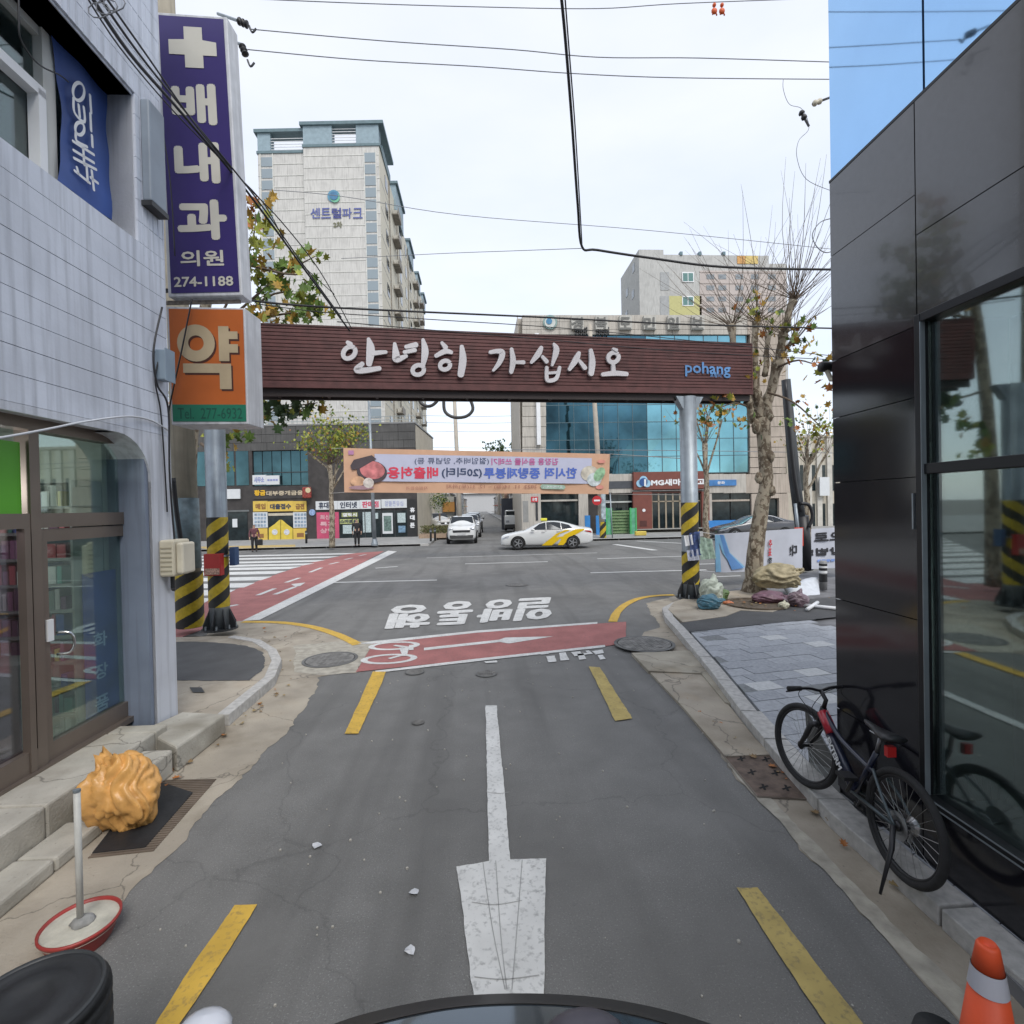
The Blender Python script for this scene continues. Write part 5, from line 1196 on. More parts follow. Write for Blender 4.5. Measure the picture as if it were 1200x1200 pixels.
street_tree(828, 27.8, 520, 'thin pale plane tree behind the right gate post', (1, 3, 4, 2, .5), 120, 40, 33, .2, bare=14)
street_tree(948, 24.5, 545, 'slender plane tree with sparse leaves beside the black building corner', (1.5, 4, 2, .5, 1), 260, 50, 35, .17, bare=16)
street_tree(214, 27, 530, 'plane tree half hidden behind the left posts', (1.5, 4, 2, .5, 1), 300, 40, 37, .17, bare=16)
street_tree(590, 62, 545, 'dark small tree by the narrow far street', (0, 0, 0, 0, 1), 300, 30, 39, .35, bare=8)

# ================================================================ RIGHT CORNER THINGS
bp = W(945, 672, 15.9); bp.z = RPZ
BPo = thing('utility_pole', 'slanting black utility pole beside the big plane tree', 'utility pole', bp)
ptop = W(905, 300, 15.5); part(BPo, 'pole', MB().tube([bp, W(931, 560, 15.8), W(921, 445, 15.7)], [.17, .16, .13], 16), mat('pole black', (.035, .04, .045), .6, var=.3, kind='streak'), smooth=True)
part(BPo, 'guard', MB().tube([bp+Z*.0, W(939, 605, 15.7)], [.21, .20], 16), black, smooth=True)
part(BPo, 'cable_loop', MB().tube(bez([W(938, 590, 15.5), W(948, 592, 15.5), W(952, 605, 15.5), W(948, 618, 15.5)], 5), .05, 8), black, smooth=True)
part(BPo, 'cable', MB().tube(bez([W(920, 445, 15.6), W(929, 545, 15.6), W(938, 600, 15.6)], 5), .06, 8), black, smooth=True)
part(BPo, 'conduit', MB().tube([W(932, 590, 15.6), W(937, 640, 15.6)], .05, 8), steel, smooth=True)
nb_ = Fr(bp, rt0); p = W(936, 640, 15.5)
RN = thing('red_notice', 'red plastic notice tied to slanting black pole', 'notice', p); Fn = facing(925, 15.4, 945, 15.4)
u0, z0 = Fn.hit(931, 640); u1, z1 = Fn.hit(941, 618); part(RN, 'sheet', MB().box(Fn, u0, u1, 0, .02, z0, z1), mat('notice red', (.6, .06, .03), .5, var=.15), bevel=.004)
part(RN, 'print', MB().box(Fn, u0+.08, u1-.05, .021, .024, z0+.1, z1-.15), mat('notice pale', (.6, .4, .35), .6, var=.5, scale=30))
# bollard
bo = W(965, 700, 12.2); bo.z = RPZ
t = thing('bollard', 'grey and black striped bollard beside the white sheet', 'bollard', bo); zt = W(965, 657, 12.2).z
hh = zt-RPZ
part(t, 'post', MB().lathe(bo, [(.085, 0), (.085, hh-.02), (.06, hh)], 20), mat('bollard grey', (.25, .25, .25), .6), smooth=True)
for a, b, m_ in ((.28, .55, black), (.58, .66, white), (.67, .75, black), (.76, .82, white), (.83, .90, black)): part(t, 'band', MB().lathe(bo, [(.088, a*hh), (.088, b*hh)], 20, cap=False), m_)
# hung cloth banners at the corner
def cloth(t, F, q, material, name='cloth', nu=16, nv=6, amp=.03, n=0, fold=5):
    fn = qfn(F, q, n); m_ = MB()
    for j in range(nv+1):
        for i in range(nu+1):
            s_, v_ = i/nu, j/nv; m_.v.append(fn(s_, v_)+F.n*(amp*math.sin(fold*s_*3+2*v_)*(.4+.6*abs(math.sin(2*s_+v_)))))
    for j in range(nv):
        for i in range(nu): k = j*(nu+1)+i; m_.f.append((k, k+1, k+nu+2, k+nu+1))
    return part(t, name, m_, material, smooth=True), fn
HB = facing(837, 13.4, 1000, 14.2)
cw = mat('banner cloth white', (.50, .52, .58), .8, var=.06)
t = thing('hanging_banner', 'pale cloth banner with blue swoosh strung behind the big plane tree', 'banner', HB.P(HB.U(880), 0, HB.Zp(880, 672)))
q = [(837, 626), (941, 619), (940, 668), (838, 671)]; _, fn = cloth(t, HB, q, cw, amp=.02)
def patch(t, fn, pts, material, off, F, name='print'):
    m_ = MB(); m_.face([fn(a, b)+F.n*off for a, b in pts]); o = part(t, name, m_, material); bm = bmesh.new(); bm.from_mesh(o.data); bmesh.ops.triangulate(bm, faces=bm.faces); bm.to_mesh(o.data); bm.free(); return o
patch(t, fn, [(.02, .98), (.10, .96), (.16, .5), (.33, .12), (.20, .08), (.08, .5)], mat('print sky blue', (.22, .45, .65), .8), .035, HB)
patch(t, fn, [(.05, .98), (.09, .97), (.15, .5), (.31, .10), (.18, .06), (.10, .5)], mat('print blue', (.12, .27, .55), .8), .037, HB)
ink = mat('print ink', (.03, .03, .035), .8)
inkr = mat('print red', (.5, .04, .05), .8)
patch(t, fn, [(0, .02), (.06, .02), (.04, .98), (0, .98)], MT['print sky blue'], .034, HB)
for s0, s1, t0, t1, ch_, m_ in ((.595, .635, .58, .78, '추', inkr), (.59, .63, .38, .56, '표', inkr), (.59, .635, .16, .34, '합', ink), (.84, .925, .35, .62, '다!', ink)):
    part(t, 'lettering', text(ch_, lambda a, b, s0=s0, s1=s1, t0=t0, t1=t1: fn(s0+(s1-s0)*a, t0+(t1-t0)*b)+HB.n*.036, .03, True), m_)
part(t, 'string', MB().tube([fn(0, 1), W(812, 622, 11.6)], .006, 5).tube([fn(0, .02), W(812, 668, 11.6)], .006, 5), white)
t = thing('hanging_banner', 'second cloth banner with bold dark letters beside black building corner', 'banner', HB.P(HB.U(960), 0, HB.Zp(960, 668)))
q = [(950, 620), (1010, 616), (1012, 664), (951, 667)]; _, fn2_ = cloth(t, HB, q, cw, amp=.015)
for s0, s1, t0, t1, ch_, m_ in ((.05, .62, .68, .90, '으로', ink), (-.02, .60, .32, .52, '방법!', ink), (.1, .6, .17, .23, '------', mat('print pale blue', (.2, .3, .6), .8))):
    part(t, 'lettering', text(ch_, lambda a, b, s0=s0, s1=s1, t0=t0, t1=t1: fn2_(s0+(s1-s0)*a, t0+(t1-t0)*b)+HB.n*.025, .05, True), m_)
# rubbish at the tree foot
bagm = lambda n, c, **k: mat(n, c, k.pop('rough', .35), var=.3, scale=9, bump=.7, bscale=25, **k)
def put(px, py, D=None): p = G(px, py, RPZ+.02); return p
sack('rubbish_bag', 'white green plastic bag heaped on top by the right gate post', put(834, 706)+Z*.05, .24, .2, .27, bagm('bag white green', (.42, .46, .38)), 8)
sack('rubbish_bag', 'teal blue rubbish bag slumped beside the right gate post', put(832, 713), .23, .17, .15, bagm('bag teal', (.05, .14, .19)), 9, (.8, -.3, .3))
sack('rubbish_bag', 'dark green leafy bag between teal and white bags', put(842, 704), .2, .2, .17, bagm('bag green', (.10, .16, .05)), 10)
sack('rubbish_bag', 'large brown woven sack with yellow neck behind the white sheet', put(912, 697)+Z*.18, .50, .36, .30, bagm('sack brown', (.34, .29, .18), rough=.7), 12, (.95, 0, .35), tie=1.8, wob=.22)
sack('rubbish_bag', 'plum coloured bag under the brown sack', put(903, 706), .36, .2, .13, bagm('bag plum', (.15, .075, .10)), 13, (1, 0, .1))
sack('rubbish_bag', 'dull mauve bag in front of the white sheet', put(935, 710), .19, .16, .17, bagm('bag mauve', (.17, .12, .14)), 14, (.3, 0, 1))
sack('rubbish_bag', 'small orange scrap bag at foot of plane tree', put(853, 708), .10, .08, .04, bagm('bag orange', (.5, .16, .06)), 15)
sack('rubbish_bag', 'small crumpled cream bag in front of the plum bag', put(918, 713), .10, .08, .08, bagm('bag cream', (.5, .48, .36)), 16)
m_ = MB(); q_ = [W(915, 684, 12.0), W(958, 676, 12.3), W(962, 704, 11.6), W(930, 708, 11.2)]
for j in range(7):
    for i in range(7): a = q_[0].lerp(q_[1], i/6); b = q_[3].lerp(q_[2], i/6); m_.v.append(a.lerp(b, j/6)+Vector((0, 0, .02*math.sin(i*1.7+j))+Vector((0, 0, 0))) if False else a.lerp(b, j/6)+Z*(.02*math.sin(i*1.7+j)))
for j in range(6):
    for i in range(6): k = j*7+i; m_.f.append((k, k+1, k+8, k+7))
o = solo('packing_sheet', 'white sheet of packing leaning over the rubbish heap', 'sheet', m_, mat('packing white', (.55, .58, .62), .6, var=.1, scale=8), smooth=True); o.modifiers.new('thick', 'SOLIDIFY').thickness = .02
a, b = G(940, 709, RPZ+.05), G(990, 714, RPZ+.05)
t = thing('white_pipe', 'white plastic pipe with cross piece lying near the bollard', 'pipe', a); part(t, 'pipe', MB().tube([a, b], .035, 10), white, smooth=True); part(t, 'cross_piece', MB().tube([G(946, 714, RPZ+.06), G(958, 706, RPZ+.06)], .035, 10), white, smooth=True)
# litter bags and papers stuffed behind a strap on the right post
F_ = facing(790, 11.25, 850, 11.4)
for (q, lb, m_, am) in (([(806, 625), (819, 622), (820, 650), (808, 652)], 'dark blue printed bag tied to right gate post', mat('bag navy', (.05, .08, .2), .4, var=.6, scale=14), .03), ([(800, 628), (810, 626), (811, 638), (802, 640)], 'small white paper bag tied left on the right gate post', white, .02), ([(803, 645), (817, 643), (818, 656), (805, 657)], 'pale leaflet bundle low on the right gate post', mat('leaflet', (.4, .42, .5), .6, var=.5, scale=30), .02), ([(816, 628), (834, 632), (837, 654), (820, 656)], 'thin translucent greenish bag hanging right of the gate post', mat('bag pale green', (.33, .44, .36), .4, var=.4, scale=14), .05)):
    x = (q[0][0]+q[2][0])/2; t = thing('litter_bag', lb, 'bag', F_.P(F_.U(x), .05, F_.Zp(x, q[2][1]))); cloth(t, F_, q, m_, amp=am, n=.05, nu=8)
m_ = MB().lathe(br_+Z*.0, [(.2, W(808, 628, 11.6).z-br_.z), (.2, W(808, 626, 11.6).z-br_.z)], 20, cap=False); 
# right-hand cast iron drain cover
dq = gp([(833, 868), (899, 869), (945, 937), (888, 934)], .012)
o = thing('drain_cover', 'rusty rectangular drain cover with cross holes near front wheel', 'drain cover', dq[0])
def dl(s_, t): return dq[0].lerp(dq[1], s_).lerp(dq[3].lerp(dq[2], s_), t)
part(o, 'plate', MB().prism([p-Z*.006 for p in dq], (0, 0, .014)), mat('rusty iron', (.13, .095, .075), .8, .2, var=.35, scale=14, bump=.5))
m_ = MB()
for i in range(2):
    for j in range(4):
        c_ = dl(.28+.46*i+(.0), .14+j*.24)+Z*.0095
        for a_ in (.3, 1.25):
            v_ = Vector((math.cos(a_), math.sin(a_), 0))*.045; w_ = Vector((-v_.y, v_.x, 0))*.2; m_.face([c_-v_-w_+Z*a_*.001, c_+v_-w_+Z*a_*.001, c_+v_+w_+Z*a_*.001, c_-v_+w_+Z*a_*.001])
        part(o, 'cross_hole', m_, mat('hole dark', (.008, .008, .008), .9)); m_ = MB()
part(o, 'frame', MB().tube([p+Z*.003 for p in dq], .008, 4, closed=True), mat('rusty edge', (.2, .17, .14), .8))

# ================================================================ CARS
def car(name, label, cat, pos, head, L, Wd, Ht, prof, paint, wheels, glassm=None, group=None, kind='sedan'):
    t = thing(name, label, cat, pos, group); dv = Vector((math.cos(head), math.sin(head), 0)); sv = Vector((-dv.y, dv.x, 0)); hw = Wd/2
    P = lambda x, y, z: Vector(pos)+dv*x*L+sv*y*hw+Z*z*Ht
    gm = glassm or mat('car glass', (.02, .025, .03), .05, .3, var=0)
    # stations: x, zbottom, zbelt, zroof, roof half width, body half width
    ring = lambda s_: [P(s_[0], y, z) for y, z in ((0, s_[1]), (s_[5]*.85, s_[1]), (s_[5]*.98, s_[1]+.06), (s_[5], (s_[1]+s_[2])/2+.02), (s_[5]*.96, s_[2]), (s_[4], s_[3]-.02), (s_[4]*.7, s_[3]), (0, s_[3]+.004), (-s_[4]*.7, s_[3]), (-s_[4], s_[3]-.02), (-s_[5]*.96, s_[2]), (-s_[5], (s_[1]+s_[2])/2+.02), (-s_[5]*.98, s_[1]+.06), (-s_[5]*.85, s_[1]))]
    m_ = MB(); 
    for s_ in prof: m_.v += ring(s_)
    n = 14; gl = {}
    for i in range(len(prof)-1):
        for j in range(n): m_.f.append((i*n+j, i*n+(j+1) % n, (i+1)*n+(j+1) % n, (i+1)*n+j))
    m_.f.append(tuple(range(n))); m_.f.append(tuple((len(prof)-1)*n+k for k in range(n)))
    b = part(t, 'body', m_, paint, smooth=True); sm = b.modifiers.new('sub', 'SUBSURF'); sm.levels = 1; sm.render_levels = 2
    def side_y(x, z):
        for a, c_ in zip(prof, prof[1:]):
            if a[0] <= x <= c_[0]:
                k = (x-a[0])/(c_[0]-a[0]); s_ = [a[i]+(c_[i]-a[i])*k for i in range(6)]
                if z >= s_[2]: return s_[5]*.96+(s_[4]-s_[5]*.96)*min(1, (z-s_[2])/max(.001, s_[3]-.02-s_[2]))
                return s_[5]
        return prof[0][5]
    def panel(pts, name, material, off=.012, sides=(-1, 1), lab=None):
        for sg in sides:
            q_ = MB(); q_.face([P(x, sg*(side_y(x, z)+off), z) for x, z in pts]); part(t, name, q_, material, lab)
    # wheels
    for wx, wr in wheels:
        for sg in (-1, 1):
            c_ = P(wx, sg*.93, 0)+Z*wr; o_ = sv*sg
            w_ = part(t, 'wheel', MB().lathe(c_-o_*.09, [(wr*.6, 0), (wr, .0), (wr*1.0, .16), (wr*.93, .19), (wr*.68, .19)], 24, o_), mat('car tyre', (.015, .015, .015), .8), smooth=False)
            part(w_, 'rim', MB().lathe(c_+o_*.075, [(wr*.69, 0), (wr*.69, .028), (wr*.62, .03), (wr*.6, .012), (.02, .02)], 24, o_), mat('wheel alloy', (.25, .26, .27), .35, .7, var=0))
            sp = MB()
            for k in range(5):
                a_ = k*1.2566; e_ = dv*math.cos(a_)+Z*math.sin(a_); f_ = dv*-math.sin(a_)+Z*math.cos(a_); o2 = c_+o_*.10
                sp.hexa([o2+f_*.03, o2-f_*.03, o2-f_*.02+e_*wr*.6, o2+f_*.02+e_*wr*.6, o2+f_*.03+o_*.012, o2-f_*.03+o_*.012, o2-f_*.02+e_*wr*.6+o_*.012, o2+f_*.02+e_*wr*.6+o_*.012])
            part(w_, 'spokes', sp, mat('spoke alloy', (.4, .41, .42), .35, .7, var=0))
            ar = MB(); pts = [P(wx, 0, 0)+sv*sg*(hw*(side_y(wx, .3)+.004))+Z*wr+dv*math.cos(a*math.pi/12)*wr*1.16+Z*math.sin(a*math.pi/12)*wr*1.16 for a in range(-1, 14)]; ar.face(pts); part(t, 'wheel_arch', ar, mat('arch black', (.008, .008, .008), .9))
    return t, P, panel, side_y
# profile, front at -x (x from -.5 to .5): x, zbot, zbelt, zroof, roofhw, bodyhw
SED = [(-.5, .20, .36, .40, .55, .62), (-.485, .13, .44, .47, .72, .84), (-.44, .11, .49, .53, .80, .94), (-.34, .11, .56, .61, .84, .985), (-.25, .11, .62, .66, .86, 1.0), (-.21, .11, .64, .69, .84, 1.0), (-.10, .11, .665, .90, .74, 1.0), (-.02, .11, .675, .985, .71, 1.0), (.08, .11, .68, 1.0, .70, 1.0), (.18, .11, .685, .965, .69, 1.0), (.29, .11, .70, .85, .70, .99), (.36, .12, .71, .77, .74, .98), (.44, .14, .70, .745, .76, .95), (.485, .20, .66, .72, .72, .88), (.5, .30, .55, .62, .6, .72)]
pearl = mat('taxi white', (.62, .63, .62), .22, coat=.6, var=.02); cglass = mat('car glass', (.02, .025, .03), .05, .3, var=0)
tx = W(640, 641, 27.3); tx.z = .012
hd = math.atan2(rt0.y, rt0.x)
TX, P, panel, sy = car('taxi', 'white taxi with yellow swoosh crossing the main road', 'car', tx, hd, 4.85, 1.86, 1.46, SED, pearl, [(-.31, .335), (.27, .335)])
panel([(-.165, .695), (-.075, .90), (-.012, .95), (-.012, .70)], 'side_window', cglass); panel([(-.002, .70), (-.002, .955), (.08, .96), (.145, .93), (.15, .705)], 'side_window', cglass); panel([(.16, .71), (.155, .92), (.235, .85), (.27, .745)], 'side_window', cglass)
yel = mat('taxi yellow', (.75, .50, .01), .3, var=.02)
panel([(-.06, .14), (.05, .14), (.17, .45), (.30, .69), (.40, .70), (.40, .67), (.34, .66), (.21, .40), (.19, .30), (.15, .42), (.10, .42)], 'livery', yel, .008, (-1,))
panel([(-.06, .14), (.0, .14), (.14, .55), (.26, .68), (.20, .68), (.10, .55)], 'livery', yel, .009, (-1,)); panel([(.11, .14), (.17, .14), (.26, .45), (.36, .66), (.30, .69), (.18, .50)], 'livery', yel, .010, (-1,))
panel([(-.487, .42), (-.44, .47), (-.40, .50), (-.41, .44), (-.47, .38)], 'headlight', mat('lamp lens', (.5, .52, .55), .1, .5)); panel([(.47, .62), (.40, .66), (.41, .61), (.48, .55)], 'tail_light', mat('tail red', (.35, .02, .02), .2))
part(TX, 'roof_light', MB().box(Fr(P(-.02, 0, 0), dv := Vector((math.cos(hd), math.sin(hd), 0))), -.17, .17, -.09, .09, P(0, 0, 1.0).z-.005, P(0, 0, 1.0).z+.13), mat('roof lamp yellow', (.65, .62, .05), .4), bevel=.02)
part(TX, 'mirror', MB().ball(P(-.15, -1.08, .70), .09, (1.2, .8, .7)), pearl, smooth=True)
for x in (-.012, .15): panel([(x, .16), (x+.003, .16), (x+.003, .70), (x, .70)], 'door_seam', mat('seam dark', (.1, .1, .1), .6), .006)
for x in (.10, -.06+.0): panel([(x+.0, .60), (x+.04, .60), (x+.04, .62), (x, .62)], 'door_handle', chrome, .012)
panel([(-.36, .115), (.30, .115), (.30, .15), (-.36, .15)], 'sill', mat('sill dark', (.03, .03, .03), .6), .006)
# white SUV facing us at the far corner
SUV = [(-.5, .22, .46, .50, .6, .70), (-.48, .15, .56, .60, .78, .90), (-.40, .13, .60, .655, .86, .98), (-.28, .13, .64, .69, .88, 1.0), (-.24, .13, .66, .71, .86, 1.0), (-.15, .13, .67, .90, .78, 1.0), (-.08, .13, .675, .985, .76, 1.0), (.1, .13, .68, 1.0, .76, 1.0), (.32, .13, .69, .98, .75, 1.0), (.42, .14, .69, .93, .74, .98), (.48, .16, .68, .80, .76, .94), (.5, .25, .6, .7, .7, .85)]
def suv(px, D, label, paint, head, Ld=4.3, z=.01, Hh=1.72, Ww=1.84, front=True, cat='car', xoff=0, group='cars parked along the narrow far street'):
    pos = W(px, 594, D); pos.z = z
    t, P, panel, sy = car('parked_car', label, cat, pos, head, Ld, Ww, Hh, SUV, paint, [(-.31, .34), (.30, .34)], group=group)
    panel([(-.16, .70), (-.10, .90), (-.01, .94), (-.01, .70)], 'side_window', cglass); panel([(.005, .70), (.005, .94), (.17, .94), (.18, .70)], 'side_window', cglass); panel([(.20, .71), (.20, .93), (.37, .91), (.40, .72)], 'side_window', cglass)
    q_ = MB(); q_.face([P(-.232, -.80, .73), P(-.232, .80, .73), P(-.118, .70, .965), P(-.118, -.70, .965)]); part(t, 'windscreen', q_, cglass)
    q_ = MB(); q_.face([P(.50, -.72, .72), P(.50, .72, .72), P(.455, .66, .93), P(.455, -.66, .93)]); part(t, 'rear_window', q_, cglass)
    for sg in (-1, 1):
        part(t, 'headlight', MB().ball(P(-.485, sg*.72, .545), .12, (.5, 1.3, .6) if abs(math.sin(head)) < .5 else (1.5, .5, .55)), MT['lamp lens'], smooth=True)
        part(t, 'mirror', MB().ball(P(-.19, sg*1.12, .72), .09), paint, smooth=True)
    q_ = MB(); q_.face([P(-.502, -.55, .42), P(-.502, .55, .42), P(-.498, .6, .50), P(-.498, -.6, .50)]); part(t, 'grille', q_, black)
    q_ = MB(); q_.face([P(-.504, -.75, .20), P(-.504, .75, .20), P(-.497, .8, .32), P(-.497, -.8, .32)]); part(t, 'bumper_vent', q_, MT['sill dark'])
    q_ = MB(); q_.face([P(-.508, -.28, .33), P(-.508, .28, .33), P(-.506, .28, .40), P(-.506, -.28, .40)]); part(t, 'number_plate', q_, mat('plate blurred', (.45, .45, .45), .6))
    return t
hN = math.pi/2   # car length runs up the street, front (-x) towards us
suv(541.5, 33.5, 'white compact car parked facing us at mouth of the far street', pearl, hN)
suv(549, 40, 'silver car parked behind the white compact car in far street', mat('silver paint', (.4, .41, .42), .25, .4, coat=.4), hN)
suv(553, 47, 'third parked car up the narrow far street, dark grey', mat('grey paint', (.12, .125, .13), .25, .3, coat=.4), hN)
suv(555, 56, 'fourth parked car up the narrow far street, white', pearl, hN)
if False: suv(557, 68, 'farthest parked car up the narrow far street', mat('silver paint', (.4, .41, .42), .3), hN)
suv(511, 47, 'pale car parked in the small yard left of the far street', pearl, hN+.5, z=.13, group=None)
suv(609, 33.0, 'nose of a white car hidden behind the taxi front', pearl, hN, z=.01, group=None) if False else None
# white small truck right of the far street
tp_ = W(601, 594, 46); tp_.z = .13
t = thing('small_truck', 'white small truck parked before the dark wall right of far street', 'truck', tp_)
Ft = Fr(tp_, (1, 0)); part(t, 'cab', MB().box(Ft, -.8, .8, -.9, .9, .35, 1.5).box(Ft, -.72, .72, -.8, .7, 1.5, 1.95), pearl, bevel=.08); part(t, 'windscreen', MB().box(Ft, -.66, .66, .71, .76, 1.35, 1.85), cglass)
part(t, 'bumper', MB().box(Ft, -.8, .8, .9, .98, .35, .7), MT['sill dark'], bevel=.03)
for sx in (-.68, .68): part(t, 'wheel', MB().lathe(tp_+Vector((sx-.1, -.4, .33)), [(.33, 0), (.33, .2)], 18, (1, 0, 0)), MT['car tyre'])
for sx in (-.55, .55): part(t, 'headlight', MB().box(Ft, sx-.15, sx+.15, .905, .94, .85, 1.05), MT['lamp lens'])
# dark sedan behind the hanging banner
dk_ = W(883, 594, 30.5); dk_.z = .01
greyp = mat('dark grey paint', (.06, .062, .068), .25, .4, coat=.5)
D2, P, panel, sy = car('parked_car', 'dark grey saloon car behind the pale cloth banner', 'car', dk_, hd, 4.9, 1.88, 1.47, SED, greyp, [(-.31, .34), (.28, .34)])
panel([(-.165, .695), (-.075, .90), (-.012, .95), (-.012, .70)], 'side_window', cglass); panel([(-.002, .70), (-.002, .955), (.08, .96), (.145, .93), (.15, .705)], 'side_window', cglass); panel([(.16, .71), (.155, .92), (.235, .85), (.27, .745)], 'side_window', cglass)
panel([(-.487, .42), (-.44, .47), (-.38, .50), (-.39, .46), (-.47, .38)], 'headlight', MT['lamp lens'])
panel([(-.17, .70), (-.075, .915), (.08, .975), (.17, .935), (.28, .76), (.28, .74), (.17, .92), (.08, .962), (-.075, .90), (-.165, .69)], 'window_trim', chrome, .016)

# ================================================================ PEOPLE
def skin(parent, name, J, E_, material, root=0, sub=2):
    me = bpy.data.meshes.new(name); me.from_pydata([Vector(j[0]) for j in J], E_, []); o = bpy.data.objects.new(name, me); C.objects.link(o)
    bm = bmesh.new(); bm.from_mesh(me); sl_ = bm.verts.layers.skin.verify(); bm.verts.ensure_lookup_table()
    for v, j in zip(bm.verts, J): r_ = j[1]; v[sl_].radius = (r_, r_) if not isinstance(r_, tuple) else r_; v[sl_].use_root = False
    bm.verts[root][sl_].use_root = True; bm.to_mesh(me); bm.free(); me.materials.append(material)
    s1 = o.modifiers.new('skin', 'SKIN'); s1.use_smooth_shade = True; s2 = o.modifiers.new('sub', 'SUBSURF'); s2.levels = sub; s2.render_levels = sub
    bpy.context.view_layer.update(); ev = o.evaluated_get(bpy.context.evaluated_depsgraph_get()); m2 = bpy.data.meshes.new_from_object(ev); m2.name = name
    bpy.data.objects.remove(o)
    if not m2.materials: m2.materials.append(material)
    for p in m2.polygons: p.use_smooth = True
    return link(name, m2, parent)
def person(label, pos, h, rz, coat, trousers, bag=None, arms=((.05, -.02), (.05, -.02)), stride=.12, scarf=None):
    t = thing('person', label, 'person', pos); t.rotation_euler = (0, 0, rz); k = h/1.7
    V = lambda x, y, z: Vector((x*k, y*k, z*k)); sk = mat('skin', (.42, .26, .19), .6, var=.05)
    J = [(V(0, 0, .92), .11*k), (V(0, 0, 1.12), .12*k), (V(0, 0, 1.34), .12*k), (V(0, -.01, 1.45), .05*k), (V(0, -.02, 1.53), .075*k), (V(0, -.025, 1.62), .09*k),
         (V(-.17, 0, 1.38), .055*k), (V(-.24, .02, 1.12), .045*k), (V(-.25, -.05, .88), .034*k), (V(-.25, -.07, .80), .03*k), (V(.17, 0, 1.38), .055*k), (V(.24, .02, 1.12), .045*k), (V(.25, -.05, .88), .034*k), (V(.25, -.07, .80), .03*k),
         (V(-.09, 0, .86), .09*k), (V(-.10, -stride, .48), .06*k), (V(-.10, -stride*.4, .08), .042*k), (V(-.10, -stride*.4-.13, .035), .035*k), (V(.09, 0, .86), .09*k), (V(.10, stride*.4, .48), .06*k), (V(.10, stride, .08), .042*k), (V(.10, stride-.13, .035), .035*k)]
    Ed = [(0, 1), (1, 2), (2, 3), (3, 4), (4, 5), (2, 6), (6, 7), (7, 8), (8, 9), (2, 10), (10, 11), (11, 12), (12, 13), (0, 14), (14, 15), (15, 16), (16, 17), (0, 18), (18, 19), (19, 20), (20, 21)]
    for sg, b in ((-1, 9), (1, 13)):
        for f in range(5):
            i = len(J); base = V(sg*.25, -.07+(f-2)*.017, .79) if f < 4 else V(sg*.245, -.11, .80)
            tip = V(sg*(.245-.01*f), -.07+(f-2)*.02-.01, .70+.006*abs(f-1.5)) if f < 4 else V(sg*.24, -.13, .76); J += [(base, .009*k), (tip, .008*k)]; Ed += [(b, i), (i, i+1)]
    skin(t, 'body', J, Ed, sk)
    skin(t, 'hair', [(V(0, .015, 1.655), .088*k), (V(0, .04, 1.57), .075*k)], [(0, 1)], mat('hair black', (.015, .013, .012), .7), sub=2)
    m_ = MB().ball(V(0, -.115, 1.585), .016*k, (1, 1.2, 1.3)); 
    me = mesh_of('nose', m_, sk, smooth=True); link('nose', me, t)
    CJ = [(V(0, 0, .80), (.155*k, .12*k)), (V(0, 0, 1.08), (.15*k, .125*k)), (V(0, 0, 1.33), (.165*k, .12*k)), (V(0, -.005, 1.43), .075*k), (V(-.18, 0, 1.375), .075*k), (V(-.255, .02, 1.12), .06*k), (V(-.26, -.045, .89), .05*k), (V(.18, 0, 1.375), .075*k), (V(.255, .02, 1.12), .06*k), (V(.26, -.045, .89), .05*k)]
    skin(t, 'jacket', CJ, [(0, 1), (1, 2), (2, 3), (2, 4), (4, 5), (5, 6), (2, 7), (7, 8), (8, 9)], coat)
    skin(t, 'trousers', [(V(0, 0, .92), .12*k)]+[(J[i][0], J[i][1]+.022*k) for i in (14, 15, 16, 18, 19, 20)], [(0, 1), (1, 2), (2, 3), (0, 4), (4, 5), (5, 6)], trousers)
    for i in (16, 20):
        m_ = MB().ball(J[i][0]+V(0, -.055, -.035), .13*k, (.42, 1, .38), seg=10); link('shoe', mesh_of('shoe', m_, black, smooth=True), t)
    if bag is not None:
        bt_ = thing('handbag', bag, 'bag', Vector(pos)+Vector((.28*k*math.cos(rz), .28*k*math.sin(rz), .35)))
        c0 = bt_.location; part(bt_, 'pouch', MB().abox((c0.x, c0.y, c0.z), .34, .14, .34, rz), black, bevel=.03); part(bt_, 'strap', MB().tube(bez([c0+Vector((-.1, 0, .33)), c0+Vector((0, 0, .47)), c0+Vector((.1, 0, .33))], 4), .012, 6), black)
    return t
dc_ = mat('coat black', (.02, .02, .023), .85, var=.15); dt = mat('trousers black', (.014, .014, .016), .85)
person('person in black coat and trousers standing at the kerb by the lamp post', at(417.5, 29.9, .13), 1.62, .35, dc_, dt, stride=.05)
person('person in plum jacket and black trousers walking with a black bag', at(297, 28.9, .015), 1.56, .3, mat('jacket plum', (.12, .045, .055), .85, var=.5, scale=9), dt, 'black shoulder bag held by the walking person in plum', stride=.1)
# ================================================================ BUILDINGS ACROSS THE ROAD
def rect_px(F, x0, y0, x1, y1, n=0):
    a = F.hit(x0, y0, n); b = F.hit(x1, y1, n); return a[0], b[0], a[1], b[1]
def panel_px(parent, F, name, x0, y0, x1, y1, n0, n1, material, label=None):
    u0, u1, z0, z1 = rect_px(F, x0, y0, x1, y1, (n0+n1)/2); return part(parent, name, MB().box(F, u0, u1, n0, n1, z0, z1), material, label)
def text_px(parent, F, body, x0, y0, x1, y1, n, material, bold=.03, mirror=False):
    u0, u1, z0, z1 = rect_px(F, x0, y0, x1, y1, n); return wtext(parent, body, F, u0, u1, z0, z1, n, material, bold, mirror)
fglass = mat('far window glass', (.05, .11, .13), .06, .75, var=.5, scale=.5)
darkglass = mat('far dark glass', (.02, .03, .033), .08, .3, var=.4)
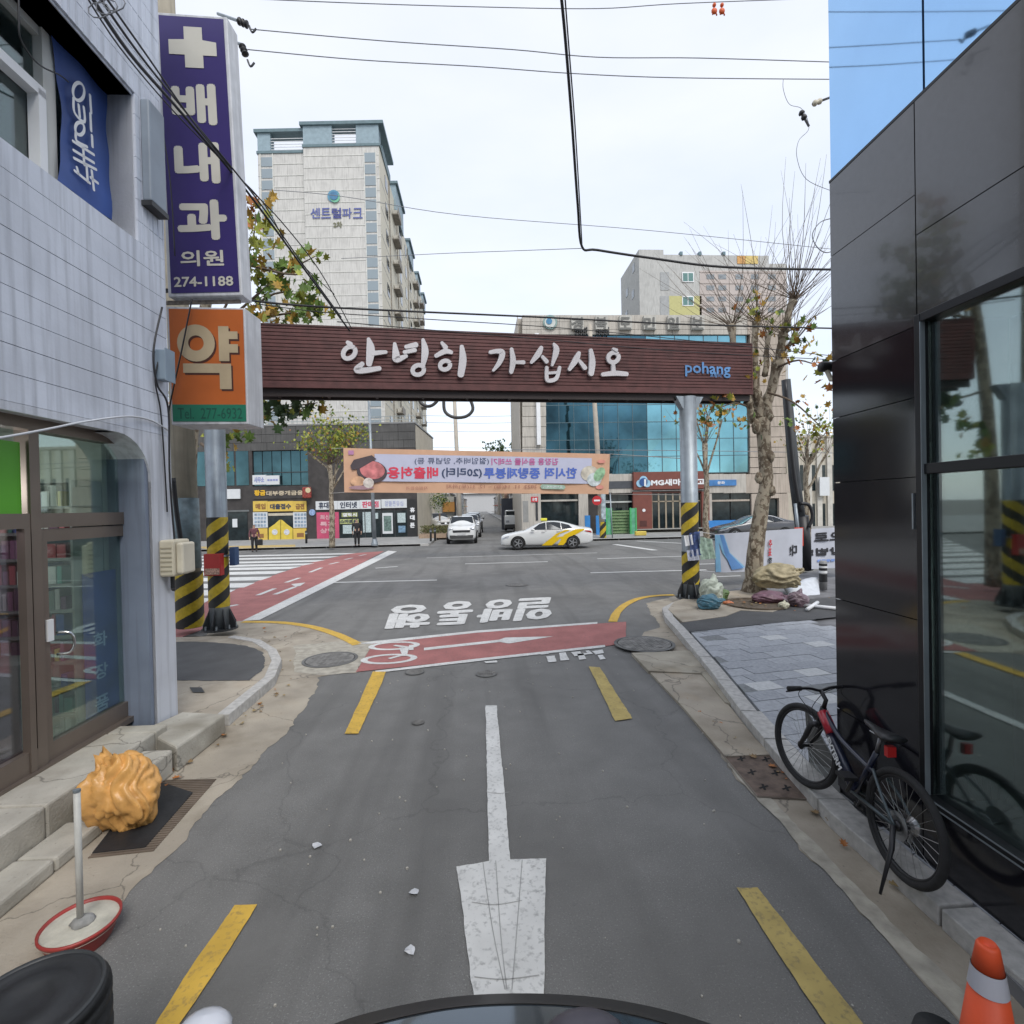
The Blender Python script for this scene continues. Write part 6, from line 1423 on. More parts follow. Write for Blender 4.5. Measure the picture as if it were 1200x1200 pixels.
# --- dark low building with shops
DF = facing(150, 39, 487, 39)
DB = thing('shop_block', 'dark two storey shop block across the main road at left', 'building', DF.P(DF.U(390), 0, .12))
clad = mat('dark grey cladding', (.085, .083, .08), .75, var=.25, scale=.8, kind='streak'); bdark = mat('dark brown stone', (.045, .04, .038), .7, var=.3, scale=2)
uA, uB, z0, zT = rect_px(DF, 130, 631, 486, 496); z0 = .1
uwin0, uwin1, zw0, zw1 = rect_px(DF, 296, 570, 362, 527)
side = Vector((DF.n*-1))
part(DB, 'core', MB().box(DF, uA, uB-.05, -9, -.3, z0, zT-.1), bdark)
part(DB, 'side_wall', MB().box(DF, uB-.05, uB, -9, -.3, z0, zT-.05), mat('beige side render', (.50, .46, .38), .8, var=.1, scale=1))
zr = zT; k = 0
while zr > zw1+.02:                                   # cladding boards
    b = max(zw1, zr-.62); u = uA; off = random.uniform(0, 1.5)
    while u < uB-.1:
        e = min(uB, u+2.6-(off if u == uA else 0)); part(DB, 'cladding_board', MB().box(DF, u+.012, e-.012, -.3, random.uniform(-.01, .01), b+.012, zr-.012), clad); u = e
    zr = b
part(DB, 'wall', MB().box(DF, uA, uwin0, -.3, -.01, z0, zw1).box(DF, uwin0, DF.U(396), -.3, -.01, z0, zw0).box(DF, DF.U(362), uB, -.3, -.01, zw0, zw1).box(DF, DF.U(396), uB, -.3, -.02, z0, zw0), bdark)
part(DB, 'roof_edge', MB().box(DF, uA, uB+.05, -9, .04, zT, zT+.12), mat('metal coping', (.2, .2, .2), .5))
m_ = MB()
for k in range(60): u = uA+(uB-uA)*k/59; m_.box(DF, u-.015, u+.015, -.4, -.36, zT+.12, zT+.62)
for z_ in (.35, .62): m_.box(DF, uA, uB, -.41, -.35, zT+z_, zT+z_+.04)
part(DB, 'roof_railing', m_, mat('railing grey', (.3, .33, .33), .5))
for i in range(6):
    a, b = uwin0+(uwin1-uwin0)*i/6, uwin0+(uwin1-uwin0)*(i+1)/6
    part(DB, 'window_pane', MB().box(DF, a+.03, b-.03, -.2, -.15, zw0+.05, zw1-.05), fglass)
for i in range(5):
    a = DF.U(210+i*17); part(DB, 'window_pane', MB().box(DF, a, a+.95, -.008, .02, zw0+.1, zw1), fglass)
part(DB, 'window_divider', MB().box(DF, uwin0, uwin1, -.19, -.05, zw0+1.0, zw0+1.06), darksteel)
wsign = mat('sign white', (.60, .62, .63), .5, var=.04); ysign = mat('sign yellow', (.62, .43, .08), .5, var=.08); inkd = mat('sign ink', (.03, .04, .07), .6); inkb = mat('sign brown ink', (.25, .12, .04), .6)
def sign(label, x0, y0, x1, y1, n, material, words=None, wm=None, pad=(.12, .2), F=DF, th=.12, bold=.03, mirror=False, name='shop_sign'):
    u0, u1, z0, z1 = rect_px(F, x0, y0, x1, y1, n); t = thing(name, label, 'sign', F.P((u0+u1)/2, n-th, z0))
    part(t, 'board', MB().box(F, u0, u1, n-th, n, z0, z1), material)
    if words: wtext(t, words, F, u0+(u1-u0)*pad[0], u1-(u1-u0)*pad[0], z0+(z1-z0)*pad[1], z1-(z1-z0)*pad[1], n+.012, wm or inkd, bold, mirror)
    return t
sign('small white window sign, left of the pair, above the yellow shop', 296, 568, 311, 557, .12, wsign, '세무회계', mat('sign pale blue', (.2, .25, .5), .6))if False else None
sign('left one of two small white signs under upper windows', 296, 568, 311.5, 556.5, .14, wsign, '사무소', mat('ink blue grey', (.25, .28, .5), .6)); sign('right one of two small white signs under upper windows', 312, 568, 327, 557, .14, wsign, '----', MT['ink blue grey'], (.1, .4))
sign('small white sign left of the yellow shop', 250, 585, 281, 573, .14, wsign)
FS = sign('brown fascia with yellow and pale letters over the yellow shop', 297, 585, 358, 572, .06, bdark)
text_px(FS, DF, '황금', 298, 581, 311, 574, .09, mat('letter amber', (.65, .38, .02), .5), .05); text_px(FS, DF, '대부중개금융', 312, 581, 355, 574.5, .09, mat('letter cream', (.5, .42, .3), .5), .04)
YS = thing('yellow_shopfront', 'bright yellow shopfront with arched yellow door graphics', 'shopfront', DF.P(DF.U(328), .02, .12))
for x0, x1, wds in ((297, 313.5, '매입'), (314, 343.5, '대출접수'), (344, 359, '급전')):
    o = panel_px(YS, DF, 'sign_panel', x0, 599.5, x1, 587, .0, .10, ysign); text_px(YS, DF, wds, x0+2.5, 597, x1-2.5, 590, .115, inkb if x0 != 314 else inkd, .04)
for x0, x1 in ((297, 313.5), (344, 359)):
    panel_px(YS, DF, 'side_panel', x0, 633, x1, 619, .0, .07, ysign); panel_px(YS, DF, 'price_board', x0, 618.5, x1, 600, .0, .06, wsign)
    for i in range(4):
        for j in range(4): panel_px(YS, DF, 'price_card', x0+1.2+i*3.6, 604.6+j*4.2, x0+3.9+i*3.6, 601.6+j*4.2, .061, .07, mat('card grey blue', (.25, .32, .4), .6, var=.4, scale=5))
panel_px(YS, DF, 'door_glass', 314.5, 633.5, 343.5, 601, -.02, .02, darkglass)
dz_ = lambda x, y, n=.03: DF.P(DF.hit(x, y, n)[0], n, DF.hit(x, y, n)[1])
m_ = MB(); m_.prism([dz_(x, y) for x, y in ((315, 633), (315, 619), (322, 614), (327, 609.5), (328.7, 609), (328.7, 633))], DF.n*.01); part(YS, 'door_leaf', m_, mat('door yellow', (.62, .47, .06), .5))
m_ = MB(); m_.prism([dz_(x, y) for x, y in ((329.3, 633), (329.3, 609), (331, 609.5), (336, 614), (343, 619), (343, 633))], DF.n*.01); part(YS, 'door_leaf', m_, MT['door yellow'])
for cx in (322, 336): m_ = MB().lathe(dz_(cx, 623.5, .042), [(.22, 0), (.22, .01)], 16, DF.n); part(YS, 'round_sticker', m_, mat('sticker', (.55, .56, .6), .5, var=.3, scale=12))
panel_px(YS, DF, 'transom', 314.5, 604.5, 343.5, 601, .02, .05, mat('pale beige', (.5, .45, .35), .6))
for x, y in ((352, 627), (305, 628)): panel_px(YS, DF, 'small_print', x-4, y+2.5, x+4, y-2.5, .072, .08, inkb)
# black glass shop with white signs
sign('white phone shop sign at the left end of the row', 370, 597.5, 395, 587, .12, wsign, '휴대폰', inkd, (.14, .12)); sign('white internet sign second in the row', 395.5, 597, 421.5, 586.5, .12, wsign, '인터넷', inkd, (.12, .12))
sign('white sign with red boxed letters third in the row', 422, 596.5, 446, 585.5, .12, wsign, '판매점', mat('ink red', (.55, .06, .12), .6), (.1, .14)); sign('white sign with thin blue grey outline letters at right end of row', 447, 595.5, 476.5, 584.5, .12, wsign, '알뜰폰유심', MT['ink blue grey'], (.14, .2), bold=.0)
PK = sign('magenta poster panel filling the left shop window', 371.5, 631.5, 397, 600, .03, mat('magenta panel', (.48, .07, .14), .5, var=.15, scale=2), th=.05)
pl = mat('panel pale text', (.60, .35, .38), .6)
for i, wd in enumerate(('최신폰', '특가', '상담')): text_px(PK, DF, wd, 375, 609+i*8, 393, 603+i*8, .045, pl, .04)
SW = thing('glass_shopfront', 'black glass shopfront with posters under the white signs', 'shopfront', DF.P(DF.U(437), .0, .12))
for x0, x1 in ((398, 412), (413, 427), (428, 446), (447, 462), (463, 477)): panel_px(SW, DF, 'pane', x0, 631.5, x1, 598, -.02, .015, darkglass)
m_ = MB()
for x in (397.5, 412.5, 427.5, 446.5, 462.5, 477.3): u = DF.U(x); m_.box(DF, u-.03, u+.03, -.01, .05, .12, DF.Zp(440, 597))
part(SW, 'frame', m_, darksteel)
for x0, y0, x1, y1, m_ in ((400.5, 606, 419, 600.5, 'k'), (397.5, 614, 420, 608, 'g'), (402, 625.5, 416, 615, 'w'), (425.5, 624, 434.5, 600, 'w'), (437, 608, 443, 601, 'w'), (466, 612.5, 475, 601, 'w'), (467, 624, 475, 616, 'b')):
    panel_px(SW, DF, 'window_poster', x0, y1 if y1 > y0 else y0, x1, y0 if y1 > y0 else y1, .02, .03, {'k': mat('poster olive', (.30, .33, .12), .5, var=.5, scale=20), 'g': mat('poster lime', (.42, .46, .18), .5, var=.4, scale=20), 'w': mat('poster pale', (.42, .5, .5), .5, var=.3, scale=14), 'b': mat('poster blue ring', (.15, .25, .35), .5, var=.5, scale=8)}[m_])
text_px(SW, DF, '갤럭시', 401.5, 605.5, 418, 601, .045, white, .04); text_px(SW, DF, '스마트폰', 398.5, 613.3, 419, 608.7, .045, inkd, .04)
ph = panel_px(SW, DF, 'phone_cutout', 448.5, 625.5, 460, 601, .02, .05, wsign); panel_px(SW, DF, 'phone_screen', 450, 622.5, 458.5, 604.5, .051, .056, mat('phone screen', (.12, .18, .16), .3, var=.6, scale=6))
PL = panel_px(DB, DF, 'pillar', 478, 631.5, 488, 585, -.01, .10, mat('black pillar', (.02, .02, .02), .5))
for i, chh in enumerate('휴대폰'): text_px(DB, DF, chh, 480.5, 600.5+i*9, 486, 594.5+i*9, .11, white, .05)
panel_px(DB, DF, 'plinth', 365, 633, 477, 630.5, .0, .25, mat('grey plinth', (.2, .2, .19), .8))
panel_px(DB, DF, 'side_door', 268, 634, 290, 600, -.005, .02, darkglass); panel_px(DB, DF, 'door_frame', 265, 600, 292, 597.5, -.005, .05, mat('door frame grey', (.13, .14, .14), .5)); panel_px(DB, DF, 'door_notice', 272.5, 618, 278, 608, .021, .03, wsign)
RS = thing('round_sign', 'round pale blue sign on the wall between the yellow and black shops', 'sign', dz_(366, 602, .0)); part(RS, 'disc', MB().lathe(dz_(366, 600.5, .02), [(.24, 0), (.24, .05)], 20, DF.n), mat('disc blue', (.25, .35, .55), .5, var=.4, scale=10))
TS = thing('projecting_sign', 'small round red projecting sign above right end of yellow shop', 'sign', dz_(363, 585, .5)); part(TS, 'drum', MB().box(DF, DF.U(357.5), DF.U(368), .35, .55, DF.Zp(362, 584), DF.Zp(362, 571)), mat('sign maroon', (.25, .04, .03), .5, var=.5, scale=8), bevel=.2)
part(TS, 'bracket', MB().box(DF, DF.U(362), DF.U(364), 0, .35, DF.Zp(362, 579), DF.Zp(362, 578)), darksteel); part(TS, 'face', MB().lathe(dz_(361, 574.5, .56), [(.2, 0), (.2, .02)], 14, DF.n), mat('sign cream', (.6, .5, .3), .5))

# --- apartment tower, its side running along the street
TFx = lambda px, D: W(px, 594, D)
tR = TFx(454, 52); tF = Fr((tR.x, tR.y), rt0); tF.n = Vector((tF.u.y, -tF.u.x, 0))
AT = thing('apartment_tower', 'tall pale apartment tower with teal roof frames and blue name', 'building', (tR.x-6, tR.y, 0))
tw = mat('tower cream', (.56, .55, .52), .85, var=.05, scale=.3, kind='streak'); tw2 = mat('tower cream side', (.55, .52, .43), .85, var=.06, scale=.3); teal = mat('tower teal grey', (.25, .30, .33), .7, var=.05, scale=.4); line = mat('pale line', (.60, .60, .56), .8)
uL2 = tF.U(306, 0, 400); ztl = tF.Zp(330, 173); ztr = tF.Zp(400, 172); uM = tF.U(358.5, 0, 300)
sdv = Vector((0, 1, 0)); Lt = 42
def tbox(mb, u0, u1, d0, d1, z0, z1):             # depth d runs along the street
    p = lambda u, d, z: tF.P(u, 0, z)+sdv*d
    return mb.hexa([p(u0, d0, z0), p(u1, d0, z0), p(u1, d1, z0), p(u0, d1, z0), p(u0, d0, z1), p(u1, d0, z1), p(u1, d1, z1), p(u0, d1, z1)])
part(AT, 'front_wall', tbox(tbox(MB(), uL2, uM, .35, Lt, 0, ztl-.3), uM, -.02, 0, Lt, 0, ztr), [tw])
part(AT, 'side_wall', tbox(MB(), -.02, 0, .0, Lt, 0, ztr-.02), tw2)
for (a, b, m_) in ((tF.U(315), tF.U(328), 'l'), (tF.U(437), tF.U(449.5), 'r')):
    z_ = ztl-.6
    while z_ > 9:
        part(AT, 'wall_panel', tbox(MB(), a, b, .30 if m_ == 'l' else -.05, .34 if m_ == 'l' else -.003, z_-1.05, z_-.12), teal); z_ -= 1.17
z_ = ztr-.9; i = 0
while z_ > 9.0:
    part(AT, 'band', tbox(MB(), uL2, uM, .31, .345, z_-.5, z_-.44), line); part(AT, 'band', tbox(MB(), uM, 0, -.035, -.002, z_, z_+.06), line); z_ -= 1.17
for px in (314, 328.5, 436.5, 450): u = tF.U(px); part(AT, 'vertical_line', tbox(MB(), u-.04, u+.04, .28 if px < 355 else -.06, .345 if px < 355 else -.005, 8, ztl-.35), line)
# roof frames
def frame(u0, u1, d0, d1, z0, z1, posts, ext=.5):
    m_ = MB(); tbox(m_, u0-ext*.6, u1+ext, d0-ext*.4, d1, z1-.32, z1); tbox(m_, u0-.1, u1+.15, d0-.1, d1, z0, z0+.25)
    part(AT, 'roof_frame', m_, mat('roof teal dark', (.12, .18, .20), .6))
    for a, b in posts:
        for da, db in ((d0, d0+.4), (d1-.6, d1-.2)): part(AT, 'roof_post', tbox(MB(), a, b, da, db, z0+.25, z1-.32), mat('roof teal', (.24, .32, .36), .6))
    m_ = MB(); k = z0+.45
    while k < z1-.6: tbox(m_, u0+.1, u1-.1, d0+.12, d0+.17, k, k+.05); k += .28
    part(AT, 'roof_rail', m_, white)
zq = tF.Zp(400, 143); frame(uM, -.02, 0, 1.3, ztr, zq, [(uM, uM+2.9), (tF.U(427.5), -.02)]); frame(uL2, uM-.05, .35, 1.6, ztl-.35, tF.Zp(330, 149), [(uL2, uL2+1.3)])
part(AT, 'roof_side_beam', tbox(tbox(MB(), -.6, .48, 1.32, 6.2, zq-.32, zq), -.12, .1, 1.32, 6.2, ztr, ztr+1.0), MT['roof teal dark'])
for d0, d1, zz in ((9, 15, 2.2), (20, 25, 1.2), (30, 34, 1.2), (38, 42, 1.2)):
    part(AT, 'stair_head', tbox(MB(), -5.5, .25, d0, d1, ztr-1.2, ztr+zz-.4), MT['roof teal']); part(AT, 'stair_roof', tbox(MB(), -5.8, .5, d0-.2, d1+.2, ztr+zz-.4, ztr+zz-.1), MT['roof teal dark'])
wm_ = mesh_of('w', tbox(MB(), .0, .0, 0, 1, 0, 1), tw)
acm = mat('balcony grey', (.22, .20, .17), .7, var=.3, scale=3); fl = 2.85; nf = int((ztr-8)/fl)
for f in range(nf):
    zz = ztr-2.2-f*fl
    for d in (3, 12.5, 17.5, 22, 28, 36): part(AT, 'window', tbox(MB(), 0, .04, d, d+1.5, zz, zz+1.25), darkglass)
    for d in (7.2, 25.5, 33): part(AT, 'balcony', tbox(tbox(MB(), 0, .75, d, d+2.4, zz-.55, zz-.45), .70, .75, d, d+2.4, zz-.45, zz+.25), acm)
    for d in (7.6, 26): part(AT, 'air_conditioner', tbox(MB(), .1, .6, d, d+.9, zz-.44, zz+.15), mat('ac white', (.45, .44, .4), .6))
    part(AT, 'floor_line', tbox(MB(), 0, .03, .3, Lt, zz-.78, zz-.70), line)
for d in (5.2, 10.5, 20, 31): part(AT, 'drain_pipe', tbox(MB(), .0, .12, d, d+.12, 5, ztr-.2), acm)
Ln = .07
t_ink = mat('tower letter blue', (.09, .11, .30), .6)
for i, chh in enumerate('센트럴파크'): text_px(AT, tF, chh, 364+i*12.4, 256, 375+i*12.4, 243.5, Ln, t_ink if i != 2 else mat('tower letter navy', (.04, .05, .22), .6), .018)
text_px(AT, tF, '2차', 390.5, 267, 401, 259.5, Ln, MT['sign brown ink'] if False else mat('tower letter olive', (.14, .14, .08), .6), .04)
lc = lambda x, y, n=Ln: tF.P(tF.hit(x, y, n)[0], n, tF.hit(x, y, n)[1])
part(AT, 'emblem', MB().lathe(lc(391, 230), [(.62, 0), (.62, .04)], 24, tF.n), mat('emblem blue', (.10, .26, .38), .5)); part(AT, 'emblem', MB().lathe(lc(392.5, 231.5, Ln+.05), [(.50, 0), (.50, .04)], 24, tF.n), mat('emblem green', (.16, .42, .28), .5)); part(AT, 'emblem', MB().lathe(lc(391.3, 229.5, Ln+.1), [(.42, 0), (.42, .04)], 24, tF.n), mat('emblem dark', (.06, .17, .30), .5))

# --- newspaper and bank building
KF = Fr(at(612, 37.5), (1, 0))
KB = thing('office_building', 'pale stone office building with blue curtain glass and rooftop letters', 'building', KF.P(KF.U(760), 0, .12))
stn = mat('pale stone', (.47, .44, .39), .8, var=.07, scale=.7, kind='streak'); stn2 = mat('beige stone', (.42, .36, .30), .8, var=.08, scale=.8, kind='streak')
k0, k1, _, kt = rect_px(KF, 612, 630, 921, 369); kz = lambda y, px=760: KF.Zp(px, y)
gu0, gu1 = KF.U(640), KF.U(879); gz0, gz1 = kz(555), kz(392)
glz = [gz0+(gz1-gz0)*i/8 for i in range(9)]
part(KB, 'core', MB().box(KF, k0+.02, k1, -10, -.6, .1, kt-.1), stn)
part(KB, 'side_wall', MB().box(KF, k0, k0+.02, -10, 0, .1, kt-.05), mat('side stone painted sunlit', (.52, .48, .42), .8, var=.05, scale=.6))  # paler than the front stone, sunlight put into the colour
cells = []
ys = [(369, 377), (377, 386), (386, 392)]
xs = list(range(612, 921, 22))
for (ya, yb) in ys:
    for xa in xs: cells.append((xa, ya, min(xa+22, 921), yb))
for y in range(392, 556, 12):
    for xa, xb in ((612, 626), (626, 640)): cells.append((xa, y, xb, min(y+12, 555)))
    for xa, xb in ((879, 900), (900, 921)): cells.append((xa, y, xb, min(y+12, 555)))
for i, (xa, ya, xb, yb) in enumerate(cells):
    u0, u1, z0, z1 = rect_px(KF, xa, yb, xb, ya); part(KB, 'stone_panel', MB().box(KF, u0+.015, u1-.015, -.6, random.uniform(-.008, .008), z0+.012, z1-.012), stn if xa < 860 else stn2)
ng = 14
for i in range(ng):
    a, b = gu0+(gu1-gu0)*i/ng, gu0+(gu1-gu0)*(i+1)/ng
    for j in range(8):
        t_ = KF.n.copy(); m_ = MB(); e = [random.uniform(-.012, .012) for _ in range(4)]
        z0, z1 = glz[j]+.02, glz[j+1]-.02
        m_.face([KF.P(a+.02, -.18+e[0], z0), KF.P(b-.02, -.18+e[1], z0), KF.P(b-.02, -.18+e[2], z1), KF.P(a+.02, -.18+e[3], z1)]); part(KB, 'glass_pane', m_, mat('curtain glass bright reflection', (.15, .33, .39), .05, .85, var=.5, scale=.25) if i > 6 else mat('curtain glass', (.035, .09, .12), .05, .85, var=.8, scale=.25))  # darker left and paler right panes put reflections into the glass colour
m_ = MB()
for i in range(ng+1): u = gu0+(gu1-gu0)*i/ng; m_.box(KF, u-.02, u+.02, -.25, -.14, gz0, gz1)
for z_ in glz: m_.box(KF, gu0, gu1, -.25, -.15, z_-.025, z_+.025)
part(KB, 'mullions', m_, mat('mullion', (.09, .14, .16), .4, .5))
part(KB, 'white_fin', MB().box(KF, KF.U(630.5), KF.U(635), .0, .3, kz(520), kz(392)), white)
panel_px(KB, KF, 'band', 706, 573, 744, 563.5, .0, .03, mat('band dark', (.06, .065, .075), .5))
# lower storey
def kp(name, x0, y0, x1, y1, n0, n1, m_, label=None): return panel_px(KB, KF, name, x0, y1, x1, y0, n0, n1, m_, label)
for xa in range(612, 921, 26):
    if xa in (742, 768, 794): continue
    kp('stone_panel', xa+.2, 555.5, xa+25.8, 578, -.6, 0, stn if xa < 860 else stn2)
for xa, xb in ((612, 633), (678, 688), (742, 750), (829, 832), (879, 897)): kp('stone_pier', xa, 578.5, xb, 631, -.6, .01, stn if xa < 860 else stn2)
for xa, xb in ((633, 648), (648, 663), (663, 678)): kp('door_pane', xa+.4, 579, xb-.4, 631, -.3, -.25, darkglass)
kp('lintel', 633, 585, 678, 588, -.24, -.15, stn)
for xa in (704, 714, 724, 734): kp('door_pane', xa, 579, xa+9.4, 629, -.4, -.35, darkglass)
kp('lintel', 702, 587, 743, 589.5, -.3, -.1, mat('white lintel', (.5, .52, .5), .6))
kp('dark_gap', 688, 580, 700, 631, -.5, -.4, bdark)
for xa in (832, 856): kp('window_pane', xa+.5, 576, xa+22.5, 610, -.2, -.15, darkglass)
kp('lintel', 832, 585, 878, 588, -.14, -.05, stn2); kp('door_pane', 897, 585, 911, 626, -.3, -.25, darkglass); kp('stone_pier', 911, 578.5, 921, 631, -.6, .01, stn2); kp('stone_panel', 897, 578.5, 911, 584, -.6, .0, stn2)
kp('drain', 628, 583, 630, 610, .0, .05, darksteel)
kp('niche', 608+5, 587, 619, 612, .012, .03, mat('niche grey', (.25, .25, .24), .7))
red_ = mat('plaque red', (.5, .03, .04), .5)
sign('small red plaque left of the office entrance glass', 622.5, 588.5, 630.5, 582, .08, red_, '은행', white, (.15, .2), F=KF)
sign('blue strip sign on stone wall right of the gate post', 827, 569.5, 863, 562, .12, mat('strip blue', (.05, .18, .42), .5, var=.3, scale=1.5), '문화', white, (.38, .25), F=KF)
bs_ = [sign('long blue hoarding at street level behind parked grey car', 826, 628, 880, 609, .35, mat('hoarding blue', (.03, .19, .50), .6, var=.1), F=KF, name='hoarding')]
# brown bank front
bk = mat('bank brown', (.17, .05, .035), .6, var=.1); BF = thing('bank_front', 'reddish brown bank shopfront with emblem and white letters', 'shopfront', KF.P(KF.U(780), .0, .3))
def bpn(name, x0, y0, x1, y1, n0, n1, m_): return panel_px(BF, KF, name, x0, y1, x1, y0, n0, n1, m_)
bpn('fascia', 742, 552, 829, 574, .0, .35, bk); bpn('fascia_line', 742, 574, 829, 575.5, .0, .37, white); bpn('pillar', 742, 576, 763, 621, .0, .3, bk); bpn('pillar', 822, 576, 830, 622, .0, .3, bk)
for i in range(7): bpn('door_pane', 764+i*8.3, 578, 771.6+i*8.3, 620, .0, .05, darkglass)
bpn('lintel', 763, 586, 822, 588.5, .05, .1, mat('brass trim', (.3, .25, .18), .5)); bpn('door_frame', 763, 575.6, 822, 578, .0, .12, bk)
for i in range(8): bpn('mullion', 763.2+i*8.3, 578, 764.2+i*8.3, 620, .05, .1, MT['brass trim'])
kc = lambda x, y, n: KF.P(KF.hit(x, y, n)[0], n, KF.hit(x, y, n)[1])
for (dx, dy, r_) in ((-4, 1.5, .28), (4, 1.5, .28), (0, -2.5, .30)): part(BF, 'emblem', MB().lathe(kc(754+dx, 565+dy, .36), [(r_, 0), (r_, .05)], 20, KF.n), mat('emblem pale blue', (.3, .5, .65), .5))
part(BF, 'emblem', MB().lathe(kc(754, 565, .43), [(.30, 0), (.30, .03)], 20, KF.n), mat('emblem navy', (.02, .08, .25), .5)); part(BF, 'emblem', MB().box(KF, KF.U(753), KF.U(755.2), .46, .48, KF.Zp(754, 570), KF.Zp(754, 562)), white)
text_px(BF, KF, 'MG새마을금고', 763, 569.5, 826, 560.5, .37, white, .05)
part(BF, 'round_lamp', MB().lathe(kc(754.5, 598, .31), [(.12, 0), (.12, .03)], 14, KF.n), white); bpn('steps', 735, 621, 880, 627, .0, 1.2, mat('step stone', (.3, .3, .28), .8)); bpn('steps', 740, 618, 830, 621, .0, .8, MT['step stone']); bpn('grille', 750, 610, 758, 617, .3, .32, mat('vent dark', (.08, .025, .02), .7))
# rooftop letters, seen as framed boxes
for i, chh in enumerate('경북도민일보'):
    x = 670+i*28.2; text_px(KB, KF, chh, x, 386, x+13, 371.5, .35, mat('roof letter grey', (.13, .13, .12), .6), .03); kp('letter_box', x-.5, 370.5, x+13.5, 386.5, .02, .30, mat('letter box pale', (.43, .42, .38), .7))
part(KB, 'emblem', MB().lathe(kc(644.5, 378, .05), [(.52, 0), (.52, .12)], 24, KF.n), mat('ring grey green', (.2, .3, .28), .6)); part(KB, 'emblem', MB().lathe(kc(644.5, 378, .18), [(.40, 0), (.40, .04)], 24, KF.n), mat('emblem white', (.5, .53, .5), .6)); part(KB, 'emblem', MB().lathe(kc(643.5, 376.5, .23), [(.22, 0), (.22, .03)], 16, KF.n), mat('emblem blue2', (.05, .2, .35), .6))
m_ = MB()
for j in range(3):
    for sg in (-1, 1):
        for k in range(7): x = 697+sg*(6+k*2.2); m_.box(KF, KF.U(x)-.04, KF.U(x)+.04, .02, .25, kz(393-j*3.4+(k % 2)*.8), kz(391.2-j*3.4+(k % 2)*.8))
part(KB, 'roof_ornament', m_, darksteel, kind='stuff')
NF = facing(922, 42, 1060, 43); NBd = thing('office_building', 'cream low building between office building and black building', 'building', NF.P(0, 0, .12))
u0, u1, z0, z1 = rect_px(NF, 923, 632, 1040, 512)
part(NBd, 'wall', MB().box(NF, u0, u1, -8, 0, .1, z1), mat('cream wall', (.50, .46, .38), .85, var=.1, scale=.8, kind='streak')); part(NBd, 'roof_edge', MB().box(NF, u0-.1, u1, -8.1, .1, z1, z1+.2), stn)
for x in (932, 946, 958, 970):
    panel_px(NBd, NF, 'pilaster', x, 630, x+4, 514, .0, .15, mat('pilaster pale', (.5, .48, .43), .8)); panel_px(NBd, NF, 'door_pane', x+5, 630, x+9, 590, .0, .05, darkglass); panel_px(NBd, NF, 'window_pane', x+5, 575, x+9, 545, .0, .05, darkglass)
sign('small white notice board beside the black building corner', 961, 581, 972, 559, .5, wsign, F=NF)
# green recycling cage, blue boards, yellow block
GC = thing('green_cage', 'green framed mesh cage standing before the office building', 'cage', KF.P(KF.U(728), 1.6, .12))
gf = mat('cage green', (.06, .36, .12), .5)
for x0, x1 in ((710.5, 716), (738.5, 744.5)): panel_px(GC, KF, 'side_frame', x0, 631, x1, 595.5, 1.5, 1.56, glass('cage mesh', (.5, .85, .6), .1) if False else mat('cage mesh green', (.10, .33, .20), .6, var=.3))
m_ = MB()
for x in (710.3, 716, 738.5, 744.7): m_.box(KF, KF.U(x, 1.5)-.05, KF.U(x, 1.5)+.05, 1.4, 1.6, .13, KF.Zp(x, 595, 1.5))
part(GC, 'frame', m_, gf); panel_px(GC, KF, 'slatted_back', 716, 631, 738.5, 598, 1.0, 1.05, mat('cage slats', (.13, .22, .10), .7, var=.4, scale=4))
m_ = MB()
for i in range(9): z_ = KF.Zp(727, 628-i*3.5, 1.1); m_.box(KF, KF.U(716, 1.1), KF.U(738.5, 1.1), 1.06, 1.12, z_, z_+.08)
part(GC, 'slats', m_, mat('slat olive', (.18, .26, .13), .7))
for x0, x1, lb in ((686, 691.5, 'narrow blue board left of the striped pole'), (699, 710, 'wider blue board right of the striped pole')):
    sign(lb, x0, 631, x1, 604, 1.5, mat('board blue', (.03, .20, .50), .5, var=.1), F=KF, name='blue_board')
solo('yellow_block', 'yellow concrete stopper on the far right pavement', 'stopper', MB().abox(at(750, 34.5, .12), .75, .35, .3, -.1), mat('stopper yellow', (.6, .45, .08), .6), bevel=.06)
# utility pole and no entry sign over there
def pole(name, label, cat, base, top, r0, r1, material, seg=12):
    t = thing(name, label, cat, base); part(t, 'pole', MB().tube([base, base.lerp(top, .5), top], [r0, (r0+r1)/2, r1], seg), material, smooth=True); return t
cpole = mat('pole pale', (.40, .36, .30), .8, var=.1)
b = at(706, 32.8, .13); P1 = pole('utility_pole', 'pale concrete pole with striped foot before the office building', 'utility pole', b, W(691, 380, 32.8), .19, .12, cpole); stripes(P1, b, .21, .14, 1.15, 1.6, seg=40)
part(P1, 'poster_wrap', MB().tube([b+Z*1.2, b+Z*3.0], [.21, .205], 14), mat('wrap pale blue', (.35, .42, .45), .6, var=.5, scale=4))
b = at(717, 32.6, .13); P2 = pole('sign_post', 'thin post carrying a round red no entry sign', 'sign', b, W(715, 578, 32.6), .04, .04, steel)
c_ = W(699.5, 586.5, 32.4); part(P2, 'sign_disc', MB().lathe(c_, [(.30, 0), (.30, .02)], 24, -fh), mat('no entry red', (.45, .02, .025), .5)); Fd = Fr((c_.x, c_.y), rt0); Fd.n = Vector((Fd.u.y, -Fd.u.x, 0)); part(P2, 'bar', MB().box(Fd, -.19, .19, .022, .03, c_.z-.05, c_.z+.05), white); part(P2, 'arm', MB().tube([c_, W(716, 587, 32.6)], .02, 6), steel)
b = at(438, 30.1, .13); P3 = pole('street_lamp', 'slim grey street lamp with bent arm before the phone shops', 'street lamp', b, W(432.5, 475, 30.1), .12, .07, steel); part(P3, 'base', MB().lathe(b, [(.2, 0), (.2, .1), (.13, .4)], 16), steel)
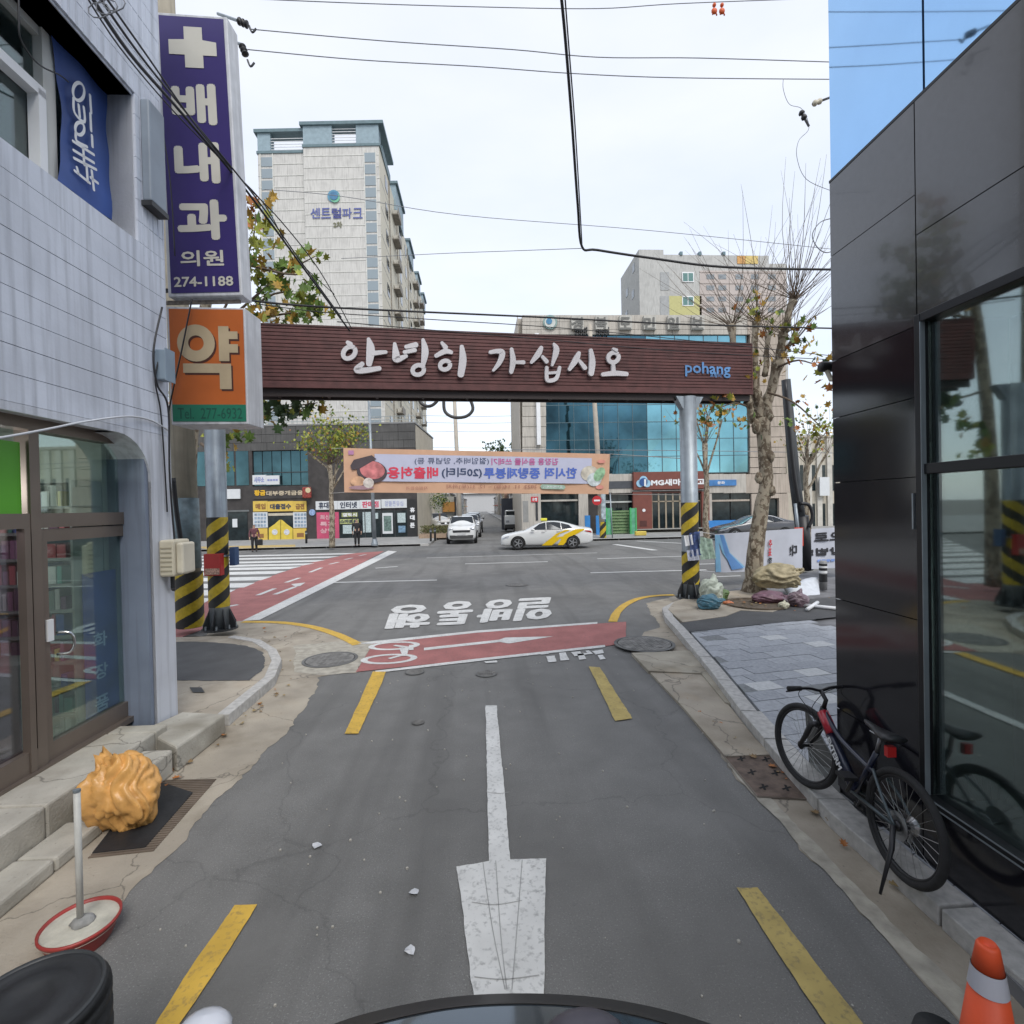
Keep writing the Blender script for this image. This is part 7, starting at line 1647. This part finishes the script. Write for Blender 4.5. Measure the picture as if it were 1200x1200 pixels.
part(P3, 'arm', MB().tube(bez([W(432.5, 476, 30.1), W(431.5, 469, 30.1), W(427, 463, 30.1), W(415, 460, 30.1)], 4), .06, 8), steel, smooth=True); part(P3, 'lamp_head', MB().ball(W(412, 460, 30.1), .25, (1.6, .8, .35)), steel, smooth=True)
b = at(539, 36, .13); P4 = pole('utility_pole', 'concrete pole rising at left side of the narrow far street', 'utility pole', b, W(532, 455, 36), .17, .12, cpole)
# curly metal ornament below the gate beam, carried by that pole
HO = thing('metal_ornament', 'dark looped metal ornament hanging below the gate sign', 'ornament', W(525, 470, 14)); mo = mat('ornament grey', (.07, .07, .07), .5)
Do = 13.2
for pts in ([(497, 458), (492, 470), (500, 476), (508, 474), (514, 466), (509, 458)], [(521, 456), (520, 472), (522, 483), (532, 489), (546, 488), (554, 480), (551, 468), (545, 458)]): part(HO, 'loop', MB().tube(bez([W(x, y, Do) for x, y in pts], 5), .042, 8), mo, smooth=True)
part(HO, 'bar', MB().tube([W(490, 456, Do), W(556, 458, Do)], .04, 8).tube([W(505, 457, Do), GF.P(GF.hit(505, 455, 0)[0], -.3, GF.hit(505, 455, 0)[1])], .03, 6).tube([W(545, 458, Do), GF.P(GF.hit(545, 456, 0)[0], -.3, GF.hit(545, 456, 0)[1])], .03, 6), mo)

# --- apartment block behind on the right
AF = Fr(at(749, 75), (1, 0))
AB = thing('apartment_block', 'pale many storeyed apartment block behind the office building', 'building', AF.P(AF.U(830), 0, 0))
apw = mat('block pale', (.46, .46, .44), .85, var=.05, scale=.3, kind='streak'); app = mat('block pinkish', (.46, .41, .38), .85, var=.06, scale=.4)
a0, a1 = AF.U(749, 0, 320), AF.U(922, 0, 320); az = lambda x, y: AF.Zp(x, y)
def ap(name, x0, y0, x1, y1, n0, n1, m_): return panel_px(AB, AF, name, x0, y1, x1, y0, n0, n1, m_)
um_ = AF.U(778, 0, 320); part(AB, 'wall', MB().box(AF, a0, um_, -9.5, 0, 0, az(760, 292.5)).box(AF, um_, AF.U(901, 0, 310), -9.5, 0, 0, az(840, 299)).box(AF, AF.U(901, 0, 310), a1, -9.5, 0, 0, az(910, 309)), apw)
for y in range(318, 372, 13):
    ap('floor_band', 820, y, 921, y+1.3, .0, .12, app); ap('floor_band', 820, y+2, 921, y+12.4, .0, .05, app)
    for x in (828, 842, 862, 880, 900): ap('window', x, y+3.5, x+9, y+9, .06, .09, mat('block window', (.22, .24, .25), .2, .2, var=.3))
ap('orange_panel', 864, 300, 873, 309, .0, .1, mat('panel orange', (.55, .30, .10), .7)); ap('yellow_panel', 873.5, 300, 888, 309, .0, .1, mat('panel yellow', (.58, .44, .16), .7))
for x in (796, 818, 846): ap('roof_parapet_box', x, 296, x+3, 300, -.5, .15, MT['mullion'])
ap('corner_panel', 774, 319, 784, 340, .0, .06, teal if False else mat('block grey', (.33, .34, .34), .8)); ap('corner_panel', 774, 347, 784, 372, .0, .06, MT['block grey'])
ap('yellow_wall', 784.5, 347, 822, 372, .0, .05, mat('wall yellow', (.46, .44, .20), .8, var=.06)); 
for y in (319, 347, 375):
    ap('window_frame', 799.5, y, 813, y+11.5, .05, .12, white)
    for x in (800.5, 806.8): ap('window_pane', x, y+1, x+5.4, y+10.5, .12, .13, mat('greenish glass', (.12, .22, .20), .15, .3))
for d, y in ((2.0, 300), (5.5, 318), (2.5, 330), (6, 345), (3, 362)):
    z_ = az(749, y); part(AB, 'side_window', MB().box(AF, a0-.06, a0-.001, -d-1.1, -d, z_-1.2, z_), MT['block window'])
# two antennas of the newspaper roof not seen: left out
# --- far street buildings and yard
rnd = random.Random(77)
fcols = [(.42, .38, .32), (.30, .27, .24), (.48, .46, .42), (.35, .22, .17), (.25, .26, .27)]
for side_, x0 in ((-1, -4.4), (1, 4.6)):
    y = 64 if side_ < 0 else 52; k = 0
    names = {-1: ['beige', 'brown', 'pale', 'brick red', 'grey', 'beige', 'brown'], 1: ['beige', 'brown', 'pale', 'brick red', 'grey', 'beige', 'brown']}
    while y < 210 and k < 7:
        w_ = rnd.uniform(13, 20); h = rnd.uniform(4.5, 6.2) if y < 150 else 5; c_ = k % 5; ax_ = x0+side_*rnd.uniform(.2, 1.2)
        cl = mat('far wall %d' % c_, fcols[c_], .85, var=.1, scale=.4)
        if side_ < 0 and y < 95: y += 2
        t = thing('street_house', '%s low house, number %s along the %s side of far street' % (['beige', 'dark brown', 'cream', 'brick red', 'slate grey'][c_], ['first', 'second', 'third', 'fourth', 'fifth', 'sixth', 'seventh'][k], 'left' if side_ < 0 else 'right'), 'house', (ax_, y, 0))
        t['label'] = '%s low house, %s from the crossing along the %s side of far street' % (['beige', 'dark brown', 'cream', 'brick red', 'slate grey'][c_], ['first', 'second', 'third', 'fourth', 'fifth', 'sixth', 'seventh'][k], 'left' if side_ < 0 else 'right')
        xa, xb = sorted((ax_, ax_+side_*(4.5 if (side_ < 0 and y < 97) else 9)))
        m_ = MB(); F0 = Fr((0, 0), (1, 0)); F0.n = Vector((0, 1, 0)); m_.box(F0, xa, xb, y, y+w_, 0, h); part(t, 'wall', m_, cl)
        part(t, 'roof', MB().box(F0, xa-.2, xb+.2, y-.2, y+w_+.2, h, h+.25), mat('far roof', (.12, .12, .12), .7))
        for d in range(int(w_/3.2)):
            for zz in (1.0, 3.6):
                if zz+1.2 < h: part(t, 'window', MB().box(F0, ax_-side_*.04-.02, ax_-side_*.04+.02, y+1+d*3.2, y+2.6+d*3.2, zz, zz+1.2), darkglass)
        part(t, 'awning', MB().box(F0, *(sorted((ax_, ax_-side_*.7))), y+1, y+5, 2.6, 2.75), mat('awning %d' % (k % 3), [(.45, .2, .05), (.08, .2, .12), (.4, .05, .05)][k % 3], .7))
        y += w_+.6; k += 1
t = thing('end_building', 'pale building closing the end of the far street', 'building', (0, 260, 0)); part(t, 'wall', MB().box(F0, -25, 30, 262, 272, 0, 9), mat('far end wall', (.45, .45, .45), .9)); part(t, 'roof', MB().box(F0, -26, 31, 261, 273, 9, 9.4), MT['far roof'])
# dark metal wall by the office side
DW = thing('dark_wall', 'tall dark panel wall at the right mouth of the far street', 'wall', (5, 50, 0))
Fw = facing(588, 47.5, 606, 47.8)
for i in range(5): x = 589+i*3.4; u0, u1, z0, z1 = rect_px(Fw, x, 628, x+3.3, 584); part(DW, 'panel', MB().box(Fw, u0, u1-.02, -.4, 0, .12, z1), mat('dark panel', (.05, .055, .07), .6, var=.1))
# planter hedge between shop block and far street
hg = at(511, 36.5, .12); HDG = thing('hedge', 'low planter hedge at the corner right of the phone shops', 'hedge', hg)
part(HDG, 'planter', MB().box(facing(490, 36.5, 526, 36.5), 0, 2.3, -2.6, 0, .12, .42), mat('planter brick', (.33, .24, .17), .85, var=.2, scale=6))
Fh = facing(490, 36.5, 526, 36.5); gs = [MB(), MB()]
for i in range(1400):
    c = Fh.P(rnd.uniform(.05, 2.25), rnd.uniform(-2.5, -.05), rnd.uniform(.42, .95)); a, b = leafpoly(rnd.uniform(.06, .12), rnd, rot3(rnd)); g = gs[i % 2]; g.face([c+p for p in a]); g.face([c+p for p in b][::-1])
part(HDG, 'foliage', gs[0], mat('hedge green', (.09, .11, .035), .7, var=.3), kind='stuff'); part(HDG, 'foliage', gs[1], mat('hedge brown', (.13, .11, .05), .7, var=.3), kind='stuff')
t = thing('yard_shelter', 'small pale shelter with orange board behind the corner hedge', 'shelter', at(520, 50, .12)); Fy = facing(505, 50, 533, 50)
panel_px(t, Fy, 'board', 519, 600, 533, 588, 0, .1, mat('board orange', (.45, .22, .06), .7)); panel_px(t, Fy, 'pale_wall', 497, 612, 534, 582, -.5, -.3, mat('shelter pale', (.42, .42, .38), .8)); panel_px(t, Fy, 'post', 533, 620, 534.5, 582, 0, .1, darksteel)
t = thing('yard_tree', 'small round green tree in the yard by the far street', 'tree', at(515, 45, .12)); part(t, 'trunk', MB().tube([at(515, 45, .12), at(515, 45, 1.8)], .08, 8), twig, smooth=True)
crown(t, [at(515+a, 45, 2.9+b*.3) for a in (-5, 0, 5) for b in (-1, 0, 1)], 420, .14, .35, (3, 1, 0, 0, 5), 61)
for px, D, lb in ((504, 33, 'leftmost thin dark bollard at far corner'), (509, 33.5, 'second thin dark bollard at far corner'), (358, 33.6, 'dark stub bollard near the yellow shop')):
    b = at(px, D, .12); t = thing('bollard', lb, 'bollard', b); part(t, 'post', MB().lathe(b, [(.07, 0), (.07, .8), (.05, .84)], 12), mat('bollard dark', (.03, .03, .03), .5), smooth=True); part(t, 'band', MB().lathe(b, [(.073, .62), (.073, .7)], 12, cap=False), steel)

# ================================================================ THE PEACH BANNER ACROSS THE ROAD (seen from behind, so mirrored)
CB = facing(402, 21, 715, 22.4)
t = thing('street_banner', 'long peach cloth banner with reversed lettering strung across the road', 'banner', CB.P(CB.U(560), 0, CB.Zp(560, 578)))
q = [(402.5, 525), (715, 532), (713, 579), (403.5, 577)]
peach = mat('banner peach', (.56, .34, .22), .85, var=.05); _, fb = cloth(t, CB, q, peach, nu=40, nv=8, amp=.03, fold=7)
pv = mat('print lavender', (.46, .47, .58), .85, var=.03)
def s_of(x): return (x-402.5)/(715-402.5)
def bp_(pts, m_, off, name='print'): return patch(t, fb, [(s_of(x), 1-(y-(525+7*s_of(x)))/(52-5*s_of(x))) for x, y in pts], m_, off, CB, name)
bp_([(437, 532), (692, 537), (693, 567), (437, 564)], pv, .05)
def btxt(body, x0, x1, y0, y1, m_, bold=.04):
    part(t, 'lettering', text(body, lambda a, b: fb(s_of(x0+(x1-x0)*a), 1-((y1+(y0-y1)*b)-(525+7*s_of(x0+(x1-x0)*a)))/(52-5*s_of(x0+(x1-x0)*a)))+CB.n*.065, bold, True), m_)
pnk = mat('print pink', (.50, .10, .28), .8); pbl = mat('print royal blue', (.08, .14, .46), .8); prd = mat('print bright red', (.60, .05, .09), .8); pdk = mat('print dark navy', (.04, .06, .12), .8)
btxt('김장용 음식물 쓰레기', 571, 651, 537.0, 545, pnk, .015); btxt('(절임배추, 양념류 등)', 482, 568, 536.5, 545, pdk, .0)
btxt('한시적 종량제봉투', 562, 674, 548, 561, pbl, .03); btxt('(20리터)', 513, 560, 548, 560.5, pdk, .02); btxt('배출허용', 451, 509, 547, 561, prd, .03)
btxt('2022. 11. 14(월) ~ 12. 31(토)까지', 519, 626, 567.5, 573.5, mat('print brown', (.32, .13, .10), .8), .0); btxt('자원순환과', 472, 497, 570, 574, MT['print brown'], .0)
bp_([(632, 567.5), (659, 568.5), (661, 571), (659, 573.5), (632, 573), (630, 570)], mat('print sage', (.30, .42, .33), .8), .055)
btxt('음식물쓰레기', 634, 657, 569.2, 572.2, white, .0)
# kimchi jar picture
jar = mat('print jar', (.07, .055, .06), .8); el = lambda cx, cy, rx, ry, rot=0, n=20: [(cx+rx*math.cos(2*math.pi*i/n)*math.cos(rot)-ry*math.sin(2*math.pi*i/n)*math.sin(rot), cy+rx*math.cos(2*math.pi*i/n)*math.sin(rot)+ry*math.sin(2*math.pi*i/n)*math.cos(rot)) for i in range(n)]
bp_(el(434, 553, 17, 13, .15), jar, .070); bp_(el(434.5, 551, 14, 10.5, .15), mat('print rose', (.48, .16, .16), .8, var=.5, scale=3), .076); bp_([(410, 546), (414, 539), (434, 533.5), (439, 538), (421, 549), (412, 551)], jar, .080)
bp_(el(418, 564, 8, 6), mat('print tan', (.5, .3, .18), .8, var=.4, scale=4), .082); bp_(el(430, 566, 6, 6), mat('print rice', (.55, .5, .45), .8, var=.3, scale=6), .086); bp_(el(422, 571.5, 14, 2.4), mat('print mauve', (.32, .2, .22), .8), .084)
bp_(el(690, 555, 11, 9), mat('print cabbage', (.5, .46, .38), .8, var=.4, scale=4), .070); bp_(el(696, 562, 9, 8), mat('print cabbage pale', (.5, .55, .55), .8, var=.3, scale=5), .075); bp_(el(702, 556, 6, 9, .6), mat('print leaf', (.25, .42, .25), .8, var=.4, scale=5), .08); bp_(el(704, 541, 5, 2), mat('print blush', (.6, .25, .2), .8), .07); bp_(el(703, 571, 5, 2.4), MT['print blush'], .07)
bp_([(408, 528), (414, 528), (414, 533), (408, 533)], MT['print pink'] if False else mat('print lilac', (.42, .2, .34), .8), .06)
for c in ((0, 1, 388, 526), (0, 0, 388, 578), (1, 1, 810, 538), (1, 0, 806, 580)): 
    part(t, 'rope', MB().tube([fb(c[0], c[1]), W(c[2], c[3], 28 if c[0] == 0 else 14)], .012, 4), mat('rope', (.35, .33, .3), .8))

# ================================================================ OVERHEAD WIRES
wire = mat('wire black', (.02, .02, .022), .6, var=0); wireg = mat('wire grey', (.20, .21, .23), .6, var=0)
def wr(label, pts, r, material=wireg, sag=0):
    P = [W(*p) for p in pts]; m_ = MB().tube(bez(P, 6), r*(.7 if material is wireg else .85), 6); return solo('overhead_wire', label, 'wire', m_, material, 'overhead wires', smooth=True, base=P[0])
wr('topmost thin wire across the top of the sky', [(200, -6, 8), (400, 3, 8.6), (560, 8, 9), (700, 10, 9.3), (800, 4, 9.6), (985, -3, 10)], .010)
wr('second wire from the upper insulator across the sky', [(292, 34, 9.4), (450, 48, 9.6), (600, 58, 9.7), (700, 67, 9.9), (820, 68, 10), (985, 73, 10.3)], .012)
wr('third wire from the lower insulator across the sky', [(290, 58, 9.4), (420, 70, 9.6), (560, 78, 9.7), (670, 86, 9.9), (790, 91, 10), (985, 93, 10.3)], .012)
wr('thick black cable dropping from top centre then running right', [(655, -30, 7.0), (662, 40, 7.6), (670, 140, 8.4), (677, 240, 9.4), (682, 289, 10), (700, 293, 10.2), (760, 302, 10.4), (850, 313, 10.6), (985, 316, 11)], .027, wire)
wr('slim cable lashed beside the thick black one', [(660, -30, 7.0), (667, 60, 7.7), (674, 150, 8.5), (680, 250, 9.5), (682, 286, 10)], .013, wire)
wr('thin grey wire sloping down right over the tower', [(310, 222, 14), (400, 230, 14.5), (540, 252, 15), (760, 270, 16), (985, 293, 17)], .012)
wr('thin wire rising gently to the cable bend', [(400, 303, 13), (520, 297, 12), (600, 294, 11), (682, 291, 10)], .009)
wr('dark cable passing just above the gate sign', [(285, 351, 8), (340, 357, 8.3), (440, 363, 9), (640, 372, 10), (800, 380, 11), (985, 385, 11.6)], .020, wire)
wr('thin wire just below the dark cable over the gate sign', [(300, 356, 8), (380, 366, 8.4), (500, 374, 9), (700, 388, 10.4), (985, 418, 11.6)], .009, wire)
wr('wire hugging the top edge of the gate sign', [(395, 377, 8.7), (520, 388, 9.4), (640, 398, 10.1), (800, 412, 11), (985, 422, 11.6)], .010, wire)
wr('low wire crossing the windows of the office building', [(600, 527, 26), (800, 528, 26), (985, 531, 26)], .025, wireg)
for i, (y, D) in enumerate(((495, 60), (505, 61), (524, 62), (487, 58))): wr('far thin wire over the narrow street, %s one' % ('upper', 'middle', 'lowest', 'highest')[i], [(495, y, D), (560, y+1, D), (612, y, D)], .03)
# bundle from the upper left corner
for i, (pts, r, lb) in enumerate((([(85, -40, 3.2), (150, 60, 4.2), (215, 135, 5.4), (290, 225, 6.6), (360, 320, 7.8), (410, 388, 8.8)], .018, 'thickest cable of bundle from upper left corner'), ([(92, -40, 3.2), (162, 62, 4.2), (225, 140, 5.4), (300, 232, 6.6), (348, 300, 7.8), (400, 372, 8.8)], .012, 'second cable of bundle from upper left corner'),
                                ([(98, -40, 3.2), (170, 62, 4.2), (232, 150, 5.4), (284, 212, 6.6), (330, 260, 7.4), (375, 318, 8.3), (412, 385, 9)], .010, 'third cable of bundle from upper left corner'), ([(80, -40, 3.2), (140, 55, 4.2), (205, 132, 5.4), (262, 190, 6.2), (310, 240, 7), (345, 300, 8), (392, 345, 8.6)], .008, 'thin lowest cable of bundle from upper left corner'), ([(150, -40, 5), (178, 90, 6), (198, 200, 6.1), (205, 300, 6.1)], .008, 'thin wire falling behind the purple sign'))):
    wr(lb, pts, r, wire)
m_ = MB()
for k in range(3): 
    c_ = W(116+k*9, 12-k*4, 3.3); m_.tube([c_+rt0*.07*math.cos(a*.7)+Z*.05*math.sin(a*.7) for a in range(9)], .004, 5, closed=True)
solo('cable_coil', 'small coiled wire hanging at top of the left wall', 'cable', m_, wireg, smooth=True)
# orange markers on the top wire
t = thing('wire_marker', 'pair of small orange markers hanging on the top wire', 'marker', W(841, 12, 9.6)); mo_ = mat('marker orange', (.60, .10, .02), .5)
for x in (837, 846): part(t, 'marker', MB().ball(W(x, 6, 9.6), .035).ball(W(x, 13, 9.6), .055, (1, .7, 1)).tube([W(x-2, 17, 9.6), W(x+1, 12, 9.6), W(x+3, 18, 9.6)], .014, 5), mo_, smooth=True)
# strain insulators and loops at the right building edge
for (x0, y0, x1, y1, lb) in ((938, 130, 948, 148, 'dark strain insulator left of the black building, upper'), (952, 122, 968, 116, 'small pale cross arm at the edge of the black building')):
    t = thing('insulator', lb, 'insulator', W(x0, y0, 9.5)); A, B = W(x0, y0, 9.5), W(x1, y1, 9.5)
    part(t, 'discs', MB().lathe(A, [(.02, 0), (.05, .03), (.055, .06), (.02, .08), (.05, .12), (.05, .16), (.02, .18)], 10, B-A), black if 'dark' in lb else cream, smooth=True); part(t, 'rod', MB().tube([A, B]+([W(985, 110, 9.6)] if 'pale' in lb else []), .02, 6), darksteel)
wr('thin looping jumper wire left of the black building top', [(918, 92, 10), (918, 105, 10), (925, 122, 10), (940, 128, 9.7), (948, 150, 9.6), (936, 165, 9.6), (934, 185, 9.6), (945, 210, 9.6), (975, 224, 9.6)], .007)
wr('curled loose wire near the right building edge at mid height', [(980, 255, 9), (962, 260, 9), (952, 275, 9), (958, 290, 9), (970, 296, 9), (985, 288, 9)], .012)
# ================================================================ what stands behind us and beside, plain neighbours for light and reflection
for x0, x1, y0, y1, h, lb in ((-12, -4.2, -30, -9, 8, 'plain grey house behind on the left side of lane'), (4.0, 12, -30, -8, 9, 'plain grey house behind on the right side of lane')):
    t = thing('lane_house', lb, 'house', ((x0+x1)/2, (y0+y1)/2, 0)); part(t, 'wall', MB().box(F0, x0, x1, y0, y1, 0, h), mat('lane render', (.35, .34, .32), .8, var=.1)); part(t, 'roof', MB().box(F0, x0-.2, x1+.2, y0-.2, y1+.2, h, h+.2), MT['far roof'])

# fallen leaves and crumbs gathered along the kerbs and round the tree
rnd = random.Random(99); gs = [MB() for _ in range(3)]
for k in range(170):
    q = rnd.random()
    if q < .35: c = G(886, 706, RPZ+.035)+Vector((rnd.gauss(0, .6), rnd.gauss(0, .35), 0))
    elif q < .65: c = G(*(lambda t: (345-t*215+rnd.gauss(0, 5), 800+t*160+rnd.gauss(0, 4)))(rnd.random()), .008)
    elif q < .85: c = G(*(lambda t: (800+t*330, 815+t*300))(rnd.random()), .014)+Vector((rnd.gauss(.05, .05), 0, 0))
    else: c = G(rnd.uniform(300, 345), rnd.uniform(735, 790), .008)
    a_ = rnd.uniform(0, 6.28); M3 = Matrix.Rotation(a_, 3, 'Z') @ Matrix.Rotation(rnd.uniform(-.3, .3), 3, 'X'); a, b = leafpoly(rnd.uniform(.02, .07), rnd, M3); g = gs[k % 3]; g.face([c+Z*.012+p for p in a]); g.face([c+Z*.012+p for p in b][::-1])
for g, m_ in zip(gs, (mat('dry leaf', (.20, .13, .06), .8), mat('dry leaf pale', (.3, .22, .1), .8), LM[3])):
    o = solo('fallen_leaves', ['brown', 'pale tan', 'rusty'][gs.index(g)]+' fallen leaf scraps along the kerbs and tree foot', 'leaves', g, m_); o['kind'] = 'stuff'
